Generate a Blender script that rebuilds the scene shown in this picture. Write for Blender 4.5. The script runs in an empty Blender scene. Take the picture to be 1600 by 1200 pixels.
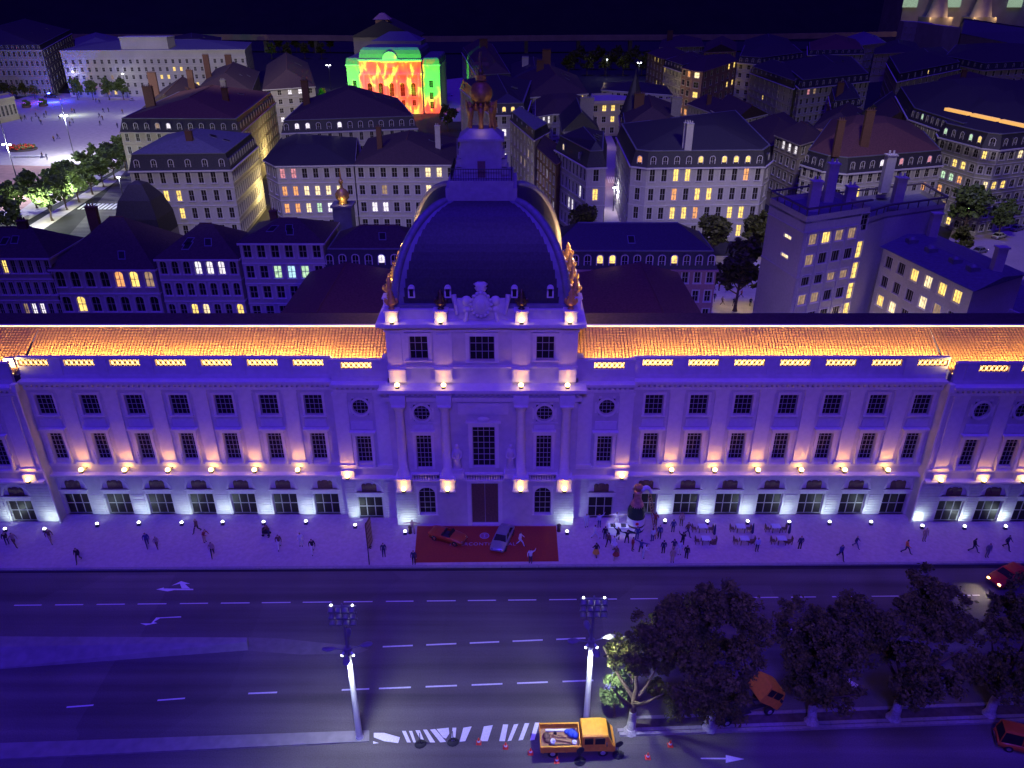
import bpy, math, random
from mathutils import Vector, Matrix
R = math.radians
S = bpy.context.scene
COL = S.collection
# ------------------------------------------------------------------ camera
CAM = (3.1, -73.8, 56.0); PITCH = R(27.5); FPX = 1200.0
cam_data = bpy.data.cameras.new('camera'); cam = bpy.data.objects.new('camera', cam_data); COL.objects.link(cam)
cam.location = CAM; cam.rotation_euler = (R(90) - PITCH, 0, 0)
cam_data.sensor_width = 36; cam_data.lens = 27.0; cam_data.clip_start = 1; cam_data.clip_end = 4000
S.camera = cam
S.view_settings.view_transform = 'Standard'; S.view_settings.look = 'None'
S.view_settings.exposure = 0.0; S.view_settings.gamma = 1
S.cycles.use_denoising = True
S.cycles.max_bounces = 5; S.cycles.diffuse_bounces = 2; S.cycles.glossy_bounces = 2
S.cycles.sample_clamp_indirect = 4
# ------------------------------------------------------------------ hall light
W = bpy.data.worlds.new('World'); S.world = W; W.use_nodes = True
W.node_tree.nodes['Background'].inputs[0].default_value = (0.22, 0.07, 1.0, 1)
W.node_tree.nodes['Background'].inputs[1].default_value = 0.05

def lamp(kind, name, loc, color, energy, target=None, **kw):
    d = bpy.data.lights.new(name, kind); o = bpy.data.objects.new(name, d); COL.objects.link(o)
    o.location = loc; d.color = color; d.energy = energy
    for k, v in kw.items(): setattr(d, k, v)
    if target is not None:
        o.rotation_euler = (Vector(target) - Vector(loc)).to_track_quat('-Z', 'Y').to_euler()
    return o
# the blue stage light of the hall, high in front of the model, and a weak violet fill added beside it
lamp('SUN', 'blue_stage_light', (0, -60, 120), (0.05, 0.014, 1.0), 1.7, target=(8, -33, 0), angle=R(14))
lamp('SPOT', 'blue_front_light', (0, -120, 100), (0.085, 0.040, 1.0), 520000, target=(0, -10, 5), spot_size=R(66), spot_blend=.9, shadow_soft_size=6)
lamp('SPOT', 'violet_fill_light', (15, -95, 110), (1.0, 0.33, 0.45), 26000, target=(12, -14, 0), spot_size=R(44), spot_blend=1.0, shadow_soft_size=5)
lamp('SPOT', 'town_fill_light', (-40, 25, 80), (0.95, 0.84, 0.95), 115000, target=(-70, 190, 0), spot_size=R(78), spot_blend=0.8, shadow_soft_size=5)  # added fill standing in for street light on the town walls
lamp('SPOT', 'town_fill_light', (55, 25, 80), (0.92, 0.82, 1.0), 165000, target=(105, 190, 0), spot_size=R(78), spot_blend=0.8, shadow_soft_size=5)  # second added fill, over the right hand town
lamp('SPOT', 'square_fill_light', (-90, 110, 130), (1.0, 0.90, 0.95), 800000, target=(-150, 330, 0), spot_size=R(50), spot_blend=0.8, shadow_soft_size=5)  # added soft fill that evens out the light on the square

def P(px, py, z=0.0):
    """World point at height z on the sight line through a point of the 1600x1200 photograph."""
    a = (px - 800) / FPX; b = (600 - py) / FPX
    r = (a, math.cos(PITCH) + b * math.sin(PITCH), -math.sin(PITCH) + b * math.cos(PITCH))
    t = (z - CAM[2]) / r[2]
    return (CAM[0] + t * r[0], CAM[1] + t * r[1], z)
# ------------------------------------------------------------------ materials
MATS = {}
def mat(name, col, rough=0.7, metal=0.0, var=0.18, scale=3.0, bump=0.0, emit=None, estr=0.0, rows=0.0, dirt=0.0):
    m = bpy.data.materials.new(name); m.use_nodes = True; nt = m.node_tree; b = nt.nodes['Principled BSDF']
    b.inputs['Roughness'].default_value = rough; b.inputs['Metallic'].default_value = metal
    b.inputs['Base Color'].default_value = (*col, 1)
    if var > 0:
        tc = nt.nodes.new('ShaderNodeTexCoord'); n = nt.nodes.new('ShaderNodeTexNoise')
        n.inputs['Scale'].default_value = scale; n.inputs['Detail'].default_value = 5
        nt.links.new(tc.outputs['Object'], n.inputs['Vector'])
        cr = nt.nodes.new('ShaderNodeValToRGB')
        cr.color_ramp.elements[0].position = 0.3; cr.color_ramp.elements[1].position = 0.7
        cr.color_ramp.elements[0].color = (*[c * (1 - var) for c in col], 1)
        cr.color_ramp.elements[1].color = (*[min(1, c * (1 + var)) for c in col], 1)
        nt.links.new(n.outputs['Fac'], cr.inputs['Fac']); out = cr.outputs['Color']
        if dirt > 0:
            n2 = nt.nodes.new('ShaderNodeTexNoise'); n2.inputs['Scale'].default_value = 0.12; n2.inputs['Detail'].default_value = 6
            nt.links.new(tc.outputs['Object'], n2.inputs['Vector'])
            mr = nt.nodes.new('ShaderNodeMapRange'); mr.inputs[1].default_value = .35; mr.inputs[2].default_value = .65
            mr.inputs[3].default_value = 1 - dirt; mr.inputs[4].default_value = 1
            nt.links.new(n2.outputs['Fac'], mr.inputs[0])
            mx = nt.nodes.new('ShaderNodeMix'); mx.data_type = 'RGBA'; mx.blend_type = 'MULTIPLY'; mx.inputs[0].default_value = 1
            nt.links.new(out, mx.inputs[6]); nt.links.new(mr.outputs[0], mx.inputs[7]); out = mx.outputs[2]
        nt.links.new(out, b.inputs['Base Color'])
        if bump > 0 or rows > 0:
            h = n.outputs['Fac']
            if rows > 0:
                w = nt.nodes.new('ShaderNodeTexWave'); w.bands_direction = 'Z'; w.wave_profile = 'SAW'; w.inputs['Scale'].default_value = rows
                w.inputs['Distortion'].default_value = 0.6; w.inputs['Detail Scale'].default_value = 3
                nt.links.new(tc.outputs['Object'], w.inputs['Vector'])
                ad = nt.nodes.new('ShaderNodeMath'); ad.operation = 'MULTIPLY_ADD'; ad.inputs[1].default_value = 0.35
                nt.links.new(n.outputs['Fac'], ad.inputs[0]); nt.links.new(w.outputs['Fac'], ad.inputs[2]); h = ad.outputs[0]
            bp = nt.nodes.new('ShaderNodeBump'); bp.inputs['Strength'].default_value = max(bump, 0.3); bp.inputs['Distance'].default_value = 0.08
            nt.links.new(h, bp.inputs['Height']); nt.links.new(bp.outputs['Normal'], b.inputs['Normal'])
    if emit:
        b.inputs['Emission Color'].default_value = (*emit, 1); b.inputs['Emission Strength'].default_value = estr
    MATS[name] = m
    return m

def lit(name, col, s):
    """A window with a lamp on behind it: curtain folds vary the glow a little."""
    m = bpy.data.materials.new(name); m.use_nodes = True; nt = m.node_tree; b = nt.nodes['Principled BSDF']
    b.inputs['Base Color'].default_value = (0.05, 0.05, 0.05, 1); b.inputs['Roughness'].default_value = 0.3
    b.inputs['Emission Color'].default_value = (*col, 1)
    tc = nt.nodes.new('ShaderNodeTexCoord'); oi = nt.nodes.new('ShaderNodeObjectInfo')
    n = nt.nodes.new('ShaderNodeTexNoise'); n.noise_dimensions = '4D'; n.inputs['Scale'].default_value = 2.2; n.inputs['Detail'].default_value = 2
    nt.links.new(tc.outputs['Object'], n.inputs['Vector'])
    k = nt.nodes.new('ShaderNodeMath'); k.operation = 'MULTIPLY'; k.inputs[1].default_value = 50
    nt.links.new(oi.outputs['Random'], k.inputs[0]); nt.links.new(k.outputs[0], n.inputs['W'])
    mr = nt.nodes.new('ShaderNodeMapRange'); mr.inputs[1].default_value = .3; mr.inputs[2].default_value = .7; mr.inputs[3].default_value = s * .45; mr.inputs[4].default_value = s * 1.25
    nt.links.new(n.outputs['Fac'], mr.inputs[0]); nt.links.new(mr.outputs[0], b.inputs['Emission Strength'])
    MATS[name] = m
    return m
stone = mat('limewashed_stone', (.60, .57, .52), .75, var=.08, scale=1.5, bump=.05, dirt=.16)
trim = mat('pale_stone_trim', (.66, .63, .58), .7, var=.06, scale=2)
plast = {
    'white': mat('white_render', (.56, .53, .49), .8, var=.08, dirt=.15), 'cream': mat('cream_render', (.55, .48, .38), .8, var=.1, dirt=.18),
    'grey': mat('grey_render', (.40, .38, .36), .8, var=.1, dirt=.2), 'pink': mat('pink_render', (.46, .27, .24), .8, var=.1, dirt=.15),
    'tan': mat('tan_render', (.42, .31, .19), .8, var=.1, dirt=.2), 'dim': mat('weathered_render', (.30, .27, .26), .85, var=.12, dirt=.2),
    'brown': mat('brown_render', (.24, .13, .08), .8, var=.1, dirt=.2)}
slate = mat('slate', (.042, .038, .044), .55, var=.25, scale=4, rows=2.2)
slate2 = mat('zinc_roofing', (.15, .15, .19), .5, var=.2, scale=2, rows=.5)
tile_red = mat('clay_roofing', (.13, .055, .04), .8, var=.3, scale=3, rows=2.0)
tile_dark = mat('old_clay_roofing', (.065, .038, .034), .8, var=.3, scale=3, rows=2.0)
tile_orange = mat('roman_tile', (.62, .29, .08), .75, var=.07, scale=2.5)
brick = mat('chimney_brick', (.13, .06, .04), .85, var=.25, scale=6)
glass = mat('dark_pane', (.026, .020, .022), .42, var=.3, scale=.4)
glass.node_tree.nodes['Principled BSDF'].inputs['Specular IOR Level'].default_value = .12
sash = mat('sash_paint', (.38, .36, .34), .6, var=0)
sashd = mat('dark_sash', (.12, .10, .10), .6, var=0)
asph = mat('asphalt', (.13, .115, .105), .8, var=.16, scale=9, bump=.2, dirt=.22)
ground_m = mat('city_ground', (.022, .020, .022), .9, var=.3, scale=.4)  # darkened in colour for stage light that stops short of the far ground
def road_wear(m):
    nt = m.node_tree; b = nt.nodes['Principled BSDF']; src = b.inputs['Base Color'].links[0].from_socket
    tc = nt.nodes.new('ShaderNodeTexCoord'); mp = nt.nodes.new('ShaderNodeMapping'); mp.inputs['Scale'].default_value = (.018, .55, 1); n = nt.nodes.new('ShaderNodeTexNoise'); n.inputs['Scale'].default_value = 1.0; n.inputs['Detail'].default_value = 7
    nt.links.new(tc.outputs['Object'], mp.inputs[0]); nt.links.new(mp.outputs[0], n.inputs['Vector'])
    v = nt.nodes.new('ShaderNodeTexVoronoi'); v.inputs['Scale'].default_value = .045; v.distance = 'CHEBYCHEV'; nt.links.new(tc.outputs['Object'], v.inputs['Vector'])
    mr = nt.nodes.new('ShaderNodeMapRange'); mr.inputs[1].default_value = .3; mr.inputs[2].default_value = .7; mr.inputs[3].default_value = .62; mr.inputs[4].default_value = 1.3; nt.links.new(n.outputs['Fac'], mr.inputs[0])
    sp = nt.nodes.new('ShaderNodeSeparateColor'); nt.links.new(v.outputs['Color'], sp.inputs[0])
    m2 = nt.nodes.new('ShaderNodeMapRange'); m2.inputs[3].default_value = .86; m2.inputs[4].default_value = 1.14; nt.links.new(sp.outputs[0], m2.inputs[0])
    k = nt.nodes.new('ShaderNodeMath'); k.operation = 'MULTIPLY'; nt.links.new(mr.outputs[0], k.inputs[0]); nt.links.new(m2.outputs[0], k.inputs[1])
    mx = nt.nodes.new('ShaderNodeMix'); mx.data_type = 'RGBA'; mx.blend_type = 'MULTIPLY'; mx.inputs[0].default_value = 1; nt.links.new(src, mx.inputs[6]); nt.links.new(k.outputs[0], mx.inputs[7]); nt.links.new(mx.outputs[2], b.inputs['Base Color'])
road_wear(asph)
pave = mat('pale_paving', (.47, .38, .37), .8, var=.1, scale=2.5, bump=.1, dirt=.12)  # pink tint of bounced light is put into the paving colour
kerb_m = mat('kerb_stone', (.28, .265, .26), .8, var=.12, scale=4)
paint = mat('road_paint', (.72, .71, .70), .7, var=.12, scale=7)
plaza_m = mat('pale_gravel', (.50, .44, .42), .9, var=.12, scale=.6)
clayp = mat('rose_gravel', (.42, .24, .20), .9, var=.15, scale=.5)
soil = mat('planting_soil', (.09, .07, .06), .95, var=.3, scale=2)
carpet_m = mat('red_carpet', (.27, .035, .016), .9, var=.1, scale=5)
island_m = mat('worn_concrete', (.17, .155, .145), .85, var=.14, scale=1.2)
stone_dim = mat('darkened_stone', (.30, .285, .27), .75, var=.12, scale=1.5)  # lantern stone, darkened in colour to offset the strong front light
concrete = mat('raw_concrete', (.25, .235, .22), .85, var=.14, scale=1.2, bump=.1, dirt=.15)
gold = mat('gilding', (.70, .42, .10), .45, metal=.45, var=.2, scale=4)
goldd = mat('dull_gilding', (.32, .18, .04), .5, metal=.35, var=.25, scale=4)
bronze = mat('dark_bronze', (.12, .08, .05), .4, metal=.7, var=.2, scale=4)
leadm = mat('lead_sheet', (.17, .17, .2), .5, var=.15, scale=1)
iron = mat('black_iron', (.03, .03, .035), .5, var=0)
blued = mat('dark_mast_paint', (.16, .16, .18), .5, var=.1)
steel = mat('galvanised_steel', (.45, .45, .48), .45, metal=.4, var=.1)
bark = mat('painted_bark', (.40, .38, .36), .85, var=.25, scale=6, bump=.3)
barkd = mat('bark', (.13, .09, .065), .9, var=.3, scale=6)
rubber = mat('tyre_rubber', (.02, .02, .02), .8, var=0)
chrome = mat('chrome_trim', (.7, .7, .7), .2, metal=1, var=0)
orange = mat('orange_paint', (.75, .34, .03), .45, var=.1, scale=3)
orange_d = mat('orange_car_paint', (.55, .14, .02), .35, var=.06)
redp = mat('red_car_paint', (.45, .02, .02), .3, var=.05)
silver = mat('silver_car_paint', (.24, .24, .27), .3, metal=.3, var=.05)
leather = mat('dark_leather', (.04, .035, .035), .6, var=0)
wood = mat('planed_wood', (.34, .19, .08), .7, var=.2, scale=5)
woodd = mat('dark_wood', (.14, .08, .05), .7, var=.2, scale=5)
cone_m = mat('cone_plastic', (.75, .06, .03), .5, var=0)
white_m = mat('white_enamel', (.75, .75, .74), .4, var=.04)
bluec = mat('blue_tarpaulin', (.03, .07, .45), .6, var=.2)
L = {'y': lit('yellow_lit_pane', (1, .68, .16), 1.7), 'w': lit('white_lit_pane', (.95, .88, .95), 1.5), 'o': lit('orange_lit_pane', (1, .42, .14), 1.3),
     'c': lit('cream_lit_pane', (1, .78, .42), 1.6), 'g': lit('green_lit_pane', (.65, 1, .62), 1.1), 'p': lit('pink_lit_pane', (1, .36, .42), .9), 'd': lit('dim_lit_pane', (.95, .6, .35), .45),
     'f': lit('far_green_pane', (.7, 1, .72), .4), 'b': lit('bluish_lit_pane', (.5, .85, 1), 1.3)}
glow_w = mat('white_bulb', (.9, .9, .9), var=0, emit=(.95, .97, 1), estr=14)
glow_y = mat('amber_bulb', (.9, .8, .5), var=0, emit=(1, .62, .16), estr=16)
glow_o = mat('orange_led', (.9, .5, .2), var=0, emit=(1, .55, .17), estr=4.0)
glow_b = mat('blue_beacon', (.1, .1, .9), var=0, emit=(.05, .08, 1), estr=30)
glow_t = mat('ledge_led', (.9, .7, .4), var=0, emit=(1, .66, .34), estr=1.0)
glow_sky = mat('lit_skylight', (.9, .6, .2), var=0, emit=(1, .50, .08), estr=.75)
def leafmat(name, c):
    m = bpy.data.materials.new(name); m.use_nodes = True; nt = m.node_tree; b = nt.nodes['Principled BSDF']
    b.inputs['Roughness'].default_value = .8
    tc = nt.nodes.new('ShaderNodeTexCoord'); n = nt.nodes.new('ShaderNodeTexNoise'); n.inputs['Scale'].default_value = 1.3
    nt.links.new(tc.outputs['Object'], n.inputs['Vector'])
    cr = nt.nodes.new('ShaderNodeValToRGB'); cr.color_ramp.elements[0].position = .35; cr.color_ramp.elements[1].position = .68
    cr.color_ramp.elements[0].color = (c[0] * .55, c[1] * .55, c[2] * .6, 1); cr.color_ramp.elements[1].color = (c[0] * 1.5, c[1] * 1.4, c[2] * 1.2, 1)
    nt.links.new(n.outputs['Fac'], cr.inputs['Fac']); nt.links.new(cr.outputs['Color'], b.inputs['Base Color'])
    return m
leaf_a = leafmat('plane_leaves', (.095, .110, .022)); leaf_b = leafmat('lime_leaves', (.13, .20, .06))
cloth = {k: mat('cloth_' + k, c, .8, var=.08) for k, c in dict(black=(.02, .02, .022), grey=(.18, .18, .19), white=(.62, .61, .60), blue=(.05, .06, .18), red=(.28, .05, .03),
    brown=(.16, .09, .05), tan=(.40, .30, .20), yellow=(.65, .42, .04), orange=(.6, .2, .05), navy=(.03, .035, .09), pale=(.5, .52, .6), green=(.06, .16, .07)).items()}
skin_m = mat('skin', (.52, .33, .24), .6, var=0); hair = {'black': cloth['black'], 'brown': mat('brown_hair', (.08, .04, .02), .7, var=0), 'fair': mat('fair_hair', (.35, .24, .12), .7, var=0)}
# ------------------------------------------------------------------ mesh helpers
class MB:
    def __init__(s): s.v = []; s.f = []; s.m = []; s.sm = []
    def add(s, vs, fs, m=0, smooth=False):
        o = len(s.v); s.v += [tuple(v) for v in vs]
        for f in fs: s.f.append([i + o for i in f]); s.m.append(m); s.sm.append(smooth)
        return s
    def box(s, x0, x1, y0, y1, z0, z1, m=0):
        return s.add([(x0, y0, z0), (x1, y0, z0), (x1, y1, z0), (x0, y1, z0), (x0, y0, z1), (x1, y0, z1), (x1, y1, z1), (x0, y1, z1)],
                     [(0, 3, 2, 1), (4, 5, 6, 7), (0, 1, 5, 4), (1, 2, 6, 5), (2, 3, 7, 6), (3, 0, 4, 7)], m)
    def obox(s, c, t, n, hl, hd, z0, z1, m=0):
        """box oriented along t (2d unit) with half length hl, half depth hd along n"""
        p = [(c[0] + t[0] * a * hl + n[0] * b * hd, c[1] + t[1] * a * hl + n[1] * b * hd) for a, b in ((-1, 1), (1, 1), (1, -1), (-1, -1))]
        return s.prism(p, z0, z1, m)
    def prism(s, poly, z0, z1, m=0, poly2=None):
        k = len(poly); q = poly2 or poly
        return s.add([(x, y, z0) for x, y in poly] + [(x, y, z1) for x, y in q],
                     [tuple(range(k - 1, -1, -1)), tuple(range(k, 2 * k))] + [(i, (i + 1) % k, k + (i + 1) % k, k + i) for i in range(k)], m)
    def cyl(s, p0, p1, r0, r1=None, n=8, m=0, cap=True, smooth=True):
        r1 = r0 if r1 is None else r1; p0 = Vector(p0); p1 = Vector(p1); d = (p1 - p0)
        if d.length < 1e-6: return s
        d.normalize(); a = d.orthogonal().normalized(); b = d.cross(a)
        vs = []
        for p, r in ((p0, r0), (p1, r1)):
            for i in range(n):
                t = 2 * math.pi * i / n; vs.append(p + a * math.cos(t) * r + b * math.sin(t) * r)
        fs = [(i, (i + 1) % n, n + (i + 1) % n, n + i) for i in range(n)]
        s.add(vs, fs, m, smooth)
        if cap: s.add(vs, [tuple(range(n - 1, -1, -1)), tuple(range(n, 2 * n))], m)
        return s
    def lathe(s, prof, n=12, c=(0, 0, 0), m=0, sx=1, sy=1):
        vs = [];
        for r, z in prof:
            for i in range(n):
                t = 2 * math.pi * i / n; vs.append((c[0] + r * math.cos(t) * sx, c[1] + r * math.sin(t) * sy, c[2] + z))
        fs = []
        for k in range(len(prof) - 1):
            for i in range(n): fs.append((k * n + i, k * n + (i + 1) % n, (k + 1) * n + (i + 1) % n, (k + 1) * n + i))
        return s.add(vs, fs, m, True)
    def ball(s, c, rx, ry=None, rz=None, n=10, k=6, m=0):
        ry = rx if ry is None else ry; rz = rx if rz is None else rz
        return s.lathe([(max(1e-4, math.sin(math.pi * i / k)) * 1.0, -rz * math.cos(math.pi * i / k)) for i in range(k + 1)], n, c, m, rx, ry)
    def build(s, name, mats, parent=None, world=True, loc=None, mesh_only=False):
        me = bpy.data.meshes.new(name)
        off = Vector(parent.location) if (parent is not None and world) else Vector((0, 0, 0))
        if parent is not None and world and parent.parent is not None: off = off + Vector(parent.parent.location)
        me.from_pydata([(v[0] - off[0], v[1] - off[1], v[2] - off[2]) for v in s.v], [], s.f)
        for mm in (mats if isinstance(mats, (list, tuple)) else [mats]): me.materials.append(mm)
        me.polygons.foreach_set('material_index', s.m); me.polygons.foreach_set('use_smooth', s.sm)
        me.update()
        if mesh_only: return me
        return obj(name, me, parent, loc)

def obj(name, me, parent=None, loc=None, rz=0.0):
    o = bpy.data.objects.new(name, me); COL.objects.link(o)
    if parent is not None: o.parent = parent
    if loc is not None: o.location = loc
    if rz: o.rotation_euler = (0, 0, rz)
    return o
def tag(o, label=None, cat=None, group=None, kind=None):
    for k, v in (('label', label), ('category', cat), ('group', group), ('kind', kind)):
        if v: o[k] = v
    return o
def thing(name, label, cat, loc=(0, 0, 0), rz=0.0, group=None):
    o = obj(name, None, None, loc, rz)
    return tag(o, label, cat, group)
def clone(root, loc=None, rz=None, label=None):
    r = root.copy(); COL.objects.link(r)
    if loc is not None: r.location = loc
    if rz is not None: r.rotation_euler = (0, 0, rz)
    if label: r['label'] = label
    for ch in root.children:
        c = ch.copy(); COL.objects.link(c); c.parent = r
        for g in ch.children:
            d = g.copy(); COL.objects.link(d); d.parent = c
    return r
def slot(o, i, m):
    o.material_slots[i].link = 'OBJECT'; o.material_slots[i].material = m
def wall(mb, p0, p1, z0, z1, ops, depth=.2, m=0):
    """one wall face from p0 to p1 (outside on its right), cut by rectangular openings (u0,u1,v0,v1) with reveals"""
    dx, dy = p1[0] - p0[0], p1[1] - p0[1]; ln = math.hypot(dx, dy); t = (dx / ln, dy / ln); n = (t[1], -t[0])
    us = sorted({0.0, ln, *[max(0, min(ln, a)) for o in ops for a in o[:2]]}); vs = sorted({z0, z1, *[max(z0, min(z1, a)) for o in ops for a in o[2:]]})
    def pt(u, v, d=0): return (p0[0] + t[0] * u - n[0] * d, p0[1] + t[1] * u - n[1] * d, v)
    for i in range(len(us) - 1):
        for j in range(len(vs) - 1):
            uc = (us[i] + us[i + 1]) / 2; vc = (vs[j] + vs[j + 1]) / 2
            if us[i + 1] - us[i] < 1e-5 or vs[j + 1] - vs[j] < 1e-5: continue
            if any(o[0] < uc < o[1] and o[2] < vc < o[3] for o in ops): continue
            mb.add([pt(us[i], vs[j]), pt(us[i + 1], vs[j]), pt(us[i + 1], vs[j + 1]), pt(us[i], vs[j + 1])], [(0, 1, 2, 3)], m)
    for o in ops:
        a, b, c, d = o
        q = [pt(a, c), pt(b, c), pt(b, d), pt(a, d), pt(a, c, depth), pt(b, c, depth), pt(b, d, depth), pt(a, d, depth)]
        mb.add(q, [(0, 4, 5, 1), (1, 5, 6, 2), (2, 6, 7, 3), (3, 7, 4, 0)], m)
    return t, n

WIN = {}
def window_mesh(w, h, cols, rows, casing=.14, proud=.06, bar=.05, arch=False, sill=.12, back=.14):
    """frame of casing, sill, sash and glazing bars round an opening w x h; origin at the middle of its foot, outside is -y"""
    key = ('f', w, h, cols, rows, casing, proud, bar, arch, sill, back)
    if key in WIN: return WIN[key]
    mb = MB(); a = w / 2
    if casing > 0:
        mb.box(-a - casing, -a, -proud, .02, 0, h); mb.box(a, a + casing, -proud, .02, 0, h)
        mb.box(-a - casing, a + casing, -proud - .02, .02, h, h + casing)
    if sill > 0: mb.box(-a - casing - .05, a + casing + .05, -proud - .12, .02, -sill, 0)
    fb = bar * 1.2
    for x in (-a + fb / 2, a - fb / 2): mb.box(x - fb / 2, x + fb / 2, back - .05, back, 0, h, 1)
    for i in range(1, cols): x = -a + w * i / cols; mb.box(x - bar / 2, x + bar / 2, back - .04, back - .003, 0, h, 1)
    for j in range(0, rows + 1):
        z = h * j / rows; z = min(max(z, bar / 2), h - bar / 2); mb.box(-a + fb, a - fb, back - .045, back - .006, z - bar / 2, z + bar / 2, 1)
    if arch: spandrel(mb, w, h, back, 0)
    me = mb.build('window', [trim, sash], mesh_only=True); WIN[key] = me
    return me
def spandrel(mb, w, h, back, m=0, n=10, rz=None):
    """corner pieces that turn the top of a rectangular opening into a round arch"""
    a = w / 2; rz = a if rz is None else rz
    pts = [(-a * math.cos(math.pi * i / n), h - rz + rz * math.sin(math.pi * i / n)) for i in range(n + 1)]
    for i in range(n):
        (x0, z0), (x1, z1) = pts[i], pts[i + 1]
        mb.add([(x0, -.004, z0), (x1, -.004, z1), (x1, -.004, h), (x0, -.004, h), (x0, back, z0), (x1, back, z1)], [(0, 1, 2, 3), (0, 4, 5, 1)], m)
def pane_mesh(w, h, y):
    key = ('p', w, h, y)
    if key not in WIN: WIN[key] = MB().add([(-w / 2, y, 0), (w / 2, y, 0), (w / 2, y, h), (-w / 2, y, h)], [(0, 1, 2, 3)]).build('pane', [glass], mesh_only=True)
    return WIN[key]
def put_window(parent, x, y, z, rz, w, h, cols, rows, lit_m=None, fine=True, name='window', **kw):
    back = kw.get('back', .14)
    if fine:
        o = obj(name, window_mesh(w, h, cols, rows, **kw), parent, (x - parent.location[0], y - parent.location[1], z - parent.location[2]), rz)
        p = obj('pane', pane_mesh(w, h, back), o)
        if lit_m: slot(p, 0, lit_m)
    else:
        key = ('s', w, h, cols, rows, tuple(sorted(kw.items())))
        if key not in WIN:
            fm = window_mesh(w, h, cols, rows, **kw).copy(); me = fm
            mb = MB(); mb.v = [tuple(v.co) for v in me.vertices]; mb.f = [list(p.vertices) for p in me.polygons]; mb.m = [p.material_index for p in me.polygons]; mb.sm = [False] * len(mb.f)
            mb.add([(-w / 2, back, 0), (w / 2, back, 0), (w / 2, back, h), (-w / 2, back, h)], [(0, 1, 2, 3)], 2)
            WIN[key] = mb.build('window', [trim, sash, glass], mesh_only=True)
        o = obj(name, WIN[key], parent, (x - parent.location[0], y - parent.location[1], z - parent.location[2]), rz)
        if lit_m: slot(o, 2, lit_m)
    return o
# ------------------------------------------------------------------ ground, pavement, roads
def sheet(name, pts, z, m, kind='structure', parent=None):
    mb = MB(); mb.add([(p[0], p[1], z) for p in pts], [tuple(range(len(pts)))])
    o = mb.build(name, m, parent)
    if parent is None: o['kind'] = kind
    return o
sheet('ground', [(-2500, -400), (2500, -400), (2500, 2500), (-2500, 2500)], -.02, ground_m)
road = sheet('road', [(-160, -95), (160, -95), (160, -8.6), (-160, -10.9)], 0, asph)
KL, KR = (-160, -10.96), (160, -7.66)           # kerb line along the pavement
mb = MB(); mb.prism([(-160, -10.6), (160, -7.3), (160, 2), (-160, 2)], 0, .15)
pav = mb.build('pavement', pave); pav['kind'] = 'structure'
mb = MB()
for i in range(160):                              # kerb stones, 2 m each
    x0, x1 = -160 + 2 * i, -160 + 2 * i + 1.96
    y0 = -10.96 + 3.3 * (x0 + 160) / 320
    if -60 < x0 < 62: MB().prism([(x0, y0), (x1, y0 + .02), (x1, y0 + .36), (x0, y0 + .34)], 0, .17).build('kerb_stone', kerb_m, pav)
def mark(px0, px1, wid=.16, name='lane_dash', z=.005):
    a = P(*px0, z); b = P(*px1, z); d = Vector(b) - Vector(a); d.normalize(); n = Vector((-d.y, d.x, 0)) * wid / 2; a = Vector(a); b = Vector(b)
    return sheet(name, [a - n, b - n, b + n, a + n], z, paint, parent=road)
def poly_mark(pts, name, z=.005):
    return sheet(name, [P(x, y, z) for x, y in pts][::-1], z, paint, parent=road)
for a, b in ((22, 65), (86, 130), (151, 195), (215, 260), (281, 325), (345, 390), (409, 454), (473, 518), (537, 582), (603, 646), (667, 712), (731, 775), (794, 838), (858, 901), (925, 964), (985, 1028), (1047, 1090), (1112, 1155), (1176, 1216), (1236, 1275), (1300, 1342), (1362, 1404), (1487, 1531)):
    y = lambda x: 946 - .0105 * x
    mark((a, y(a)), (b, y(b)), .13)
for a, b in ((598, 645), (666, 713), (734, 780), (801, 848), (869, 915), (940, 985), (1215, 1255)):
    y = lambda x: 1010.5 - .0425 * (x - 598)
    mark((a, y(a)), (b, y(b)), .17)
for a, b in ((388, 433), (534, 577), (592, 642), (665, 714), (737, 785), (808, 856), (879, 927), (950, 990), (1100, 1130)):
    y = lambda x: 1083.5 - .038 * (x - 388)
    mark((a, y(a)), (b, y(b)), .17)
for a, b in ((246, 289), (104, 146)): mark((a, 1091 + .075 * (289 - a) - 0), (b, 1091 + .075 * (289 - b)), .15)
poly_mark([(244, 921), (256, 918), (256, 919.5), (302, 920), (302, 922), (272, 922), (262, 924)], 'arrow_marking')
poly_mark([(268, 915), (283, 908), (297, 912), (289, 912.5), (297, 919.5), (284, 919.5), (281, 912)], 'arrow_marking', .009)
poly_mark([(219, 974), (236, 974), (244, 965), (283, 963), (283, 964.6), (250, 966), (240, 972), (246, 973.5), (228, 977)], 'arrow_marking')
poly_mark([(1095, 1186), (1095, 1184), (1134, 1184), (1134, 1179.5), (1163, 1186), (1134, 1192), (1134, 1186.5)], 'arrow_marking')
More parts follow.
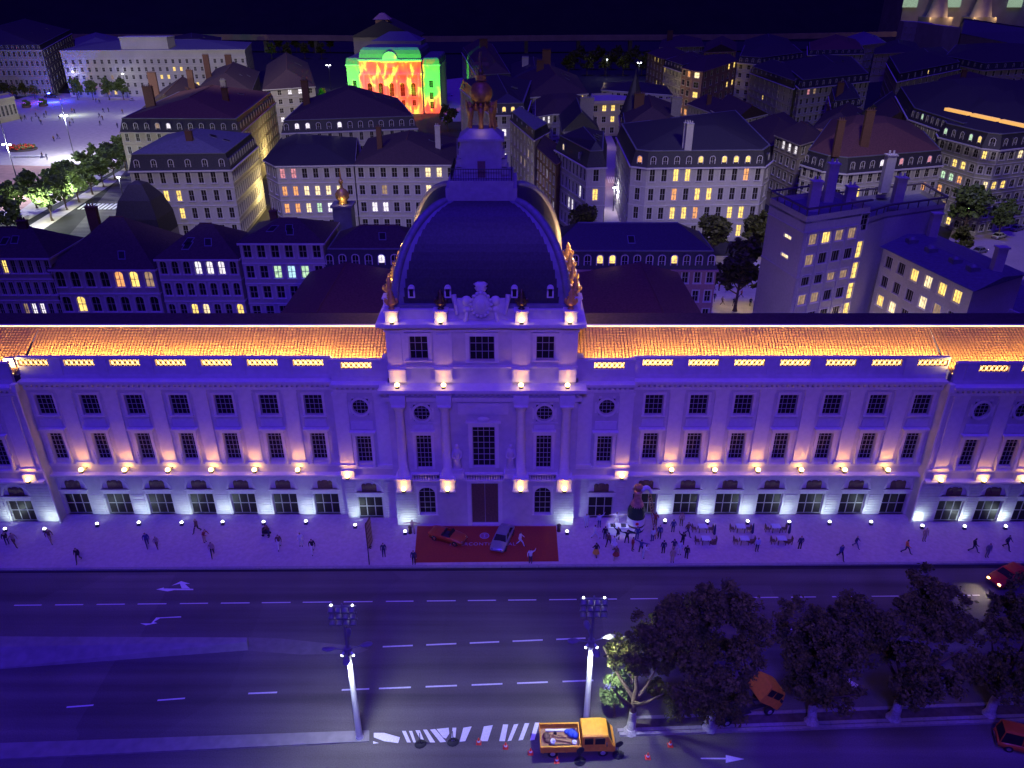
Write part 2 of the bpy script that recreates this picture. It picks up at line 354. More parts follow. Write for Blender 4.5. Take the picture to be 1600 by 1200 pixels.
for q in ([(584, 1145), (600, 1145), (625, 1152), (622, 1161), (600, 1158), (584, 1152)], [(583, 1158), (592, 1161), (583, 1162)],
          [(628, 1142), (634, 1142), (642, 1160), (636, 1160)], [(639, 1142), (644, 1142), (650, 1160), (646, 1160)], [(649, 1141), (656, 1141), (664, 1160), (659, 1160)],
          [(661, 1140), (667, 1140), (680, 1160), (672, 1160)], [(672, 1140), (680, 1139), (697, 1159), (688, 1160)],
          [(682, 1139), (701, 1137), (702, 1146), (697, 1154), (692, 1152)], [(707, 1137), (713, 1137), (711, 1158), (705, 1158)],
          [(724, 1137), (737, 1135), (727, 1158), (718, 1159)], [(756, 1135), (770, 1133), (762, 1158), (750, 1158)], [(786, 1132), (794, 1132), (789, 1158), (780, 1158)],
          [(803, 1132), (810, 1131), (799, 1157), (793, 1158)], [(820, 1130), (827, 1130), (817, 1156), (810, 1157)], [(836, 1129), (843, 1129), (835, 1156), (828, 1157)]):
    poly_mark(q, 'hatch_stripe')
# long concrete island with its raised parapet, and the kerbed islands below
def gp(x, y, z=0): return P(x, y, z)[:2]
mb = MB(); mb.prism([gp(-60, 1050), gp(388, 1016), gp(388, 1000), gp(-60, 1000)], 0, .75, poly2=[gp(-60, 1012, .75), gp(386, 1003, .75), gp(386, 996, .75), gp(-60, 994, .75)])
tag(mb.build('ramp_wall', concrete), 'long low pale concrete ramp wall on the left side of the road', 'wall')
o = sheet('traffic_island', [gp(388, 1017), gp(470, 1023), gp(560, 1021), gp(576, 1015), gp(560, 1010), gp(440, 998), gp(388, 996)], .02, island_m)
mb = MB(); mb.prism([gp(-90, 1192), gp(577, 1160), gp(577, 1143), gp(-90, 1166)], 0, .16)
o = mb.build('median_strip', concrete); o['kind'] = 'structure'
mb = MB(); mb.prism([gp(-90, 1320), gp(830, 1290), gp(1000, 1146), gp(1620, 1124), gp(1620, 1105), gp(960, 1120), gp(962, 1142)], -.05, -.04)
pl = MB(); pl.prism([gp(975, 1145), gp(1800, 1117), gp(1800, 1090), gp(990, 1122)], 0, .14)
o = pl.build('planted_median', soil); o['kind'] = 'structure'
pk = MB()
for a, b in (((968, 1149), (1800, 1120)), ((985, 1124), (1800, 1092)), ((965, 1143), (1800, 1113))):
    A = Vector(P(*a, 0)); B = Vector(P(*b, 0)); n_ = int((B - A).length / 2)
    for i in range(n_):
        p = A + (B - A) * (i / n_); q = A + (B - A) * ((i + .985) / n_); d = (q - p).normalized(); nn = Vector((-d.y, d.x, 0)) * .15
        MB().prism([(p - nn)[:2], (q - nn)[:2], (q + nn)[:2], (p + nn)[:2]], 0, .22).build('kerb_stone', kerb_m, o)
# ------------------------------------------------------------------ the domed palace
H = thing('domed_palace', 'long pale stone palace with a dark central dome and orange lit roofs', 'palace', (0, 0, 0))
BX = [s * (18.7 + 4.9 * i) for s in (-1, 1) for i in range(7)]
EX = [s * (53.9 + 4.5 * i) for s in (-1, 1) for i in range(4)]
DOOR = (-1.45, 1.45, .15, 3.1); ARCH = (-1.45, 1.45, 3.75, 5.3)
def ops_at(x0, xs, lst): return [(x - x0 + a, x - x0 + b, c, d) for x in xs for a, b, c, d in lst]
LOW = (-.83, .83, 7.9, 11.5); UPP = (-1.0, 1.0, 13.75, 16.3); OVL = (-.9, .9, 14.1, 16.1)
SEG = []
for s in (-1, 1):
    def seg(a, b): return (a, b) if s > 0 else (-b, -a)
    SEG.append((*seg(16.2, 49.8), 0.0, [x for x in BX if x * s > 0], 'wing'))
    SEG.append((*seg(10.2, 16.2), -.65, [13.45 * s], 'oval'))
    SEG.append((*seg(49.8, 72), -1.4, [x for x in EX if x * s > 0], 'oval'))
wm = MB()
for x0, x1, Y, xs, k in SEG:
    ops = ops_at(x0, xs, [DOOR, ARCH, LOW, UPP if k == 'wing' else OVL])
    wall(wm, (x0, Y), (x1, Y), 0, 18.3, ops, .35)
for s in (-1, 1):                                   # returns between the planes
    for x, ya, yb in ((16.2, -.65, 0), (49.8, -1.4, 0), (10.2, -2, 12)):
        wall(wm, (x * s, yb), (x * s, ya), 0, 18.3, [], 0)
pav_ops = [(10.2 - 1.55, 10.2 + 1.55, .2, 6.1)] + ops_at(-10.2, (-6.6, 6.6), [(-.95, .95, 1.7, 5.4), (-.85, .85, 8.0, 12.4), OVL]) + [(10.2 - 1.25, 10.2 + 1.25, 8.2, 13.5)]
wall(wm, (-10.2, -2), (10.2, -2), 0, 18.3, pav_ops, .4)
wm.build('facade_wall', stone, H)
aw = MB(); wall(aw, (-9.9, -1.6), (9.9, -1.6), 18.3, 25.3, ops_at(-9.9, (-6.45, 6.45), [(-1.0, 1.0, 21.3, 24)]) + [(9.9 - 1.3, 9.9 + 1.3, 21.2, 24)], .35)
for s in (-1, 1): wall(aw, (9.9 * s, 15), (9.9 * s, -1.6), 18.3, 25.3, [], 0)
wall(aw, (9.9, 15), (-9.9, 15), 18.3, 25.3, [], 0)
aw.build('attic_wall', stone, H)
# windows, doors and arches
for x0, x1, Y, xs, k in SEG:
    for x in xs:
        put_window(H, x, Y, 7.9, 0, 1.66, 3.6, 4, 6, casing=.34, proud=.22, bar=.055, sill=0, back=.3)
        if k == 'wing': put_window(H, x, Y, 13.75, 0, 2.0, 2.55, 4, 4, casing=.26, proud=.12, bar=.055, sill=.14, back=.3)
        else:
            key = 'oval'
            if key not in WIN:
                mb = MB(); n = 20; ring = []
                for i in range(n):
                    t = 2 * math.pi * i / n; c, q = math.cos(t), math.sin(t); ring.append((c, q))
                for i in range(n):
                    (c0, q0), (c1, q1) = ring[i], ring[(i + 1) % n]
                    def sq(c, q): mm = max(abs(c), abs(q)); return (c / mm * .9, 1 + q / mm)
                    a0, a1 = sq(c0, q0), sq(c1, q1)
                    mb.add([(a0[0], -.003, a0[1]), (a1[0], -.003, a1[1]), (c1 * .87, -.003, 1 + q1 * .95), (c0 * .87, -.003, 1 + q0 * .95), (c0 * .87, .32, 1 + q0 * .95), (c1 * .87, .32, 1 + q1 * .95)], [(3, 2, 1, 0), (4, 5, 2, 3)])
                    mb.add([(c0 * .87, -.14, 1 + q0 * .95), (c1 * .87, -.14, 1 + q1 * .95), (c1 * 1.12, -.14, 1 + q1 * 1.2), (c0 * 1.12, -.14, 1 + q0 * 1.2),
                            (c0 * 1.12, .01, 1 + q0 * 1.2), (c1 * 1.12, .01, 1 + q1 * 1.2), (c0 * .87, .01, 1 + q0 * .95), (c1 * .87, .01, 1 + q1 * .95)], [(0, 3, 2, 1)[::-1], (3, 4, 5, 2)[::-1], (0, 1, 7, 6)[::-1]])
                for x_ in (-.43, 0, .43): mb.box(x_ - .025, x_ + .025, .25, .29, .1, 1.9, 1)
                for z_ in (.55, 1, 1.45): mb.box(-.85, .85, .245, .295, z_ - .025, z_ + .025, 1)
                for q in (-1, 1): mb.box(q * 1.2 - .1, q * 1.2 + .1, -.12, .02, .3, 1.7); mb.box(q * .75 - .16, q * .75 + .16, -.1, .02, 2.15, 2.35)
                WIN[key] = mb.build('oval_window', [trim, sash], mesh_only=True)
            o = obj('oval_window', WIN[key], H, (x, Y, 14.1)); obj('pane', pane_mesh(1.8, 2.0, .3), o)
        o = put_window(H, x, Y, .15, 0, 2.9, 2.95, 3, 2, name='glazed_door', casing=.0, sill=0, bar=.09, back=.3)
        key = 'lunette'
        if key not in WIN:
            mb = MB(); mb.box(-1.45, 1.45, .22, .3, 0, 1.5); spandrel(mb, 2.9, 1.55, .25, 0, 12, 1.45)
            for i in range(12):
                t0, t1 = math.pi * i / 12, math.pi * (i + 1) / 12
                mb.add([(-1.45 * math.cos(t0), -.07, .1 + 1.45 * math.sin(t0)), (-1.45 * math.cos(t1), -.07, .1 + 1.45 * math.sin(t1)), (-1.68 * math.cos(t1), -.07, .1 + 1.68 * math.sin(t1)), (-1.68 * math.cos(t0), -.07, .1 + 1.68 * math.sin(t0)),
                        (-1.68 * math.cos(t0), 0, .1 + 1.68 * math.sin(t0)), (-1.68 * math.cos(t1), 0, .1 + 1.68 * math.sin(t1))], [(0, 1, 2, 3)[::-1], (3, 2, 5, 4)[::-1]])
            mb.box(-1.7, 1.7, -.12, .3, -.16, .0, 0); mb.box(-1.5, 1.5, -.05, .3, -.62, -.2, 0)
            WIN[key] = mb.build('lunette', [trim], mesh_only=True)
            mb = MB(); mb.prism([(-.85, 0), (.85, 0), (.85, .1), (-.85, .1)], 0, .85); mb.ball((0, .05, .85), .5, .12, .33, 8, 5); mb.ball((-.6, .05, .85), .26, .1, .26, 8, 5); mb.ball((.6, .05, .85), .26, .1, .26, 8, 5); mb.box(-.2, .2, -.05, .1, .2, .8)
            WIN['grille'] = mb.build('carved_grille', [woodd], mesh_only=True)
        o = obj('lunette', WIN[key], H, (x, Y, 3.75)); obj('carved_grille', WIN['grille'], o, (0, .1, .02))
for x in (-6.6, 6.6):
    put_window(H, x, -2, 1.7, 0, 1.9, 3.7, 3, 5, casing=.2, arch=True, bar=.055, back=.32, sill=.14)
    put_window(H, x, -2, 8.0, 0, 1.7, 4.4, 4, 7, casing=.3, proud=.2, bar=.055, back=.34, sill=0)
    put_window(H, x, -1.6, 21.3, 0, 2.0, 2.7, 3, 3, casing=.36, proud=.16, bar=.06, back=.3, sill=.2)
    o = obj('oval_window', WIN['oval'], H, (x, -2, 14.1)); obj('pane', pane_mesh(1.8, 2.0, .3), o)
put_window(H, 0, -2, 8.2, 0, 2.5, 5.3, 4, 7, casing=.4, proud=.25, bar=.06, back=.34, sill=0)
put_window(H, 0, -1.6, 21.2, 0, 2.6, 2.8, 4, 3, casing=.4, proud=.18, bar=.06, back=.3, sill=.2)
o = put_window(H, 0, -2, .2, 0, 3.1, 5.9, 2, 1, name='main_door', casing=.45, proud=.2, bar=.05, back=.38, sill=0)
for c in o.children: slot(c, 0, woodd)
# pilasters with their plinths
pm = MB(); pm.box(-.74, .74, -.16, .01, 7.75, 16.55); pm.box(-.78, -.74, -.2, .01, 7.75, 16.55); pm.box(.74, .78, -.2, .01, 7.75, 16.55); pm.box(-.95, .95, -.3, .01, 7.45, 7.75); pm.box(-.86, .86, -.24, .01, 16.55, 16.95)
PIL = pm.build('pilaster', [trim], mesh_only=True)
for s in (-1, 1):
    for i in range(6): obj('pilaster', PIL, H, (s * (21.15 + 4.9 * i), 0, 0))
    obj('pilaster', PIL, H, (s * 15.55, -.66, 0)); obj('pilaster', PIL, H, (s * 11.1, -.66, 0))
    for x in (51.3, 56.15, 60.65): obj('pilaster', PIL, H, (s * x, -1.41, 0))
    # shade boards over the lower windows
cm = MB(); x = 0; Y = 0
if True:
    if True:
        cm.box(x - 1.45, x + 1.45, Y - .5, Y + .01, 11.95, 12.15); cm.box(x - 1.25, x + 1.25, Y - .3, Y + .01, 11.75, 11.95)
        cm.box(x - 1.2, x + 1.2, Y - .12, Y + .01, 12.35, 13.3)
        for q in (-1, 1): cm.prism([(x + q * 1.0 - .14, Y - .45), (x + q * 1.0 + .14, Y - .45), (x + q * 1.0 + .14, Y), (x + q * 1.0 - .14, Y)], 7.55, 9.6, poly2=[(x + q * 1.12 - .08, Y - .2), (x + q * 1.12 + .08, Y - .2), (x + q * 1.12 + .08, Y), (x + q * 1.12 - .08, Y)])
HOOD = cm.build('window_hood', [trim], mesh_only=True)
for x0, x1, Y, xs, k in SEG:
    for x in xs: obj('window_hood', HOOD, H, (x, Y, 0))
for x in (-6.6, 6.6):
    cm = MB(); cm.box(x - 1.3, x + 1.3, -2.45, -1.99, 12.85, 13.05); cm.box(x - 1.1, x + 1.1, -2.12, -1.99, 13.15, 13.7)
    cm.box(x - 1.5, x + 1.5, -2.1, -1.99, 13.85, 13.97); cm.build('window_hood', trim, H)
cm = MB()
cm.box(-1.9, 1.9, -2.5, -1.99, 14.0, 14.2); cm.box(-2.7, 2.7, -2.15, -1.99, 15.0, 16.3); cm.box(-2.3, 2.3, -2.22, -1.99, 15.2, 16.1)
cm.ball((0, -2.3, 14.45), .7, .2, .4)
cm.build('window_hood', trim, H)
# cornices, ledges, parapets
for x0, x1, Y, xs, k in SEG:
    co = MB(); le = MB(); pa = MB()
    e = .012 if k == 'oval' else 0
    co.box(x0, x1, Y - .3, Y + .01, 17.0 + e, 17.35); co.box(x0, x1, Y - .62, Y + .3, 17.75 + e, 18.05 + e); co.box(x0, x1, Y - .95, Y + .3, 18.05 + e, 18.32 + e)
    n = int((x1 - x0) / .55)
    for i in range(n): xx = x0 + .2 + i * .55; co.box(xx, xx + .26, Y - .55, Y + .01, 17.5, 17.745)
    le.box(x0, x1, Y - .22, Y + .01, 7.12 + e, 7.44); le.box(x0, x1, Y - .75, Y + .01, 5.95 + e, 6.2 + e); le.box(x0, x1, Y - .3, Y + .01, 5.7 + e, 5.95 + e)
    le.box(x0, x1, Y - .12, Y + .01, 0, .5) if False else None
    ops = ops_at(x0, xs, [(-1.62, 1.62, 19.72, 20.5)])
    wall(pa, (x0, Y), (x1, Y), 18.3, 20.66, ops, .3); wall(pa, (x1, Y + .3), (x0, Y + .3), 18.3, 20.66, [(x1 - x0 - b, x1 - x0 - a, c, d) for a, b, c, d in ops], 0)
    pa.box(x0, x1, Y - .1, Y + .4, 20.66 + e, 20.82 + e); pa.box(x0, x1, Y - .12, Y - .002, 18.34, 18.7)
    for x in xs: pa.box(x - 2.45 - .55, x - 2.45 + .55, Y - .1, Y + .4, 18.7, 20.655)
    co.build('cornice', trim, H); le.build('ledge', trim, H); pa.build('parapet', stone, H)
for s in (-1, 1): pa = MB(); pa.box(s * 10.2 - .5, s * 10.2 + .5, -.8, .5, 18.7, 21); pa.build('parapet_pier', stone, H)
co = MB(); le = MB()
co.box(-10.5, 10.5, -2.5, -1.99, 16.75, 17.2); co.box(-10.6, 10.6, -2.9, -1.4, 17.85, 18.15); co.box(-10.9, 10.9, -3.3, -1.4, 18.15, 18.5)
for x in (-8.9, -4.05, 4.05, 8.9): co.box(x - .8, x + .8, -3.25, -1.99, 16.95, 17.85); co.box(x - .75, x + .75, -3.15, -1.99, 16.5, 16.95)
for i in range(36): xx = -10.4 + i * .58; co.box(xx, xx + .26, -2.75, -1.99, 17.55, 17.845)
co.box(-9.95, 9.95, -1.95, -1.59, 20.35, 20.6)
co.box(-10.0, 10.0, -1.9, -1.0, 24.55, 24.8); co.box(-10.3, 10.3, -2.4, -1.0, 25.1, 25.45); co.box(-10.6, 10.6, -2.9, 15.5, 25.45, 25.8)
for s in (-1, 1): co.box(s * 10.25 - .35, s * 10.25 + .35, -.99, 15.3, 25.1, 25.44)
for x in (-9.0, -4.05, 4.05, 9.0): co.box(x - .75, x + .75, -3.1, -1.0, 25.452, 25.83)
co.build('cornice', trim, H)
le.box(-10.2, 10.2, -2.5, -1.99, 6.75, 7.0); le.box(-10.2, 10.2, -2.25, -1.99, 6.4, 6.75); le.build('ledge', trim, H)
# rusticated courses of the ground floor: joints left open between slabs
rc = MB()
def courses(x0, x1, Y, xs, zt=5.6, hw=1.55):
    cuts = []
    for x in sorted(xs): cuts.append((x - hw, x + hw))
    a = x0
    spans = []
    for c0, c1 in cuts: spans.append((a, c0)); a = c1
    spans.append((a, x1))
    for z in [.2 + .36 * i for i in range(int((zt - .2) / .36))]:
        for q0, q1 in spans:
            if q1 - q0 > .2: rc.box(q0 + .02, q1 - .02, Y - .06, Y + .01, z, z + .31)
for x0, x1, Y, xs, k in SEG: courses(x0, x1, Y, xs, 3.4 if k == 'wing' else 5.5, 1.72)
courses(-10.2, -7.9, -2, []); courses(7.9, 10.2, -2, [])
tag(rc.build('stone_course', stone, H), kind='stuff')
# columns
cl = MB(); cl.lathe([(.72, 0), (.72, .22), (.62, .3), (.66, .45), (.54, .6), (.52, 3), (.45, 8.1), (.5, 8.25), (.62, 8.5), (.72, 8.75)], 16); cl.box(-.72, .72, -.72, .72, 8.75, 8.95); cl.box(-.75, .75, -.75, .75, -.2, 0)
CM = cl.build('column', [trim], mesh_only=True)
pd = MB(); pd.box(-.8, .8, -.8, .6, 5.95, 7.3); pd.box(-.9, .9, -.9, .6, 7.3, 7.5); pd.box(-.9, .9, -.9, .6, 5.75, 5.95)
PDM = pd.build('pedestal', [trim], mesh_only=True)
for x in (-8.9, -4.05, 4.05, 8.9): obj('column', CM, H, (x, -2.65, 7.7)); obj('pedestal', PDM, H, (x, -2.6, 0))
for s in (-1, 1):                                # ledge pedestals of the side bays
    m2 = MB(); m2.box(-.75, .75, -.55, .05, 6.2, 7.1); me = m2.build('pedestal', [trim], mesh_only=True)
    for x, Y in ((15.55, -.66), (51.3, -1.41), (56.15, -1.41), (60.65, -1.41)): obj('pedestal', me, H, (s * x, Y, 0))
ap = MB(); ap.box(-.95, .95, -.14, .01, 20.6, 24.55); ap.box(-.62, .62, -.24, .01, 20.75, 24.2); ap.box(-.9, .9, -.5, .01, 18.9, 20.35)
APM = ap.build('pilaster', [trim], mesh_only=True)
for x in (-8.9, -4.05, 4.05, 8.9): obj('pilaster', APM, H, (x, -1.6, 0))
# balconies with balusters
def balcony(x, w):
    b = MB(); b.box(x - w, x + w, -2.9, -1.99, 6.82, 7.0); b.box(x - w, x + w, -2.92, -2.62, 7.72, 7.9)
    o = b.build('balcony', trim, H); q = MB(); n = int(2 * w / .28)
    for i in range(n): q.lathe([(.06, 7.0), (.1, 7.2), (.05, 7.45), (.08, 7.72)], 6, (x - w + .14 + i * .28, -2.77, 0))
    tag(q.build('baluster', trim, o, world=True), kind='stuff')
balcony(0, 2.1); balcony(-6.5, 1.5); balcony(6.5, 1.5)
# statues in the niches
st = MB(); st.box(-.6, .6, -.45, .45, 0, .5); st.lathe([(.5, .5), (.45, .9), (.36, 1.9), (.42, 2.3), (.46, 2.7), (.3, 3.0), (.12, 3.1)], 10, sy=.75); st.ball((0, -.05, 3.32), .21, .22, .27)
for q in (-1, 1): st.cyl((q * .42, 0, 2.75), (q * .5, -.25, 2.1), .12, .1); st.cyl((q * .5, -.25, 2.1), (q * .15, -.45, 1.9), .1, .08)
SM = st.build('statue', [stone], mesh_only=True)
for x in (-2.95, 2.95): obj('statue', SM, H, (x, -2.5, 7.9)); MB().box(x - .75, x + .75, -3.0, -1.99, 7.2, 7.9).build('plinth', trim, H)
# pierced parapet panels
pp = MB(); bar = .055
pp.box(-1.62, 1.62, -.03, .03, 0, .05); pp.box(-1.62, 1.62, -.03, .03, .73, .78)
for i in range(6):
    cx = -1.35 + i * .54; n = 10
    for j in range(n):
        t0, t1 = 2 * math.pi * j / n, 2 * math.pi * (j + 1) / n
        pts = [(cx + math.cos(t) * a, .39 + math.sin(t) * b) for t, a, b in ((t0, .16, .26), (t1, .16, .26), (t1, .22, .34), (t0, .22, .34))]
        pp.add([(x, -.035, z) for x, z in pts] + [(x, .035, z) for x, z in pts], [(3, 2, 1, 0), (4, 5, 6, 7), (0, 1, 5, 4), (2, 3, 7, 6)])
    pp.box(cx + .21, cx + .33, -.03, .03, .33, .45)
    pp.box(cx + .245, cx + .295, -.025, .025, .05, .73)
PPM = pp.build('pierced_panel', [tile_red], mesh_only=True)
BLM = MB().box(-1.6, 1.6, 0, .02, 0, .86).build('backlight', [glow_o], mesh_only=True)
for x0, x1, Y, xs, k in SEG:
    for x in xs:
        obj('pierced_panel', PPM, H, (x, Y + .12, 19.72)); obj('backlight', BLM, H, (x, Y + .32, 19.68))
# roofs: roman tiles on the lit lower slope, dark upper slope behind
def tiles(x0, x1, y0, z0, y1, z1):
    t = MB(); n = int((x1 - x0) / .36); L_ = math.hypot(y1 - y0, z1 - z0); m_ = int(L_ / .37); dy, dz = (y1 - y0) / L_, (z1 - z0) / L_
    ny, nz = -dz, dy
    for i in range(n):
        x = x0 + (i + .5) * (x1 - x0) / n; w = .15
        for j in range(m_):
            a, b = j * L_ / m_, (j + 1.1) * L_ / m_
            pr = [(-w, .0), (-w * .55, .075), (w * .55, .075), (w, .0)]
            vs = []
            for s_, up in ((a, .06), (b, -.01)):
                for px_, h_ in pr: vs.append((x + px_ * (1.08 if s_ == a else .95), y0 + dy * s_ + ny * (h_ + up), z0 + dz * s_ + nz * (h_ + up)))
            t.add(vs, [(0, 1, 5, 4), (1, 2, 6, 5), (2, 3, 7, 6), (0, 3, 2, 1)])
    return t
for i, (x0, x1, Y, xs, k) in enumerate(SEG):
    rf = MB(); up = MB(); rdg = MB(); led = MB()
    y0 = Y + 1.3; z0 = 19.55 + (0 if k == 'wing' else -.12); y1, z1 = 5.4, 21.95
    rf.add([(x0, y0, z0), (x1, y0, z0), (x1, y1, z1), (x0, y1, z1), (x0, Y + .35, z0 - .15), (x1, Y + .35, z0 - .15)], [(0, 1, 2, 3), (4, 5, 1, 0)])
    tag(tiles(x0, x1, y0, z0 + .02, y1, z1 + .02).build('roof_tiles', tile_orange, H), kind='stuff')
    rdg.box(x0, x1, y1, y1 + .3, z1 - .1, z1 + .24)
    led.box(x0, x1, Y + .36, Y + .44, z0 - .1, z0 - .02)
    up.add([(x0, y1 + .3, z1 + .1), (x1, y1 + .3, z1 + .1), (x1, 8.8, z1 + .3), (x0, 8.8, z1 + .3), (x1, 15, z1 - 3.2), (x0, 15, z1 - 3.2)], [(0, 1, 2, 3), (3, 2, 4, 5)])
    lo = lamp('AREA', 'roof_strip_light', ((x0 + x1) / 2, Y + .7, z0 + .75), (1, .70, .24), 1350 * (x1 - x0) / 10, shape='RECTANGLE', size=x1 - x0 - .2, size_y=.12)
    lo.rotation_euler = (R(112), 0, 0)
    rf.build('roof_bed', tile_red, H); up.build('upper_roof', tile_dark, H)
    rdg.build('ridge_board', trim, H); led.build('led_strip', glow_o, H)
    MB().box(x0, x1, 5.33, 5.39, 22.0, 22.16).build('ridge_led', glow_t, H)
# courtyard wings behind
for s in (-1, 1):
    cw = MB(); cwl = MB(); V_ = lambda x, y, z: (s * x, y, z)
    cw.add([V_(31, 9, 13), V_(31, 49.8, 13), V_(24.6, 49.8, 14.7), V_(24.6, 9, 14.7), V_(11, 9, 12.4), V_(11, 49.8, 12.4)], [(0, 1, 2, 3), (3, 2, 5, 4), (0, 3, 4), (1, 5, 2)])
    xa, xb = sorted((s * 30.6, s * 11.4)); cwl.box(xa, xb, 10, 49.7, 0, 12.3)
    q = MB(); q.cyl(V_(24.6, 9, 14.72), V_(24.6, 49.8, 14.72), .14, .14, 6); q.build('ridge_tiles', brick, H)
    cw.build('wing_roof', tile_red, H); cwl.build('courtyard_wall', plast['dim'], H)
# dome
dm = MB(); rbs = [MB() for _ in range(4)]; N = 16; DC = (0, 7.6)
prof = []
for i in range(N + 1):
    a = (math.pi / 2 * .93) * i / N
    prof.append((2.85 + 5.9 * math.cos(a) ** .95, 26.2 + 10.3 * math.sin(a) / math.sin(math.pi / 2 * .93)))
for i in range(N):
    (w0, z0), (w1, z1) = prof[i], prof[i + 1]
    for (ax, ay, bx, by) in ((-1, -1, 1, -1), (1, -1, 1, 1), (1, 1, -1, 1), (-1, 1, -1, -1)):
        dm.add([(DC[0] + ax * w0, DC[1] + ay * w0, z0), (DC[0] + bx * w0, DC[1] + by * w0, z0), (DC[0] + bx * w1, DC[1] + by * w1, z1), (DC[0] + ax * w1, DC[1] + ay * w1, z1)], [(0, 1, 2, 3)], 0, True)
    for rb, (ax, ay) in zip(rbs, ((-1, -1), (1, -1), (1, 1), (-1, 1))):
        rb.cyl((DC[0] + ax * (w0 + .05), DC[1] + ay * (w0 + .05), z0), (DC[0] + ax * (w1 + .05), DC[1] + ay * (w1 + .05), z1), .42, .42 if i < N - 1 else .36, 8)
dm.build('dome', slate, H)
for rb in rbs: rb.build('dome_rib', leadm, H)
fl = MB()
for i in range(N):
    (w0, z0), (w1, z1) = prof[i], prof[i + 1]
    for ax in (-1, 1):
        xa, xb = ax * (w0 - .95), ax * (w1 - .8)
        fl.add([(xa, DC[1] - w0 - .06, z0), (xa + ax * .95, DC[1] - w0 - .06, z0), (xb + ax * .8, DC[1] - w1 - .06, z1), (xb, DC[1] - w1 - .06, z1)], [(0, 1, 2, 3) if ax > 0 else (3, 2, 1, 0)], 0, True)
fl.build('lead_flashing', leadm, H)
db = MB(); db.box(-9.3, 9.3, -1.55, 15.2, 25.8, 26.75); db.box(-9.5, 9.5, -1.75, 15.4, 26.75, 26.95)
db.build('blocking_course', stone, H)
dg = MB(); dg.box(-9.15, 9.15, -1.45, -.95, 26.95, 27.35); dg.build('gutter', leadm, H)
for x in (-7.0, -3.35, 3.35, 6.95):
    q = MB(); y = DC[1] - 8.62; q.box(x - .34, x + .34, y - .25, y + .6, 28.0, 28.95); q.lathe([(.34, 0), (.34, .85), (.3, .86)], 12, (x, 0, 0)) if False else None
    q.cyl((x, y - .25, 28.95), (x, y + .7, 28.95), .34, .34, 12)
    o = q.build('lucarne', trim, H); MB().box(x - .19, x + .19, y - .27, y - .252, 28.15, 28.95).build('pane', glass, o)
# pedestals and urns round the dome foot
ub = MB(); ub.box(-.62, .62, -.62, .62, 0, 1.15); ub.box(-.75, .75, -.75, .75, 1.15, 1.3)
UBM = ub.build('pedestal', [trim], mesh_only=True)
ur = MB(); ur.lathe([(.35, 0), (.2, .15), (.25, .3), (.55, .55), (.6, .8), (.3, 1.1), (.42, 1.25), (.2, 1.4), (.3, 1.65), (.12, 1.95), (.02, 2.1)], 12)
for q in (-1, 1): ur.ball((q * .55, 0, .85), .16, .12, .3)
UM = ur.build('urn', [bronze], mesh_only=True); UG = ur.build('urn', [gold], mesh_only=True)
for x in (-9.0, -4.05, 4.05, 9.0): obj('pedestal', UBM, H, (x, -1.9, 25.8)); obj('urn', UM if abs(x) < 5 else UG, H, (x, -1.9, 27.1))
for s in (-1, 1):
    for y in (1.8, 5.5, 9.5, 13.5): obj('pedestal', UBM, H, (s * 9.7, y, 25.8)); obj('urn', UG, H, (s * 9.7, y, 27.1))
# crest over the middle window
cr = MB(); cr.ball((0, -1.9, 27.6), 1.05, .35, 1.3, 16, 10); cr.ball((0, -2.2, 27.6), .5, .2, .65, 12, 8); cr.lathe([(.45, 0), (.65, .35), (.5, .5), (.75, .75), (.3, 1.0)], 12, (0, -1.7, 28.9), sy=.6)
for i in range(16): t = 2 * math.pi * i / 16; cr.ball((math.cos(t) * 1.0, -2.1, 27.6 + math.sin(t) * 1.25), .2, .18, .2, 6, 4)
for q in (-1, 1):
    cr.ball((q * 1.45, -1.8, 27.9), .55, .3, .55); cr.ball((q * 1.4, -1.8, 27.0), .45, .3, .4); cr.cyl((q * 2.4, -2.0, 26.5), (q * 2.75, -1.7, 28.5), .16, .3, 8)
    cr.prism([(q * 1.9 - .5, -1.9), (q * 1.9 + .5, -1.9), (q * 1.9 + .5, -1.5), (q * 1.9 - .5, -1.5)], 26.6, 28.1); cr.cyl((q * 1.6, -2.2, 25.8), (q * 1.4, -1.9, 26.7), .2, .2, 8)
cr.build('carved_crest', stone, H)
# lantern, railing, gilded figures, globe and spike
ln = MB(); zt = 37.75
ln.box(-3.62, 3.62, DC[1] - 3.62, DC[1] + 3.62, zt - 1.6, zt); ln.box(-3.25, 3.25, DC[1] - 3.6, DC[1] + 3.25, zt, zt + .7)
for x in (-.9, 1.1): ln.box(x - .35, x + .35, DC[1] - 3.7, DC[1] - 3.5, zt - 1.0, zt - .4)
ln.box(-2.05, 2.05, DC[1] - 2.05, DC[1] + 2.05, zt + .7, zt + 4.3); ln.box(-.55, .55, DC[1] - 2.2, DC[1] - 2.0, zt + .7, zt + 2.6)
for q in (-1, 1):
    for k, (r, z) in enumerate(((2.75, 0.7), (2.6, 1.5), (2.35, 2.5), (2.2, 3.4))): ln.box(q * (r - .45) - .45, q * (r - .45) + .45, DC[1] - 1.2, DC[1] + 1.2, zt + z, zt + z + .9 - .02 * k)
ln.box(-2.3, 2.3, DC[1] - 2.3, DC[1] + 2.3, zt + 4.3, zt + 4.55); ln.prism([(-2.2, DC[1] - 2.2), (2.2, DC[1] - 2.2), (2.2, DC[1] + 2.2), (-2.2, DC[1] + 2.2)], zt + 4.55, zt + 5.35, poly2=[(-1.2, DC[1] - 1.2), (1.2, DC[1] - 1.2), (1.2, DC[1] + 1.2), (-1.2, DC[1] + 1.2)])
lan = ln.build('lantern', stone_dim, H)
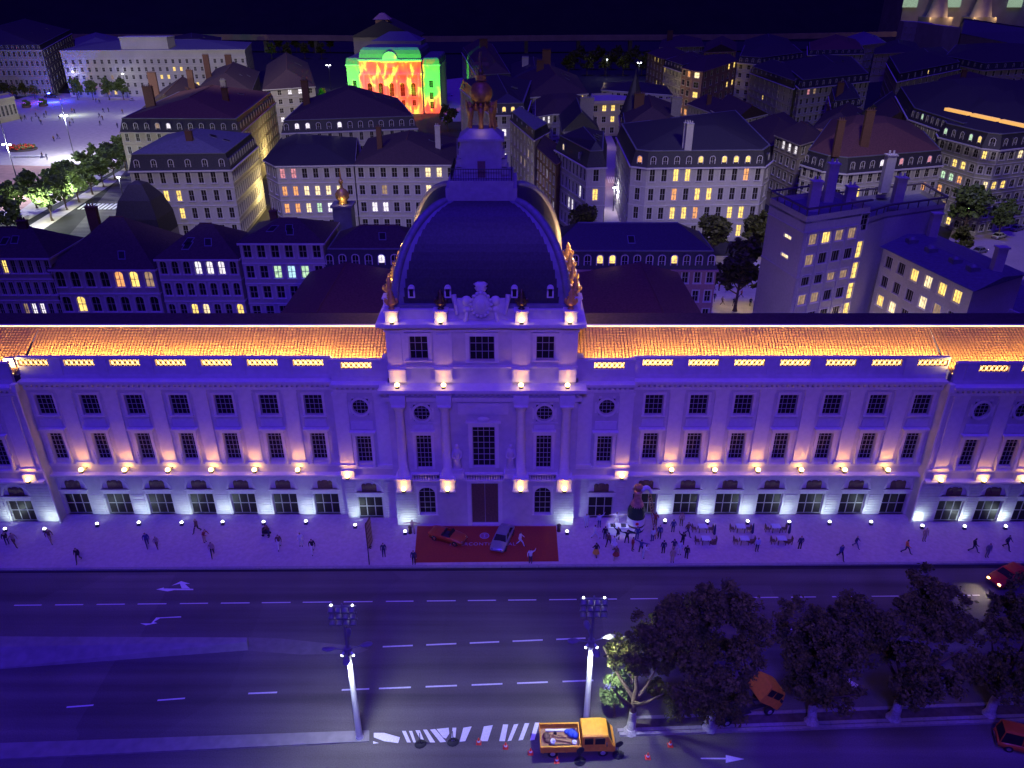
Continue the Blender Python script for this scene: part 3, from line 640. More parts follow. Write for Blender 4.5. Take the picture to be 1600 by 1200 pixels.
MB().box(-.4, .4, DC[1] - 2.23, DC[1] - 2.205, zt + .75, zt + 2.4).build('lantern_door', woodd, lan)
rl_ = MB()
for q0, q1 in (((-3.05, -3.4), (3.05, -3.4)), ((3.05, -3.4), (3.05, 3.0)), ((-3.05, -3.4), (-3.05, 3.0))):
    a = Vector((q0[0], DC[1] + q0[1], zt + .7)); b = Vector((q1[0], DC[1] + q1[1], zt + .7))
    for h in (.2, 1.15): rl_.cyl(a + Vector((0, 0, h)), b + Vector((0, 0, h)), .05, .05, 5)
    for i in range(25): p = a + (b - a) * i / 24; rl_.cyl(p, p + Vector((0, 0, 1.2)), .035, .035, 4)
rl_.build('railing', iron, lan)
fg = MB()
for k in range(5):
    t = -math.pi / 2 + (k - 2) * .95; x, y = 1.05 * math.cos(t) * 1.1, DC[1] + 1.05 * math.sin(t); z = zt + 5.3
    fg.cyl((x * 1.05 - .12, y, z), (x * 1.1, y, z + 1.1), .16, .2); fg.cyl((x * 1.3 + .1, y, z), (x * 1.1, y, z + 1.1), .14, .2); fg.lathe([(.22, 0), (.3, .5), (.34, .85), (.16, 1.05)], 8, (x * 1.1, y, z + 1.0)); fg.ball((x * 1.12, y, z + 2.25), .2, .2, .25)
    for q in (-1, 1): fg.cyl((x * 1.1 + q * .28, y, z + 1.85), (x * .95 + q * .5, y - .1, z + 2.6), .1, .08)
fg.build('gilded_figure', goldd, H)
gb = MB(); gb.ball((0, DC[1], zt + 8.6), 1.15, n=18, k=12); gb.cyl((0, DC[1], zt + 7.0), (0, DC[1], zt + 7.5), .9, 1.1, 12); gb.cyl((0, DC[1], zt + 9.8), (0, DC[1], zt + 10.3), .5, .55, 12); gb.build('gilded_globe', goldd, H)
sp = MB(); sp.cyl((0, DC[1], zt + 10.3), (0, DC[1], zt + 11.6), .22, .14, 8); sp.box(-.85, .85, DC[1] - .1, DC[1] + .1, zt + 11.2, zt + 11.45); sp.cyl((0, DC[1], zt + 11.5), (0, DC[1], zt + 12.4), .14, .08, 8); sp.ball((0, DC[1], zt + 10.6), .3)
sp.build('cross_finial', bronze, H)
# small lanterned tower of the rear court seen left of the dome
q = MB(); c = P(537, 328, 19); q.box(c[0] - 1.7, c[0] + 1.7, c[1] - 1.7, c[1] + 1.7, 0, 19.8); q.box(c[0] - 2, c[0] + 2, c[1] - 2, c[1] + 2, 19.8, 20.2)
t = thing('bell_turret', 'small blue lit turret with a gilded ball behind the roofs left of the dome', 'turret', (c[0], c[1], 0)); q.build('tower', leadm, t)
q = MB(); q.lathe([(.9, 20.2), (.7, 20.6), (1.25, 21.3), (1.3, 22), (.8, 22.7), (.3, 23)], 12, (c[0], c[1], 0)); q.cyl((c[0], c[1], 23), (c[0], c[1], 26.5), .28, .06, 8); q.ball((c[0], c[1], 24.2), .45); q.build('gilded_ball', gold, t)
lamp('POINT', 'turret_lamp', (c[0] + .2, c[1] - 1.9, 20.7), (1, .75, .4), 60, shadow_soft_size=.1)
# iron drainpipes at the wing ends
for s in (-1, 1):
    q = MB(); q.cyl((s * 49.65, -1.75, 7.6), (s * 49.65, -1.75, 18.2), .13, .13, 8); q.box(s * 49.65 - .3, s * 49.65 + .3, -2.05, -1.45, 17.6, 18.5)
    q.cyl((s * 49.65, -1.62, .2), (s * 49.65, -1.62, 7.6), .13, .13, 8); q.build('drainpipe', trim, H)
# ------------------------------------------------------------------ floodlights of the palace
fx = MB(); fx.box(-.2, .2, -.16, .16, 0, .1); fx.cyl((0, 0, .1), (0, .04, .34), .13, .2, 8)
FX = fx.build('lamp_body', [iron], mesh_only=True)
bu = MB(); bu.ball((0, .05, .38), .16, .16, .14, 10, 6); BUW = bu.build('bulb', [glow_w], mesh_only=True); b2 = MB(); b2.ball((0, .02, .4), .25, .25, .22, 12, 8); BUY = b2.build('bulb', [glow_y], mesh_only=True)
ORD = ['first', 'second', 'third', 'fourth', 'fifth', 'sixth', 'seventh', 'eighth', 'ninth', 'tenth']
ARM = MB().box(-.05, .05, 0, 1.25, -.12, -.02).build('bracket', [iron], mesh_only=True)
def flood(name, x, y, z, label, group, warm, e, dy=-.25, dz=.7, r=.12, arm=False):
    t = thing(name, label, 'floodlight', (x, y, z), 0, group)
    obj('lamp_body', FX, t); obj('bulb', BUY if warm else BUW, t)
    if arm: obj('bracket', ARM, t)
    if warm:
        lamp('SPOT', 'floodlight_glow', (x, y - .1, z + .62), (1, .42, .04), e, target=(x, y + (.95 if arm else .35), z + 3.4), spot_size=R(125), spot_blend=.8, shadow_soft_size=r)
        lamp('POINT', 'floodlight_halo', (x, y + (.72 if arm else dy), z + (.1 if arm else dz)), (1, .50, .10), e * (.16 if arm else .22), shadow_soft_size=r)
    else: lamp('SPOT', 'floodlight_glow', (x, y + .42, z + .45), (.74, .97, 1), e, target=(x, y + 1.3, z + .95), spot_size=R(140), spot_blend=1, shadow_soft_size=r)
for s, sd in ((-1, 'left'), (1, 'right')):
    for i in range(6):
        x = s * (21.15 + 4.9 * i)
        flood('ledge_floodlight', x, -1.25, 6.9, f'warm floodlight on the ledge of the {sd} wing, {ORD[i]} from the dome', 'warm floodlights along the ledge', True, 300, -.3, .7, .12, True)
    flood('ledge_floodlight', s * 15.55, -1.5, 6.2, f'warm floodlight by the pedestal of the oval window bay {sd} of the dome', 'warm floodlights along the ledge', True, 190, -.2)
    for k, x in enumerate((51.3, 56.15, 60.65)):
        if s < 0 and k > 0: continue
        flood('ledge_floodlight', s * x, -2.25, 6.2, f'warm floodlight on the ledge of the {sd} end block, {ORD[k]} from its corner', 'warm floodlights along the ledge', True, 190, -.2)
    for x, w in ((8.9, 'outer'), (4.05, 'inner')):
        flood('pedestal_floodlight', s * x, -3.75, 6.0, f'warm floodlight at the foot of the {w} column {sd} of the main door', 'warm floodlights at the columns', True, 170, -.1, .55)
        flood('attic_floodlight', s * x, -2.75, 18.5, f'warm floodlight under the {w} attic pilaster {sd} of the dome axis', 'warm floodlights under the attic', True, 150, -.1, .55)
        flood('crown_floodlight', s * x, -2.85, 25.83, f'warm floodlight before the {w} urn pedestal {sd} of the carved crest', 'warm floodlights before the urns', True, 60, -.05, .5)
    for y in (5, 11): lamp('POINT', 'dome_side_glow', (s * 10.1, y, 27.4), (1, .55, .2), 110, shadow_soft_size=.2)
    lamp('POINT', 'dome_back_glow', (s * 10.4, 14.5, 29), (1, .55, .2), 1500, shadow_soft_size=.3)
lamp('POINT', 'globe_glow', (0, DC[1] - 2.0, zt + 5.5), (1, .6, .22), 9, shadow_soft_size=.1)
gl = [(8, 829), (70, 829), (152, 821), (217, 819), (284, 819), (348, 818), (412, 818), (478, 817), (555, 823), (633, 833), (886, 833), (1039, 816), (1105, 817), (1168, 817), (1233, 818), (1296, 818), (1361, 818), (1441, 824), (1507, 825), (1571, 825)]
wl = ['far left by the end block', 'left end block corner', 'first clear of the left end block', 'second clear of the left end block', 'third clear of the left end block', 'fourth clear of the left end block', 'fifth clear of the left end block', 'nearest the oval window on the left', 'just left of the leaning sign', 'left corner of the red carpet', 'right corner of the red carpet', 'beside the giant bottle and ladder', 'behind the first pair of cafe tables', 'behind the second pair of cafe tables', 'behind the third pair of cafe tables', 'next past the last cafe table', 'near the inner corner of the right end block', 'at the first pier of the right end block', 'at the second pier of the right end block', 'at the third pier of the right end block']
for (px, py), w in zip(gl, wl):
    c = P(px, py, .3); flood('pavement_floodlight', c[0], c[1], .15, f'white ground floodlight on the pavement, {w}', 'white floodlights along the pavement', False, 190)
# ------------------------------------------------------------------ the town behind
def inset(poly, d):
    n = len(poly); out = []
    for i in range(n):
        p0, p1, p2 = Vector(poly[i - 1]), Vector(poly[i]), Vector(poly[(i + 1) % n])
        a = (p1 - p0).normalized(); b = (p2 - p1).normalized(); na = Vector((-a.y, a.x)); nb = Vector((-b.y, b.x))
        k = 1 + na.dot(nb); out.append(tuple(p1 + (na + nb) * (d / max(k, .3))))
    return out
def dormer_mesh(w, h, dep=1.3):
    key = ('d', w, h)
    if key not in WIN:
        mb = MB(); a = w / 2; n = 6; f = .17
        arc = [(-a * math.cos(math.pi * i / n), h - a * .8 + a * .8 * math.sin(math.pi * i / n)) for i in range(n + 1)]
        out = [(-a, 0)] + arc + [(a, 0)]; k = len(out)
        mb.add([(x, 0, z) for x, z in out] + [(x, dep, z) for x, z in out], [(i, i + 1, k + i + 1, k + i)[::-1] for i in range(k - 1)], 1)
        inn = [(x * (a - f) / a, .1 if z == 0 else h - a * .8 + (z - h + a * .8) * (a - f) / a) for x, z in out]
        mb.add([(x, 0, z) for x, z in out] + [(x, -.02, z) for x, z in inn] + [(x, .1, z) for x, z in inn], [(i, k + i, k + i + 1, i + 1)[::-1] for i in range(k - 1)] + [(k + i, 2 * k + i, 2 * k + i + 1, k + i + 1)[::-1] for i in range(k - 1)], 0)
        mb.add([(x, .1, z) for x, z in inn], [tuple(range(k))], 2); mb.box(-.03, .03, .05, .09, .1, h - .2, 0); mb.box(-a + f, a - f, .052, .088, h * .45, h * .45 + .06, 0)
        mb.box(-a - .1, a + .1, -.12, .1, -.12, 0, 0)
        WIN[key] = mb.build('dormer', [trim, slate, glass], mesh_only=True)
    return WIN[key]
def faces_cam(p0, p1):
    n = (p1[1] - p0[1], -(p1[0] - p0[0])); m = ((p0[0] + p1[0]) / 2, (p0[1] + p1[1]) / 2)
    return n[0] * (CAM[0] - m[0]) + n[1] * (CAM[1] - m[1]) > 0
def lerp2(a, b, t): return (a[0] + (b[0] - a[0]) * t, a[1] + (b[1] - a[1]) * t)
def house(name, label, pts, h, wallm='white', roofm=None, roof='hip', rh=4.0, mans=0.0, nf=5, cols=None, rows=(0, 9), dorm=None, lits=None, p_lit=.0, seed=1,
          chim=(), win=(1.1, .6), fine=False, ledges=True, group=None, cat='house', arch=False, casing=.16):
    """pts: eaves corners in the photograph, front left first, anticlockwise seen from above (3 corners make a parallelogram).
    cols / dorm / lits are keyed by wall number."""
    rnd = random.Random(seed); roofm = roofm or tile_dark
    q = [P(x, y, h)[:2] for x, y in pts]
    if len(q) == 3: q.append((q[0][0] + q[2][0] - q[1][0], q[0][1] + q[2][1] - q[1][1]))
    n = len(q); c = (sum(p[0] for p in q) / n, sum(p[1] for p in q) / n)
    B = thing(name, label, cat, (c[0], c[1], 0), 0, group)
    wm_ = MB(); trm = MB(); fh = h / nf; cols = cols or {}; dorm = dorm or {}; lits = lits or {}
    for e in range(n):
        p0, p1 = q[e], q[(e + 1) % n]; ln_ = math.hypot(p1[0] - p0[0], p1[1] - p0[1]); ops = []; vis = faces_cam(p0, p1)
        if vis and cols.get(e):
            k = cols[e]; sp = ln_ / k; w = min(win[0], sp * .6); wh = fh * win[1]
            for r in range(max(0, rows[0]), min(nf, rows[1])):
                z = h - (r + 1) * fh + fh * .27
                for j in range(k):
                    u = (j + .5) * sp; ops.append((u - w / 2, u + w / 2, z, z + wh))
                    pt = lerp2(p0, p1, u / ln_); lm = lits.get((e, r, j)); lm = L[lm] if lm else (L[rnd.choice('yycowd')] if rnd.random() < p_lit else None)
                    put_window(B, pt[0], pt[1], z, math.atan2(p1[1] - p0[1], p1[0] - p0[0]), round(w, 2), round(wh, 2), 2, 2, lm, fine, casing=casing, proud=.07, bar=.10 if fine else .13, sill=.14, arch=arch)
        wall(wm_, p0, p1, 0, h, ops, .18)
        if vis:
            t = ((p1[0] - p0[0]) / ln_, (p1[1] - p0[1]) / ln_); nn = (t[1], -t[0]); mid = lerp2(p0, p1, .5)
            trm.obox((mid[0] + nn[0] * .12, mid[1] + nn[1] * .12), t, nn, ln_ / 2 + .25, .3, h - .35, h - .02)
            if ledges:
                for r in range(1, nf): trm.obox((mid[0] + nn[0] * .03, mid[1] + nn[1] * .03), t, nn, ln_ / 2 + .06, .1, h - r * fh - .1, h - r * fh + .06)
    wo = wm_.build('wall', plast[wallm], B); trm.build('cornice', trim if wallm in ('white', 'grey') else plast[wallm], B)
    rm = MB(); base = h; ring = inset(q, -.35)
    if mans > 0:
        r0 = q; r1 = inset(q, mans * .28); k = n
        mm = MB(); mm.prism(inset(q, -.1), h, h + mans, 0, poly2=r1); mm.build('mansard_slope', slate, B)
        g = MB(); g.prism(inset(r1, -.16), h + mans - .12, h + mans + .1); g.build('gutter', leadm, B)
        base = h + mans; ring = inset(r1, -.1)
        for e, kk in dorm.items():
            p0, p1 = q[e], q[(e + 1) % n]; ln_ = math.hypot(p1[0] - p0[0], p1[1] - p0[1]); az = math.atan2(p1[1] - p0[1], p1[0] - p0[0]); sp = ln_ / kk
            for j in range(kk):
                pt = lerp2(p0, p1, (j + .5) / kk); lm = lits.get((e, 'd', j)); lm = L[lm] if lm else (L[rnd.choice('yycw')] if rnd.random() < p_lit * .7 else None)
                o = obj('dormer', dormer_mesh(round(min(1.35, sp * .62), 2), round(min(2.3, mans * .8), 2)), B, (pt[0] - c[0] - math.sin(az) * .12, pt[1] - c[1] + math.cos(az) * .12, h + .25), az)
                if lm: slot(o, 2, lm)
    if roof == 'flat':
        rm.prism(ring, base + .02, base + .25)
        pr = MB(); inn = inset(ring, .35)
        for e in range(n):
            a, b, a2, b2 = ring[e], ring[(e + 1) % n], inn[e], inn[(e + 1) % n]; pr.prism([a, b, b2, a2], base + .25, base + 1.0)
        pr.build('parapet', plast[wallm], B)
    elif n == 4:
        l01 = math.dist(ring[0], ring[1]); l12 = math.dist(ring[1], ring[2])
        rr = ring if l01 >= l12 else ring[1:] + ring[:1]                       # long side first
        m0 = lerp2(rr[3], rr[0], .5); m1 = lerp2(rr[1], rr[2], .5); LL = math.dist(m0, m1); sh = min(l01, l12) / 2
        f = 0 if roof == 'gable' else min(.48, sh * .9 / LL)
        a, b = lerp2(m0, m1, f), lerp2(m0, m1, 1 - f)
        V_ = [(*p, base) for p in rr] + [(*a, base + rh), (*b, base + rh)]
        rm.add(V_, [(0, 1, 5, 4), (2, 3, 4, 5), (1, 2, 5), (3, 0, 4), (3, 2, 1, 0)])
        if roof == 'gable':
            gm = MB(); gi = [(*p, base - .03) for p in inset(rr, .34)]
            for i0, i1, ap in ((3, 0, a), (1, 2, b)):
                ap2 = lerp2(ap, c, .02); gm.add([gi[i0], gi[i1], (*ap2, base + rh - .15)], [(0, 1, 2)])
            gm.build('gable', plast[wallm], B)
        for k in range(rnd.randrange(1, 4)):
            u_, v_ = rnd.uniform(.25, .75), rnd.uniform(.25, .6); A_, B2, C2, D2 = (Vector(V_[i]) for i in (0, 1, 5, 4)); lo_, hi_ = A_.lerp(B2, u_), D2.lerp(C2, u_); up_ = (hi_ - lo_).normalized(); sd_ = (B2 - A_).normalized(); nn_ = sd_.cross(up_).normalized(); c0 = lo_.lerp(hi_, v_)
            sk = MB(); w_, h_ = .5, .75
            for m_, s_, o_ in ((0, 1.25, .10), (1, 1.0, .13)):
                pts_ = [c0 + sd_ * (i * w_ * s_) + up_ * (j * h_ * s_) + nn_ * o_ for i, j in ((-1, -1), (1, -1), (1, 1), (-1, 1))]; sk.add(pts_ + [p - nn_ * .15 for p in pts_], [(0, 1, 2, 3), (0, 4, 5, 1), (1, 5, 6, 2), (2, 6, 7, 3), (3, 7, 4, 0)], m_)
            sk.build('roof_window', [leadm, glass], B)
        rg = MB(); rg.cyl((*a, base + rh), (*b, base + rh), .14, .14, 6); rg.build('ridge_tiles', brick if roofm in (tile_red, tile_dark) else leadm, B)
    else:
        ctr = [lerp2(p, c, .72) for p in ring]
        rm.prism(ring, base, base + rh, 0, poly2=ctr)
    ro = rm.build('roof', roofm, B)
    for i, (fx_, fy_, w, hh, mt) in enumerate(chim):
        u = lerp2(lerp2(q[0], q[1], fx_), lerp2(q[3 % n], q[2], fx_), fy_); k = MB(); k.box(u[0] - w / 2, u[0] + w / 2, u[1] - .45, u[1] + .45, base, base + rh + hh); k.box(u[0] - w / 2 - .1, u[0] + w / 2 + .1, u[1] - .55, u[1] + .55, base + rh + hh, base + rh + hh + .18)
        for j in range(int(w / .5)): k.cyl((u[0] - w / 2 + .3 + j * .5, u[1], base + rh + hh + .18), (u[0] - w / 2 + .3 + j * .5, u[1], base + rh + hh + .7), .14, .11, 6)
        k.build('chimney', {'b': brick, 'w': plast['white'], 'g': plast['dim']}[mt], B)
    return B, q, base
def row(e, r, s): return {(e, r, i): ch for i, ch in enumerate(s) if ch != '.'}
def rowd(e, s): return {(e, 'd', i): ch for i, ch in enumerate(s) if ch != '.'}
def lits(*a):
    d = {}
    for x in a: d.update(x)
    return d
YR = 50.0                                                                # the rear range of the courtyard
def hz(y, Y=YR): return CAM[2] - (Y - CAM[1]) * math.tan(PITCH + math.atan((y - 600) / FPX))
def rear(name, label, x0, x1, y, dep=13, **kw):
    h = hz(y); d_ = (YR - CAM[1]) * math.cos(PITCH) + (CAM[2] - h) * math.sin(PITCH)
    X0, X1 = CAM[0] + (x0 - 800) / FPX * d_, CAM[0] + (x1 - 800) / FPX * d_
    def pix(X, Y_, Z):
        dy, dz = Y_ - CAM[1], Z - CAM[2]; d = dy * math.cos(PITCH) - dz * math.sin(PITCH); u = dy * math.sin(PITCH) + dz * math.cos(PITCH)
        return (800 + FPX * (X - CAM[0]) / d, 600 - FPX * u / d)
    return house(name, label, [pix(X0, YR, h), pix(X1, YR, h), pix(X1, YR + dep, h), pix(X0, YR + dep, h)], h, fine=True, **kw)
zb_, zt_ = hz(372, 64), hz(290, 64); dd_ = (64 - CAM[1]) * math.cos(PITCH) + (CAM[2] - 18) * math.sin(PITCH); XX = lambda px: CAM[0] + (px - 800) / FPX * dd_
t = thing('roof_pavilion', 'dark slate roof pavilion with bulging sides rising behind the courtyard houses on the left', 'house', (XX(220), 68, 0))
q = MB(); q.box(XX(176), XX(246), 64, 72, 0, zb_); q.build('wall', plast['dim'], t); q = MB(); pr_ = [(176, zb_), (178, zb_ + (zt_ - zb_) * .35), (186, zb_ + (zt_ - zb_) * .68), (200, zt_ - .5), (208, zt_)]
for (p0, z0_), (p1, z1_) in zip(pr_[:-1], pr_[1:]): i0, i1 = XX(p0) - XX(176), XX(p1) - XX(176); q.prism([(XX(176) + i0, 64 + i0), (XX(246) - i0, 64 + i0), (XX(246) - i0, 72 - i0), (XX(176) + i0, 72 - i0)], z0_, z1_, 0, poly2=[(XX(176) + i1, 64 + i1), (XX(246) - i1, 64 + i1), (XX(246) - i1, 72 - i1), (XX(176) + i1, 72 - i1)])
q.build('roof', slate, t)
G = 'houses behind the palace courtyard'
rear('courtyard_house', 'courtyard house at the left edge with yellow, blue and white lit windows', -70, 76, 402, nf=4, wallm='white', rh=3.6, cols={0: 11}, rows=(0, 3), lits=lits(row(0, 0, '.....y.....'), row(0, 2, '......dww..')), chim=[(.6, .5, 1.6, 1.0, 'b')], group=G, seed=3, dep=11)
rear('courtyard_house', 'tall roofed courtyard house with one lit orange and one large yellow window side by side', 78, 241, 420, nf=3, wallm='white', rh=6.6, cols={0: 7}, rows=(0, 3), lits=lits(row(0, 0, '....oyd'), row(0, 1, '.y.....')), chim=[(.25, .55, 1.8, 1.4, 'b')], group=G, roof='hip', arch=True, dep=17, win=(1.5, .62))
rear('courtyard_house', 'courtyard house with three white lit attic windows under a deep roof', 243, 371, 404, nf=4, wallm='white', rh=4.2, cols={0: 7}, rows=(0, 3), lits=lits(row(0, 0, '...www.'), row(0, 2, '..yc..y')), group=G, arch=True, win=(1.4, .6), dep=13)
rear('courtyard_house', 'taller courtyard house with wide panes, three of them lit greenish white', 373, 504, 379, nf=5, wallm='white', rh=2.5, cols={0: 6}, rows=(0, 4), lits=lits(row(0, 1, '..gbg.')), group=G, win=(1.6, .62), dep=12, chim=[(.3, .6, 1.2, .8, 'b')])
rear('courtyard_house', 'slate courtyard range left of the dome with one white lit dormer', 506, 668, 420, nf=4, wallm='white', rh=2.6, mans=3.2, roofm=tile_dark, cols={0: 8}, dorm={0: 8}, rows=(0, 3), lits=rowd(0, '....w...'), group=G, dep=12)
rear('courtyard_house', 'pink courtyard range right of the dome with yellow lit dormers', 850, 1120, 421, nf=4, wallm='pink', rh=3.2, mans=3.0, roofm=slate, cols={0: 14}, dorm={0: 14}, rows=(0, 4), lits=rowd(0, '....yy....y...'), group=G, dep=13)
# left of the dome
house('corner_house', 'slate mansard corner house with two pairs of yellow windows above the crossing', [(202, 267), (361, 265), (402, 229)], 17, 'white', slate2, 'hip', 3.0, 3.6, 4, {0: 8, 1: 14}, (0, 4), {0: 6, 1: 12}, lits(row(0, 1, '..yy....'), row(0, 2, '..yy....')), fine=True, arch=False, chim=[(.55, .25, 1.6, 1, 'b')], win=(1.25, .62))
house('long_block', 'long tile roofed block with dormers over a side wall lit yellow', [(188, 206), (376, 207), (430, 160)], 18, 'cream', tile_red, 'hip', 4.0, 3.6, 5, {0: 11, 1: 15}, (0, 4), {0: 11, 1: 15}, lits(rowd(0, '...dw......'), row(1, 2, '.......yyy.....')), chim=[(.12, .3, 3, 2.5, 'b'), (.75, .4, 1.8, 1.5, 'b'), (.6, .75, 1.8, 1.5, 'g')], seed=5)
house('low_house', 'yellow lit courtyard facade between the dark roofs above the long block', [(278, 167), (334, 150), (330, 140)], 16, 'cream', tile_dark, 'gable', 3, 0, 5, {0: 7, 3: 4}, (0, 2), seed=4, chim=[(.3, .5, 1.5, 1, 'b')])
house('low_house', 'dark roofed house with tall brick chimneys by the square', [(222, 170), (300, 172), (322, 140)], 17, 'pink', tile_dark, 'gable', 5, 0, 5, {0: 6}, (0, 2), chim=[(.05, .5, 3.2, 4, 'b'), (.8, .7, 2.4, 4, 'b')])
house('low_house', 'broad dark tiled house with a tall chimney stack behind the courtyard facade', [(312, 136), (392, 142), (404, 112)], 18, 'dim', tile_dark, 'hip', 5, 0, 5, {0: 7}, (0, 2), chim=[(.05, .4, 2.5, 5, 'b'), (.4, .8, 3, 3, 'b')])
house('gabled_house', 'white walled house with a wide dark gabled roof and two white lit windows', [(411, 140), (492, 135), (480, 98)], 20, 'white', tile_dark, 'hip', 6, 0, 6, {0: 5}, (0, 5), lits=lits(row(0, 0, '..ww.'), row(0, 3, '.w...')), win=(1.6, .55))
LPB, LPq, _ = house('long_palace_block', 'long white five storey building behind the pale square with yellow windows', [(93, 79), (382, 77), (392, 66)], 24, 'white', slate2, 'hip', 3.5, 0, 6, {0: 26, 1: 5}, (1, 6), lits=lits(row(0, 2, '...............yy.........'), row(0, 3, '......d......yy...........'), row(0, 4, '.................yyyy.....'), row(0, 5, '.....dy...y........yy.....')), win=(1.5, .55), cat='block')
A0, A1 = lerp2(LPq[0], LPq[1], .325), lerp2(LPq[0], LPq[1], .58)
q = MB(); q.prism([(A0[0], A0[1] + 1.5), (A1[0], A1[1] + 1.5), (A1[0], A1[1] + 12), (A0[0], A0[1] + 12)], 24.1, 30); q.prism([(A0[0] - .4, A0[1] + 1.1), (A1[0] + .4, A1[1] + 1.1), (A1[0] + .4, A1[1] + 12), (A0[0] - .4, A0[1] + 12)], 30, 30.5); q.build('attic', plast['white'], LPB)
house('corner_block', 'dark roofed block at the top left corner with rows of small windows', [(-90, 78), (65, 78), (112, 52)], 24, 'grey', slate, 'hip', 8, 2.4, 5, {0: 19, 1: 12}, (0, 5), {0: 19}, win=(1.5, .55), cat='block')
house('kiosk', 'small low cream pavilion at the left edge of the square', [(-30, 164), (22, 154), (14, 148)], 9, 'cream', plaza_m, 'flat', .5, 0, 1, {0: 8}, (0, 1), win=(1.6, .5), cat='kiosk')
B9 = house('angled_house', 'violet white house with angled corner and two rows of orange and white windows', [(413, 250), (431, 259), (552, 257), (556, 215), (450, 205)], 17, 'white', slate, 'hip', 2.6, 0, 4, {0: 2, 1: 7, 4: 4}, (0, 4), lits=lits(row(1, 0, 'pp.....'), row(1, 1, 'oocccc.'), row(1, 2, 'oocgw..')), fine=True, win=(1.3, .56))
house('flat_fronted_house', 'plain fronted house beside the dome with pairs of white lit windows', [(554, 257), (712, 257), (712, 216)], 17, 'white', tile_dark, 'hip', 4, 0, 4, {0: 9}, (0, 4), lits=lits(row(0, 0, '......cc.'), row(0, 1, '..d...cc.'), row(0, 2, '.ww......')), fine=True, win=(1.4, .56), chim=[(.22, .3, 1.3, 3, 'b'), (.82, .35, 1.3, 3, 'w')])
house('dormered_block', 'wide dark mansard block with a row of round topped dormers before the coloured theatre', [(440, 208), (652, 200), (625, 168), (478, 170)], 19, 'white', tile_dark, 'hip', 6, 3.2, 5, {0: 13}, (0, 2), {0: 13}, lits(rowd(0, '.ww..w.......')), chim=[(.12, .5, 2, 2, 'b')])
# right of the dome
house('mansard_corner_house', 'corner house right of the globe with yellow dormers and bright white windows below', [(767, 180), (822, 179), (834, 140), (719, 138)], 19, 'white', slate, 'hip', 2.5, 3.4, 5, {0: 4, 3: 9}, (0, 4), {0: 4, 3: 4}, lits(rowd(0, '.yy.'), row(0, 0, '....'), row(0, 1, '.w..'), row(0, 3, '.w..'), rowd(3, '.y.y')), win=(1.5, .6), fine=True)
house('street_house', 'narrow cream street house with glazed blue striped roof and yellow windows', [(835, 219), (858, 206), (812, 178), (797, 187)], 18, 'cream', slate2, 'hip', 1.6, 2.4, 5, {3: 7}, (0, 5), {3: 5}, lits(row(3, 2, '...yy..'), row(3, 1, '.....y.'), rowd(3, '...y.')), win=(1.3, .6))
house('street_house', 'brown rendered street house between the cream and the violet one', [(869, 256), (895, 240), (850, 213), (834, 224)], 16, 'brown', tile_dark, 'hip', 2.2, 0, 5, {3: 7}, (0, 5), lits=lits(row(3, 1, '....w..'), row(3, 3, '......w')), win=(1.2, .6))
house('violet_corner_house', 'violet corner house with slate attic pavilion and one yellow window in its narrow front', [(917, 262), (947, 261), (948, 226), (868, 234)], 18, 'white', slate, 'hip', 2.0, 3.6, 4, {0: 1, 3: 9}, (0, 5), {3: 2}, lits(row(0, 1, 'y'), row(3, 1, '.......w.'), row(3, 2, '....ww...'), rowd(3, 'c.')), win=(1.4, .62), fine=True)
house('gabled_house', 'dark roofed house with three white lit attic windows right of the globe', [(838, 182), (862, 178), (925, 176), (905, 146), (838, 150)], 19, 'white', tile_dark, 'hip', 3, 0, 5, {0: 3, 1: 6}, (0, 3), lits=row(0, 0, 'www'))
house('gabled_house', 'blue roofed house with tall walls behind the violet corner house', [(880, 205), (935, 203), (925, 178), (875, 180)], 19, 'dim', slate, 'gable', 5, 0, 5, chim=[(.7, .3, 4, 2.5, 'g')], cols={0: 5}, rows=(0, 1))
house('wide_house', 'wide tiled house above the globe with white and yellow lit upper windows', [(822, 152), (918, 146), (900, 118), (806, 120)], 20, 'white', tile_dark, 'hip', 6, 0, 5, {0: 6}, (0, 4), lits=row(0, 0, '.w..yy'), chim=[(.35, .7, 3, 2, 'b')])
house('quay_block', 'long dark block running back beside the coloured theatre', [(752, 128), (800, 126), (770, 76), (722, 82)], 22, 'grey', tile_dark, 'hip', 4, 2.6, 6, {3: 17, 0: 6}, (0, 5), {3: 15}, seed=8, p_lit=.02, chim=[(.5, .6, 4, 3, 'b')])
house('low_villa', 'low dark house with pale pediment above the wide tiled house', [(800, 122), (870, 120), (865, 98), (800, 100)], 20, 'grey', slate, 'hip', 4, 0, 5, {0: 6}, (0, 2), chim=[(.8, .6, 4, 4, 'b'), (.3, .4, 3, 2, 'w')])
Bc, qc, _ = house('cloister', 'low pale building round a brightly lit yellow courtyard', [(924, 162), (1046, 158), (1030, 146), (925, 150)], 13, 'cream', plaza_m, 'flat', .5, 0, 3, {0: 9, 3: 4}, (0, 3), lits=lits(row(0, 0, '.yy.y..y.'), row(0, 1, '..yy....y')), win=(1.8, .55))
house('cloister_range', 'rear range of the lit cloister with white wall and dark roof', [(940, 140), (1050, 148), (1040, 134), (945, 130)], 15, 'white', slate, 'hip', 3, 0, 3, {0: 10}, (0, 3), win=(1.8, .55), cat='house')
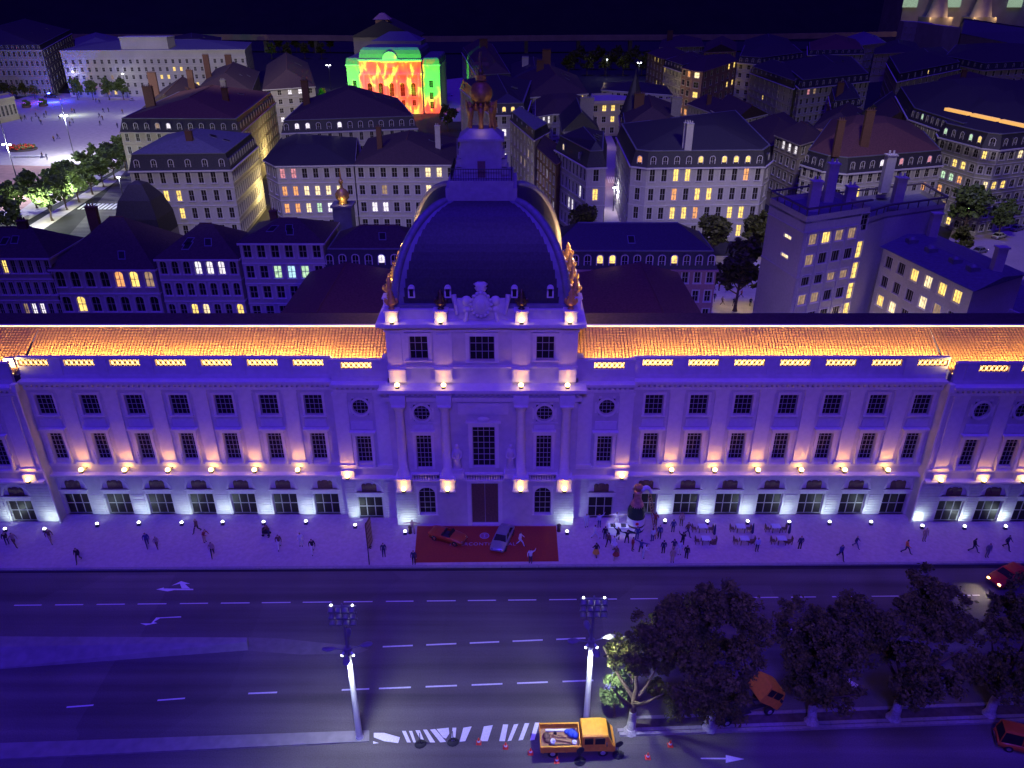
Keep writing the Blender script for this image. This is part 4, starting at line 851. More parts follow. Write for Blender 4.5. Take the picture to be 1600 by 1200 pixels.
house('great_corner_house', 'large violet six storey corner house with ten bays and yellow lit windows', [(986, 259), (1011, 262), (1195, 260), (1206, 251), (1150, 190), (964, 214)], 18, 'white', slate, 'hip', 3.5, 3.6, 4, {0: 1, 1: 10, 2: 1, 5: 9}, (0, 5), {0: 1, 1: 10, 2: 1}, lits(rowd(0, 'o'), rowd(1, '....y.yy..'), row(1, 0, '..yy....o.'), row(1, 1, '....yy....'), row(1, 2, '..yy...yy.'), row(1, 3, '...y....y.')), fine=True, win=(1.3, .64), p_lit=.02, chim=[(.3, .35, 1.6, 2.4, 'w'), (.65, .35, 1.6, 2.4, 'w')])
t = thing('pointed_turret', 'pointed slate turret standing above the lit street corner', 'turret', (*P(990, 168, 22)[:2], 0))
q = MB(); q.lathe([(3.6, 0), (3.6, 20)], 8, (*t.location[:2], 0)); q.build('tower', plast['pink'], t); q = MB(); q.lathe([(4.2, 20), (.15, 32), (.05, 33.5)], 8, (*t.location[:2], 0)); q.build('turret_roof', slate, t)
house('spire_house', 'dark roofed corner house below the pointed turret', [(972, 212), (1062, 210), (1050, 172), (968, 180)], 18, 'pink', tile_dark, 'hip', 4, 2.6, 5, {3: 6}, (0, 3), {3: 3}, lits=rowd(3, '.c.'), chim=[(.95, .3, 3, 1.5, 'g'), (.3, .5, 3, 2, 'b')])
# right hand town
house('row_house', 'white gabled row house with three dark attic windows right of the turret', [(1146, 190), (1198, 178), (1160, 158), (1112, 172)], 16, 'white', tile_dark, 'gable', 4, 0, 5, {3: 3, 0: 5}, (0, 3), win=(1.4, .55))
house('row_house', 'low white row house with a lit street wall behind the cloister', [(1118, 178), (1150, 168), (1108, 148), (1075, 162)], 15, 'white', tile_dark, 'hip', 3, 0, 4, {3: 9}, (0, 3), win=(1.2, .5), chim=[(.2, .4, 1.6, 1.6, 'b')])
house('row_house', 'blue roofed row house stepping down to the great corner house', [(1195, 230), (1262, 205), (1225, 175), (1160, 195)], 15, 'dim', tile_dark, 'hip', 3.5, 0, 4, {0: 6}, (0, 2))
house('lit_wall_house', 'narrow cream house with three white lit top windows behind the great corner house', [(1250, 226), (1290, 214), (1262, 190), (1212, 211)], 19, 'cream', tile_dark, 'hip', 3, 0, 5, {3: 4, 0: 3}, (0, 4), lits=row(3, 0, '.www'), win=(1.5, .56))
house('red_roofed_block', 'angled block with a large red tiled roof and pale round topped dormers', [(1253, 257), (1286, 267), (1323, 271), (1472, 258), (1430, 210), (1290, 205)], 17, 'white', tile_red, 'hip', 5, 3.4, 5, {0: 3, 1: 2, 2: 10}, (0, 4), {0: 3, 1: 1, 2: 10}, lits(rowd(1, 'y'), rowd(2, '...w.p..p.'), row(2, 1, '.y......o.')), win=(1.4, .6), chim=[(.35, .5, 2.0, 4.5, 'b'), (.95, .35, 1.6, 3, 'b')], fine=True)
house('boulevard_block', 'tall grey and violet boulevard block with oval yellow and green white windows', [(1468, 214), (1534, 231), (1562, 234), (1660, 224), (1620, 150), (1440, 168)], 21, 'grey', slate, 'hip', 4, 3.4, 6, {0: 5, 1: 2, 2: 7}, (0, 6), {0: 5, 1: 1, 2: 7}, lits(rowd(0, 'g..g.'), row(0, 1, '..yy.'), row(0, 2, '.gg..'), row(1, 0, 'y.'), row(2, 2, 'yy.....'), row(2, 0, '..c....'), row(1, 2, '.c')), win=(1.7, .55), arch=True, p_lit=.03, cat='block')
house('boulevard_block', 'dark roofed boulevard block with a row of pale dormers and a long glowing skylight', [(1420, 186), (1500, 214), (1620, 190), (1600, 140), (1400, 150)], 22, 'grey', slate, 'hip', 5, 3, 6, {0: 8}, (0, 2), {0: 10}, lits=rowd(0, '..g.......'), cat='block')
mb = MB(); a = P(1478, 168, 31); b = P(1610, 196, 31)
for k in range(3): p = Vector(a).lerp(Vector(b), k * .34 + .01); q_ = Vector(a).lerp(Vector(b), k * .34 + .31); d = (q_ - p).normalized(); mb.obox(((p.x + q_.x) / 2, (p.y + q_.y) / 2), (d.x, d.y), (d.y, -d.x), (q_ - p).length / 2, .5, 30.4, 31.0)
tag(mb.build('skylight_strip', glow_sky), 'three glowing orange roof lights in a line on the far dark roof', 'skylight')
house('white_dormer_block', 'white walled block with a long row of pale dormers running down to the right', [(1250, 139), (1358, 127), (1330, 98), (1215, 108)], 18, 'white', slate, 'hip', 4, 3.2, 5, {0: 12, 3: 6}, (0, 4), {0: 11, 3: 8}, lits(row(0, 0, '.pd.........')), win=(1.7, .6))
house('white_dormer_block', 'white dormered block with one yellow lit dormer below the cathedral', [(1402, 128), (1500, 108), (1470, 82), (1385, 98)], 19, 'white', slate, 'hip', 4, 3.2, 5, {0: 10}, (0, 4), {0: 10}, rowd(0, '....y.....'), win=(1.7, .6))
house('row_house', 'small dark house with mansard dormers in front of the white walled block', [(1300, 172), (1345, 166), (1330, 142), (1295, 150)], 17, 'cream', slate, 'hip', 3, 2.8, 5, {0: 4}, (0, 3), {0: 5}, chim=[(.2, .2, 2.2, 2, 'b')])
house('row_house', 'small white house with a blue gable right of the mansard house', [(1342, 180), (1382, 180), (1410, 160), (1372, 156)], 17, 'white', slate, 'gable', 3.5, 0, 5, {0: 4}, (0, 3))
house('row_house', 'low dark house with blue lit gable between the red roof and the boulevard', [(1360, 205), (1440, 198), (1425, 172), (1350, 180)], 17, 'dim', tile_dark, 'gable', 5, 0, 5, {0: 5}, (0, 2), chim=[(.95, .5, 3, 3.5, 'w')])
house('row_house', 'red brown hipped house behind the red roofed block', [(1270, 200), (1340, 205), (1360, 180), (1290, 176)], 16, 'pink', tile_dark, 'hip', 4.5, 0, 5, {0: 5}, (0, 2), lits=row(0, 0, '...o.'))
house('row_house', 'dark house with an overgrown roof below the white dormered block', [(1440, 150), (1530, 150), (1560, 124), (1470, 122)], 17, 'dim', tile_dark, 'hip', 4, 0, 5, {0: 6}, (0, 2), chim=[(.5, .5, 2, 2.5, 'b')])
house('row_house', 'far right house with two white lit windows under a dark roof', [(1545, 168), (1640, 160), (1640, 136), (1540, 140)], 17, 'grey', tile_dark, 'hip', 5, 0, 5, {0: 7}, (0, 3), lits=row(0, 0, '.ww....'))
house('beige_terrace', 'beige terrace wall with dormers running down toward the right edge', [(1472, 97), (1536, 110), (1640, 104), (1640, 80), (1490, 78)], 20, 'cream', slate, 'hip', 4, 3, 5, {0: 7, 1: 9}, (0, 3), {0: 7, 1: 8}, win=(1.7, .6))
house('park_house', 'brown street house with yellow lit windows at the edge of the dark park', [(1012, 82), (1037, 92), (1075, 84), (1050, 72)], 22, 'tan', tile_dark, 'hip', 2.5, 0, 6, {0: 5}, (0, 6), lits=lits(row(0, 0, '..yy.'), row(0, 3, '...y.'), row(0, 5, '...y.')), win=(1.6, .55))
house('park_house', 'white dormered street house beside the brown one', [(1037, 103), (1066, 113), (1108, 100), (1075, 90)], 19, 'white', tile_dark, 'hip', 2.5, 3, 5, {0: 6}, (0, 5), {0: 6}, lits=lits(row(0, 0, 'y.....'), row(0, 2, 'y.....')), win=(1.5, .6))
house('orange_corner_house', 'orange lit corner house with wide glowing windows on its top and middle floors', [(1066, 106), (1081, 110), (1098, 112), (1152, 94), (1140, 84), (1080, 92)], 21, 'pink', tile_dark, 'hip', 3, 0, 5, {0: 2, 1: 1, 2: 6}, (0, 5), lits=lits(row(1, 0, 'c'), row(1, 2, 'y'), row(0, 0, '.o'), row(2, 0, '....yy'), row(2, 2, '....yy'), row(0, 4, 'oo')), win=(3.2, .6))
house('slab_house', 'house with a blank red side gable behind the orange corner house', [(1100, 82), (1150, 80), (1150, 66), (1105, 66)], 22, 'pink', tile_dark, 'gable', 4, 0, 5, cols={0: 5}, rows=(0, 1))
house('pale_mansard_block', 'pale mansard block with a line of dormers left of the long blue roof', [(1152, 98), (1190, 101), (1255, 92), (1240, 78), (1160, 80)], 20, 'white', slate, 'hip', 3, 3.2, 5, {0: 3, 1: 6}, (0, 5), {0: 4, 1: 9}, lits=lits(row(0, 0, '..y'), row(0, 1, '..y')), win=(1.9, .55))
house('long_roofed_block', 'long dark blue roofed block sloping down in front of the pale mansard block', [(1240, 139), (1252, 120), (1200, 100), (1172, 114)], 17, 'white', slate, 'hip', 3, 3, 5, {3: 9}, (0, 4), {3: 9}, lits=row(3, 2, '...y.....'), win=(1.6, .6))
house('far_house', 'far white house with a bright blue hipped roof below the quay wall', [(1330, 72), (1384, 66), (1370, 56), (1316, 60)], 20, 'white', slate2, 'hip', 5, 0, 4, {0: 7}, (0, 3))
house('far_house', 'far house with dark red roof left of the bright blue hipped one', [(1262, 86), (1350, 84), (1340, 68), (1262, 72)], 19, 'grey', tile_red, 'hip', 5, 2.5, 4, {0: 9}, (0, 3), {0: 9})
house('far_house', 'far low house with blue roof beside the cathedral close', [(1366, 84), (1440, 80), (1430, 66), (1370, 70)], 17, 'cream', slate, 'hip', 4, 0, 4, {0: 8}, (0, 3))
house('far_house', 'far dark house at the quay above the pale mansard block', [(1160, 76), (1240, 72), (1230, 60), (1165, 62)], 18, 'dim', slate, 'hip', 5, 0, 4, {0: 8}, (0, 2))
house('far_house', 'far dark red house above the red side gable', [(1030, 74), (1100, 72), (1095, 60), (1035, 62)], 18, 'dim', tile_dark, 'hip', 4, 0, 4, {0: 7}, (0, 2), chim=[(.2, .5, 4, 4, 'b')])
house('far_house', 'far blue roofed house above the long white building on the left', [(255, 74), (345, 70), (345, 58), (255, 60)], 22, 'grey', slate, 'hip', 4, 0, 4, {0: 9}, (0, 2))
house('far_house', 'far shed roofed house in the gap left of the long white building', [(118, 72), (185, 70), (185, 58), (118, 60)], 22, 'dim', slate2, 'hip', 4, 0, 4)
# cathedral and the towered church at the top right
t = thing('cathedral', 'pale cathedral with blue roof and glowing round windows at the top right', 'church', (*P(1500, 75, 20)[:2], 0))
q = MB(); a, b = P(1413, 33, 28), P(1458, 36, 28); q.prism([a[:2], b[:2], (b[0] + 3, b[1] + 16), (a[0] + 3, a[1] + 16)], 0, 28)
c1, d1 = P(1503, 52, 25), P(1640, 80, 25); q.prism([c1[:2], d1[:2], (d1[0] + 20, d1[1] + 45), (c1[0] + 20, c1[1] + 45)], 0, 25)
e1, f1 = P(1458, 36, 29), P(1503, 42, 29); q.prism([e1[:2], f1[:2], (f1[0], f1[1] + 25), (e1[0], e1[1] + 25)], 0, 28.5); q.build('wall', plast['white'], t)
rr = MB(); rr.prism([(c1[0] - 1, c1[1] - 1), (d1[0], d1[1] - 1), (d1[0] + 20, d1[1] + 45), (c1[0] + 20, c1[1] + 45)], 25, 34, 0, poly2=[(c1[0] + 10, c1[1] + 20), (d1[0] + 10, d1[1] + 20), (d1[0] + 10, d1[1] + 22), (c1[0] + 10, c1[1] + 22)])
rr.build('roof', slate2, t)
for k in range(5):
    p = Vector(c1).lerp(Vector(d1), .05 + k * .17); w_ = MB(); dr = (Vector(d1) - Vector(c1)).normalized(); az = math.atan2(dr.y, dr.x)
    w_.cyl((0, -.25, 0), (0, .3, 0), 2.4, 2.4, 14, 0); w_.cyl((0, -.3, 0), (0, -.24, 0), 1.9, 1.9, 14, 1)
    me = w_.build('rose_window', [trim, L['d']], mesh_only=True); obj('rose_window', me, t, (p.x - t.location.x, p.y - t.location.y, 15), az)
for k in range(5):
    for r in range(4):
        p = Vector(a).lerp(Vector(b), .12 + k * .19); put_window(t, p.x, p.y - .1, 24 - r * 5, math.atan2(b[1] - a[1], b[0] - a[0]), 1.8, 2.8, 2, 2, L['c'] if (k, r) == (4, 3) else None, False, arch=True)
for k, lx in enumerate((1512, 1538, 1560, 1590)):
    p = P(lx, 62 + (lx - 1503) * .2, 10); lamp('POINT', 'church_floodlight', (p[0] - 3, p[1] - 5, 9), (1, .72, .4), 1200, shadow_soft_size=.5)
t = thing('towered_church', 'towered church at the top edge glowing green with golden tower feet', 'church', (*P(1518, 30, 26)[:2], 0))
cx, cy, _ = t.location; q = MB(); q.box(cx - 62, cx + 70, cy + 14, cy + 60, 0, 62)
for dx in (-34, 8): q.lathe([(10, 28), (8, 36), (6.5, 42), (6.5, 75)], 8, (cx + dx, cy, 0)); q.box(cx + dx - 11, cx + dx + 11, cy - 9, cy + 14, 0, 28)
q.build('wall', plast['dim'], t)
for dx in (-56, -14, 46):
    k = MB(); k.box(cx + dx - 7, cx + dx + 7, cy + 13.2, cy + 14.05, 36, 44); k.cyl((cx + dx, cy + 13.2, 44), (cx + dx, cy + 14.05, 44), 7, 7, 14); k.build('arched_window', L['f'], t)
    lamp('POINT', 'church_green_light', (cx + dx, cy + 6, 44), (.55, 1, .6), 700, shadow_soft_size=.6)
for dx in (-46, -24, -4, 20): lamp('POINT', 'tower_floodlight', (cx + dx, cy - 12, 29), (1, .62, .25), 3500, shadow_soft_size=.6)
# modern slab with stair tower and its low wing
def modern():
    h = 26.0; A, B_, C_ = P(1261, 338, h), P(1361, 323, h), P(1204, 309, h)
    t = thing('modern_block', 'modern flat roofed tower block with a lit stair window strip', 'block', (A[0], A[1], 0)); nf = 7; fh = 3.1
    A, B_, C_ = A[:2], B_[:2], C_[:2]; D_ = (B_[0] + C_[0] - A[0], B_[1] + C_[1] - A[1])
    hE = 24.3; E_ = P(1386, 331, hE)[:2]; F_ = P(1478, 318, hE)[:2]; G_ = P(1440, 296, hE)[:2]
    w = MB(); ln_ = math.dist(A, B_); az = math.atan2(B_[1] - A[1], B_[0] - A[0]); ops = []
    litw = {(0, 1): 'y', (0, 0): 'd', (0, 2): 'd', (0, 3): 'd', (2, 2): 'd', (2, 3): 'd', (3, 0): 'd', (3, 1): 'd', (1, 0): 'd'}
    for r in range(6):
        for k in range(4):
            u = ln_ * (.10 + .205 * k); z = h - 4.6 - r * 3.2; ops.append((u - .05, u + 1.55, z, z + 1.7)); pt = lerp2(A, B_, (u + .75) / ln_)
            lm = litw.get((r, k)); put_window(t, pt[0], pt[1], z, az, 1.6, 1.7, 3, 1, L[lm] if lm else None, True, casing=.1, sill=.12, bar=.06)
    for k in range(6):
        u0 = ln_ * .88; z = h - 4.6 - k * 3.4 + (1 if k == 0 else 0); ops.append((u0, u0 + 1.5, z, z + 2.7)); pt = lerp2(A, B_, (u0 + .75) / ln_)
        put_window(t, pt[0], pt[1], z, az, 1.5, 2.7, 2, 3, None if k == 0 else L['y'], True, name='stair_window', casing=.12, sill=0, bar=.06)
    wall(w, A, B_, 0, h, ops, .2)
    ld = math.dist(C_, A); o2 = []
    for z in (h - 4.6, h - 7.6): o2.append((ld * .52, ld * .72, z, z + .6)); pt = lerp2(C_, A, .62); put_window(t, pt[0], pt[1], z, math.atan2(A[1] - C_[1], A[0] - C_[0]), round(ld * .2, 2), .6, 2, 1, L['c'], True, casing=.06, sill=0)
    wall(w, C_, A, 0, h, o2, .2); wall(w, B_, E_, 0, hE, [], 0); wall(w, E_, F_, 0, hE, [], 0); wall(w, F_, G_, 0, hE, [], 0); wall(w, G_, D_, 0, hE, [], 0); wall(w, B_, D_, hE - .5, h, [], 0); wall(w, D_, C_, 0, h, [], 0); w.build('wall', plast['white'], t)
    q = MB(); q.prism([A, B_, D_, C_], h - 1.2, h - .9); q.prism([E_, F_, G_, D_, B_], hE - 1.0, hE - .7); q.build('roof', slate2, t)
    tr = MB()
    for z in (h - 2.6, h - 9.6):
        for p0, p1, in ((C_, A), (A, B_)):
            l_ = math.dist(p0, p1); tt = ((p1[0] - p0[0]) / l_, (p1[1] - p0[1]) / l_); nn = (tt[1], -tt[0]); m_ = lerp2(p0, p1, .5 if p0 == C_ else .42); tr.obox(m_, tt, nn, l_ / 2 * (1 if p0 == C_ else .84), .14, z, z + .16)
    for k in range(5): pt = lerp2(A, B_, .065 + .205 * k); tr.obox(pt, ((B_[0] - A[0]) / ln_, (B_[1] - A[1]) / ln_), ((B_[1] - A[1]) / ln_, -(B_[0] - A[0]) / ln_), .16, .12, 2, h - 2.65)
    tr.build('string_course', plast['white'], t)
    rail = MB()
    loop = [A, B_, E_, F_, G_, D_, C_, A]
    for p0, p1 in zip(loop[:-1], loop[1:]):
        l_ = math.dist(p0, p1); tt = ((p1[0] - p0[0]) / l_, (p1[1] - p0[1]) / l_); m_ = lerp2(p0, p1, .5); zr = hE if (p0 in (E_, F_, G_) or p1 in (E_, F_, G_)) else h; rail.obox(m_, tt, (tt[1], -tt[0]), l_ / 2, .22, zr + .95, zr + 1.15)
        for i in range(int(l_ / 2.2) + 1): p = lerp2(p0, p1, min(1, i * 2.2 / l_)); rail.box(p[0] - .06, p[0] + .06, p[1] - .06, p[1] + .06, zr, zr + .95)
    rail.build('roof_rail', sashd, t)
    for px, py, ht in ((1268, 330, 4.5), (1292, 316, 6), (1326, 318, 2.6), (1380, 300, 6), (1400, 318, 4)):
        c = P(px, py, h - 1); k = MB(); k.box(c[0] - .75, c[0] + .75, c[1] - .6, c[1] + .6, h - 1, h - 1 + ht); k.box(c[0] - .9, c[0] + .9, c[1] - .75, c[1] + .75, h - 1 + ht, h - .8 + ht)
        for i in range(2): k.cyl((c[0] - .35 + .7 * i, c[1], h - .8 + ht), (c[0] - .35 + .7 * i, c[1], h - .2 + ht), .2, .16, 6)
        k.build('chimney', plast['white'], t)
    # low wing
    h2 = 19.2; a, b, c2, d2 = P(1381, 386, h2)[:2], P(1521, 453, h2)[:2], P(1600, 428, h2)[:2], P(1455, 365, h2)[:2]
    w2 = thing('modern_wing', 'lower flat roofed modern wing with four lit windows under its eaves', 'block', (a[0], a[1], 0)); l2 = math.dist(a, b); az = math.atan2(b[1] - a[1], b[0] - a[0]); ops = []
    q = MB(); lt = {(0, 2): 'y', (0, 3): 'c', (0, 4): 'y', (0, 5): 'y', (1, 3): 'c', (1, 4): 'd', (2, 0): 'y', (2, 1): 'c', (2, 4): 'c'}
    for r in range(4):
        for k in range(6):
            u = l2 * (.1 + k * .155); z = h2 - 2.8 - r * 3.2; ops.append((u - .8, u + .8, z, z + 1.8)); pt = lerp2(a, b, u / l2); lm = lt.get((r, k)); put_window(w2, pt[0], pt[1], z, az, 1.6, 1.8, 3, 1, L[lm] if lm else None, True, casing=.1, bar=.07, sill=.12)
    wall(q, a, b, 0, h2, ops, .2); wall(q, b, c2, 0, h2, [], 0); wall(q, c2, d2, 0, h2, [], 0); wall(q, d2, a, 0, h2, [], 0); q.build('wall', plast['white'], w2)
    q = MB(); rg = inset([a, b, c2, d2], -.5); m0, m1 = lerp2(rg[0], rg[3], .5), lerp2(rg[1], rg[2], .5)
    q.add([(*p, h2) for p in rg] + [(*m0, h2 + .9), (*m1, h2 + .9)], [(0, 1, 5, 4), (2, 3, 4, 5), (3, 0, 4), (1, 2, 5), (3, 2, 1, 0)]); q.build('roof', slate2, w2)
    for f in (.12, .35, .62, .8): p = lerp2(lerp2(a, b, f), lerp2(d2, c2, f), .35); k = MB(); k.box(p[0] - .7, p[0] + .7, p[1] - .7, p[1] + .7, h2 + .3, h2 + 1.25); k.lathe([(.75, h2 + 1.25), (.5, h2 + 1.6), (.01, h2 + 1.7)], 8, (*p, 0)); k.build('roof_dome', leadm, w2)
    for f, g in ((.08, .85), (.9, .6)): p = lerp2(lerp2(a, b, f), lerp2(d2, c2, f), g); k = MB(); k.box(p[0] - .7, p[0] + .7, p[1] - .5, p[1] + .5, h2, h2 + 4); k.box(p[0] - .85, p[0] + .85, p[1] - .65, p[1] + .65, h2 + 4, h2 + 4.25); k.build('chimney', plast['white'], w2)
    house('garage_roof', 'low blue flat roofed annexe at the right edge behind the palace roof', [(1524, 470), (1640, 520), (1660, 460), (1560, 440)], 13, 'white', slate2, 'flat', .5, 0, 4, cat='annexe')
    p = lerp2(A, B_, .93); lamp('POINT', 'entrance_lamp', (p[0] - 1.5, p[1] - 2.2, 7.5), (1, .75, .4), 260, shadow_soft_size=.3)
modern()
# theatre with a colour projection on its front
T = thing('theatre', 'theatre front covered by a green and red light projection', 'theatre', (*P(622, 178, 0)[:2], 0))
def theatre():
    b0 = P(690, 177, 0); cy = b0[1]; s = .0
    d_ = (cy - CAM[1]) * math.cos(PITCH) + (CAM[2] - 12) * math.sin(PITCH)
    X = lambda px: CAM[0] + (px - 800) / FPX * d_
    H1 = hz(103, cy); H2 = hz(95, cy)
    m = MB(); wl_ = MB()
    x0, x1, x2, x3 = X(544), X(566), X(660), X(688)
    ops = []
    wins = []
    for i in range(5):
        xc = x1 + (x2 - x1) * (.14 + .18 * i)
        for z, w, hh, ar in ((H2 * .34, 2.2, 6.0, True), (H2 * .16, 1.7, 2.6, False)): wins.append((xc, cy - 2, z, w, hh, ar))
    for xc in (X(674), X(555)):
        for z in (H1 * .1, H1 * .3, H1 * .55): wins.append((xc, cy, z, 1.8, 3.2, False))
    opsc = [(xc - w / 2 - x1, xc + w / 2 - x1, z, z + hh) for xc, y, z, w, hh, ar in wins if y < cy - 1]
    wall(wl_, (x1, cy - 2), (x2, cy - 2), 0, H2, opsc, .5); wall(wl_, (x0, cy), (x1, cy), 0, H1, [(xc - w / 2 - x0, xc + w / 2 - x0, z, z + hh) for xc, y, z, w, hh, ar in wins if xc < x1], .4)
    wall(wl_, (x2, cy), (x3, cy), 0, H1, [(xc - w / 2 - x2, xc + w / 2 - x2, z, z + hh) for xc, y, z, w, hh, ar in wins if xc > x2], .4)
    for p0, p1 in (((x1, cy), (x1, cy - 2)), ((x2, cy - 2), (x2, cy)), ((x0, cy + 40), (x0, cy)), ((x3, cy), (x3, cy + 40))): wall(wl_, p0, p1, 0, H1, [], 0)
    wl_.build('wall', plast['white'], T)
    for xc, y, z, w, hh, ar in wins: put_window(T, xc, y, z, 0, w, hh, 2, 3, None, False, casing=.3, proud=.25, arch=ar, back=.35, sill=.2)
    tr = MB(); tr.box(x1 - .5, x2 + .5, cy - 2.8, cy + 2, H2, H2 + .7); tr.box(x0 - .4, x1, cy - .5, cy + 2, H1, H1 + .6); tr.box(x2, x3 + .4, cy - .5, cy + 2, H1, H1 + .6); tr.box(x1 - .3, x2 + .3, cy - 2.35, cy - 1.99, H2 * .74, H2 * .78)
    n = 14; xm = (x1 + x2) / 2
    tr.cyl((xm, cy - 2.4, H2 + .6), (xm, cy - .5, H2 + .6), 3.6, 3.6, 20)
    for i in range(6): xc = x1 + (x2 - x1) * (.05 + .18 * i); tr.box(xc - .5, xc + .5, cy - 2.45, cy - 1.99, H2 * .32, H2 * .74)
    tr.build('cornice', trim, T)
    # curved roofs
    def vault(xa, xb, ya, yb, z0, hh, name, mt):
        v = MB(); k = 10; ch = min(5, (xb - xa) * .2); pr = [(0, 0), (.06, .45), (.18, .75), (.4, .93), (1, 1)]
        for (u0, w0), (u1, w1) in zip(pr[:-1], pr[1:]):
            i0, i1 = u0 * ch, u1 * ch
            R0 = [(xa + i0, ya + i0), (xb - i0, ya + i0), (xb - i0, yb - i0), (xa + i0, yb - i0)]; R1 = [(xa + i1, ya + i1), (xb - i1, ya + i1), (xb - i1, yb - i1), (xa + i1, yb - i1)]
            for e in range(4): v.add([(*R0[e], z0 + w0 * hh), (*R0[(e + 1) % 4], z0 + w0 * hh), (*R1[(e + 1) % 4], z0 + w1 * hh), (*R1[e], z0 + w1 * hh)], [(0, 1, 2, 3)], 0, True)
        v.add([(*p, z0 + hh) for p in R1], [(0, 1, 2, 3)]); return v.build(name, mt, T)
    vault(x1 - .3, x2 + .3, cy - 1.2, cy + 42, H2 + .6, 5.6, 'mansard_roof', slate2); vault(x0, x1, cy - .2, cy + 40, H1 + .5, 3.2, 'side_roof', slate2); vault(x2, x3, cy - .2, cy + 40, H1 + .5, 3.2, 'side_roof', slate2)
    a = MB(); z = hz(64, cy + 18); a.prism([(X(575), cy + 18), (X(655), cy + 18), (X(655), cy + 40), (X(575), cy + 40)], H2, z); a.build('attic', plast['dim'], T)
    a = MB(); zz = hz(49, cy + 30); a.add([(X(577), cy + 18, z), (X(653), cy + 18, z), (X(653), cy + 40, z), (X(577), cy + 40, z), (X(600), cy + 30, zz), (X(630), cy + 30, zz)], [(0, 1, 5, 4), (1, 2, 5), (2, 3, 4, 5), (3, 0, 4)]); a.build('upper_roof', slate2, T)
    yb = cy + 45; k_ = 1 + 45 * math.cos(PITCH) / d_; X2 = lambda px: CAM[0] + (px - 800) / FPX * d_ * k_; ze = hz(58, yb); za = hz(31, yb)
    a = MB(); a.prism([(X2(557), yb), (X2(652), yb), (X2(652), yb + 34), (X2(557), yb + 34)], 0, ze); a.build('stage_house', plast['dim'], T)
    a = MB(); g0, g1 = X2(553), X2(656); a.add([(g0, yb - .5, ze), (g1, yb - .5, ze), (g1, yb + 35, ze), (g0, yb + 35, ze), ((g0 + g1) / 2, yb - .5, za), ((g0 + g1) / 2, yb + 35, za)], [(0, 1, 4), (1, 2, 5, 4), (0, 4, 5, 3), (2, 3, 5)]); a.build('stage_roof', slate, T)
    a = MB(); xm2 = (g0 + g1) / 2 - 1; zl = hz(20, yb + 6); a.box(xm2 - 3.2, xm2 + 3.2, yb + 2, yb + 10, za - 4, zl - 3); a.prism([(xm2 - 4.4, yb + 1), (xm2 + 4.4, yb + 1), (xm2 + 4.4, yb + 11), (xm2 - 4.4, yb + 11)], zl - 3, zl, 0, poly2=[(xm2 - 1, yb + 5), (xm2 + 1, yb + 5), (xm2 + 1, yb + 7), (xm2 - 1, yb + 7)]); a.build('roof_lantern', plast['pink'], T)
    # the projector across the square: a spot lamp with a coloured slide
    src = Vector((xm, cy - 55, 8)); tgt = Vector((xm, cy, H2 * .5))
    lo = lamp('SPOT', 'slide_projector', src, (1, 1, 1), 430000, target=tgt, spot_size=R(58), spot_blend=.1, shadow_soft_size=.3)
    nd = lo.data; nd.use_nodes = True; nt = nd.node_tree; em = nt.nodes['Emission']
    tc = nt.nodes.new('ShaderNodeTexCoord'); mp = nt.nodes.new('ShaderNodeMapping'); mp.inputs['Scale'].default_value = (13, 4.5, 1); nt.links.new(tc.outputs['Normal'], mp.inputs[0])
    n1 = nt.nodes.new('ShaderNodeTexNoise'); n1.inputs['Scale'].default_value = 1.5; n1.inputs['Detail'].default_value = 6; n1.inputs['Distortion'].default_value = .8; nt.links.new(mp.outputs[0], n1.inputs['Vector'])
    sx = nt.nodes.new('ShaderNodeSeparateXYZ'); nt.links.new(tc.outputs['Normal'], sx.inputs[0])
    ax = nt.nodes.new('ShaderNodeMath'); ax.operation = 'ABSOLUTE'; nt.links.new(sx.outputs['X'], ax.inputs[0])
    def madd(a_, k, b_):
        q = nt.nodes.new('ShaderNodeMath'); q.operation = 'MULTIPLY_ADD'; nt.links.new(a_, q.inputs[0]); q.inputs[1].default_value = k
        if isinstance(b_, float): q.inputs[2].default_value = b_
        else: nt.links.new(b_, q.inputs[2])
        return q.outputs[0]
    def rng(sock, a_, b_):
        q = nt.nodes.new('ShaderNodeMapRange'); q.inputs[1].default_value = a_; q.inputs[2].default_value = b_; nt.links.new(sock, q.inputs[0]); return q.outputs[0]
    def mul(a_, b_):
        q = nt.nodes.new('ShaderNodeMath'); q.operation = 'MULTIPLY'; nt.links.new(a_, q.inputs[0]); nt.links.new(b_, q.inputs[1]); return q.outputs[0]
    v = madd(rng(sx.outputs['Y'], .205, .225), .40, n1.outputs['Fac']); v = madd(mul(rng(ax.outputs[0], .252, .275), rng(sx.outputs['Y'], -.17, -.02)), .34, v)
    cr = nt.nodes.new('ShaderNodeValToRGB'); e = cr.color_ramp.elements; e[0].position = .53; e[0].color = (1, .10, .005, 1); e[1].position = .76; e[1].color = (.10, .95, .05, 1)
    for pp_, cc in ((.56, (1, .2, .01, 1)), (.59, (1, .6, .03, 1)), (.67, (.75, .8, .05, 1)), (.30, (.8, .04, .003, 1))): k = e.new(pp_); k.color = cc
    nt.links.new(v, cr.inputs[0]); nt.links.new(cr.outputs[0], em.inputs['Color'])
theatre()
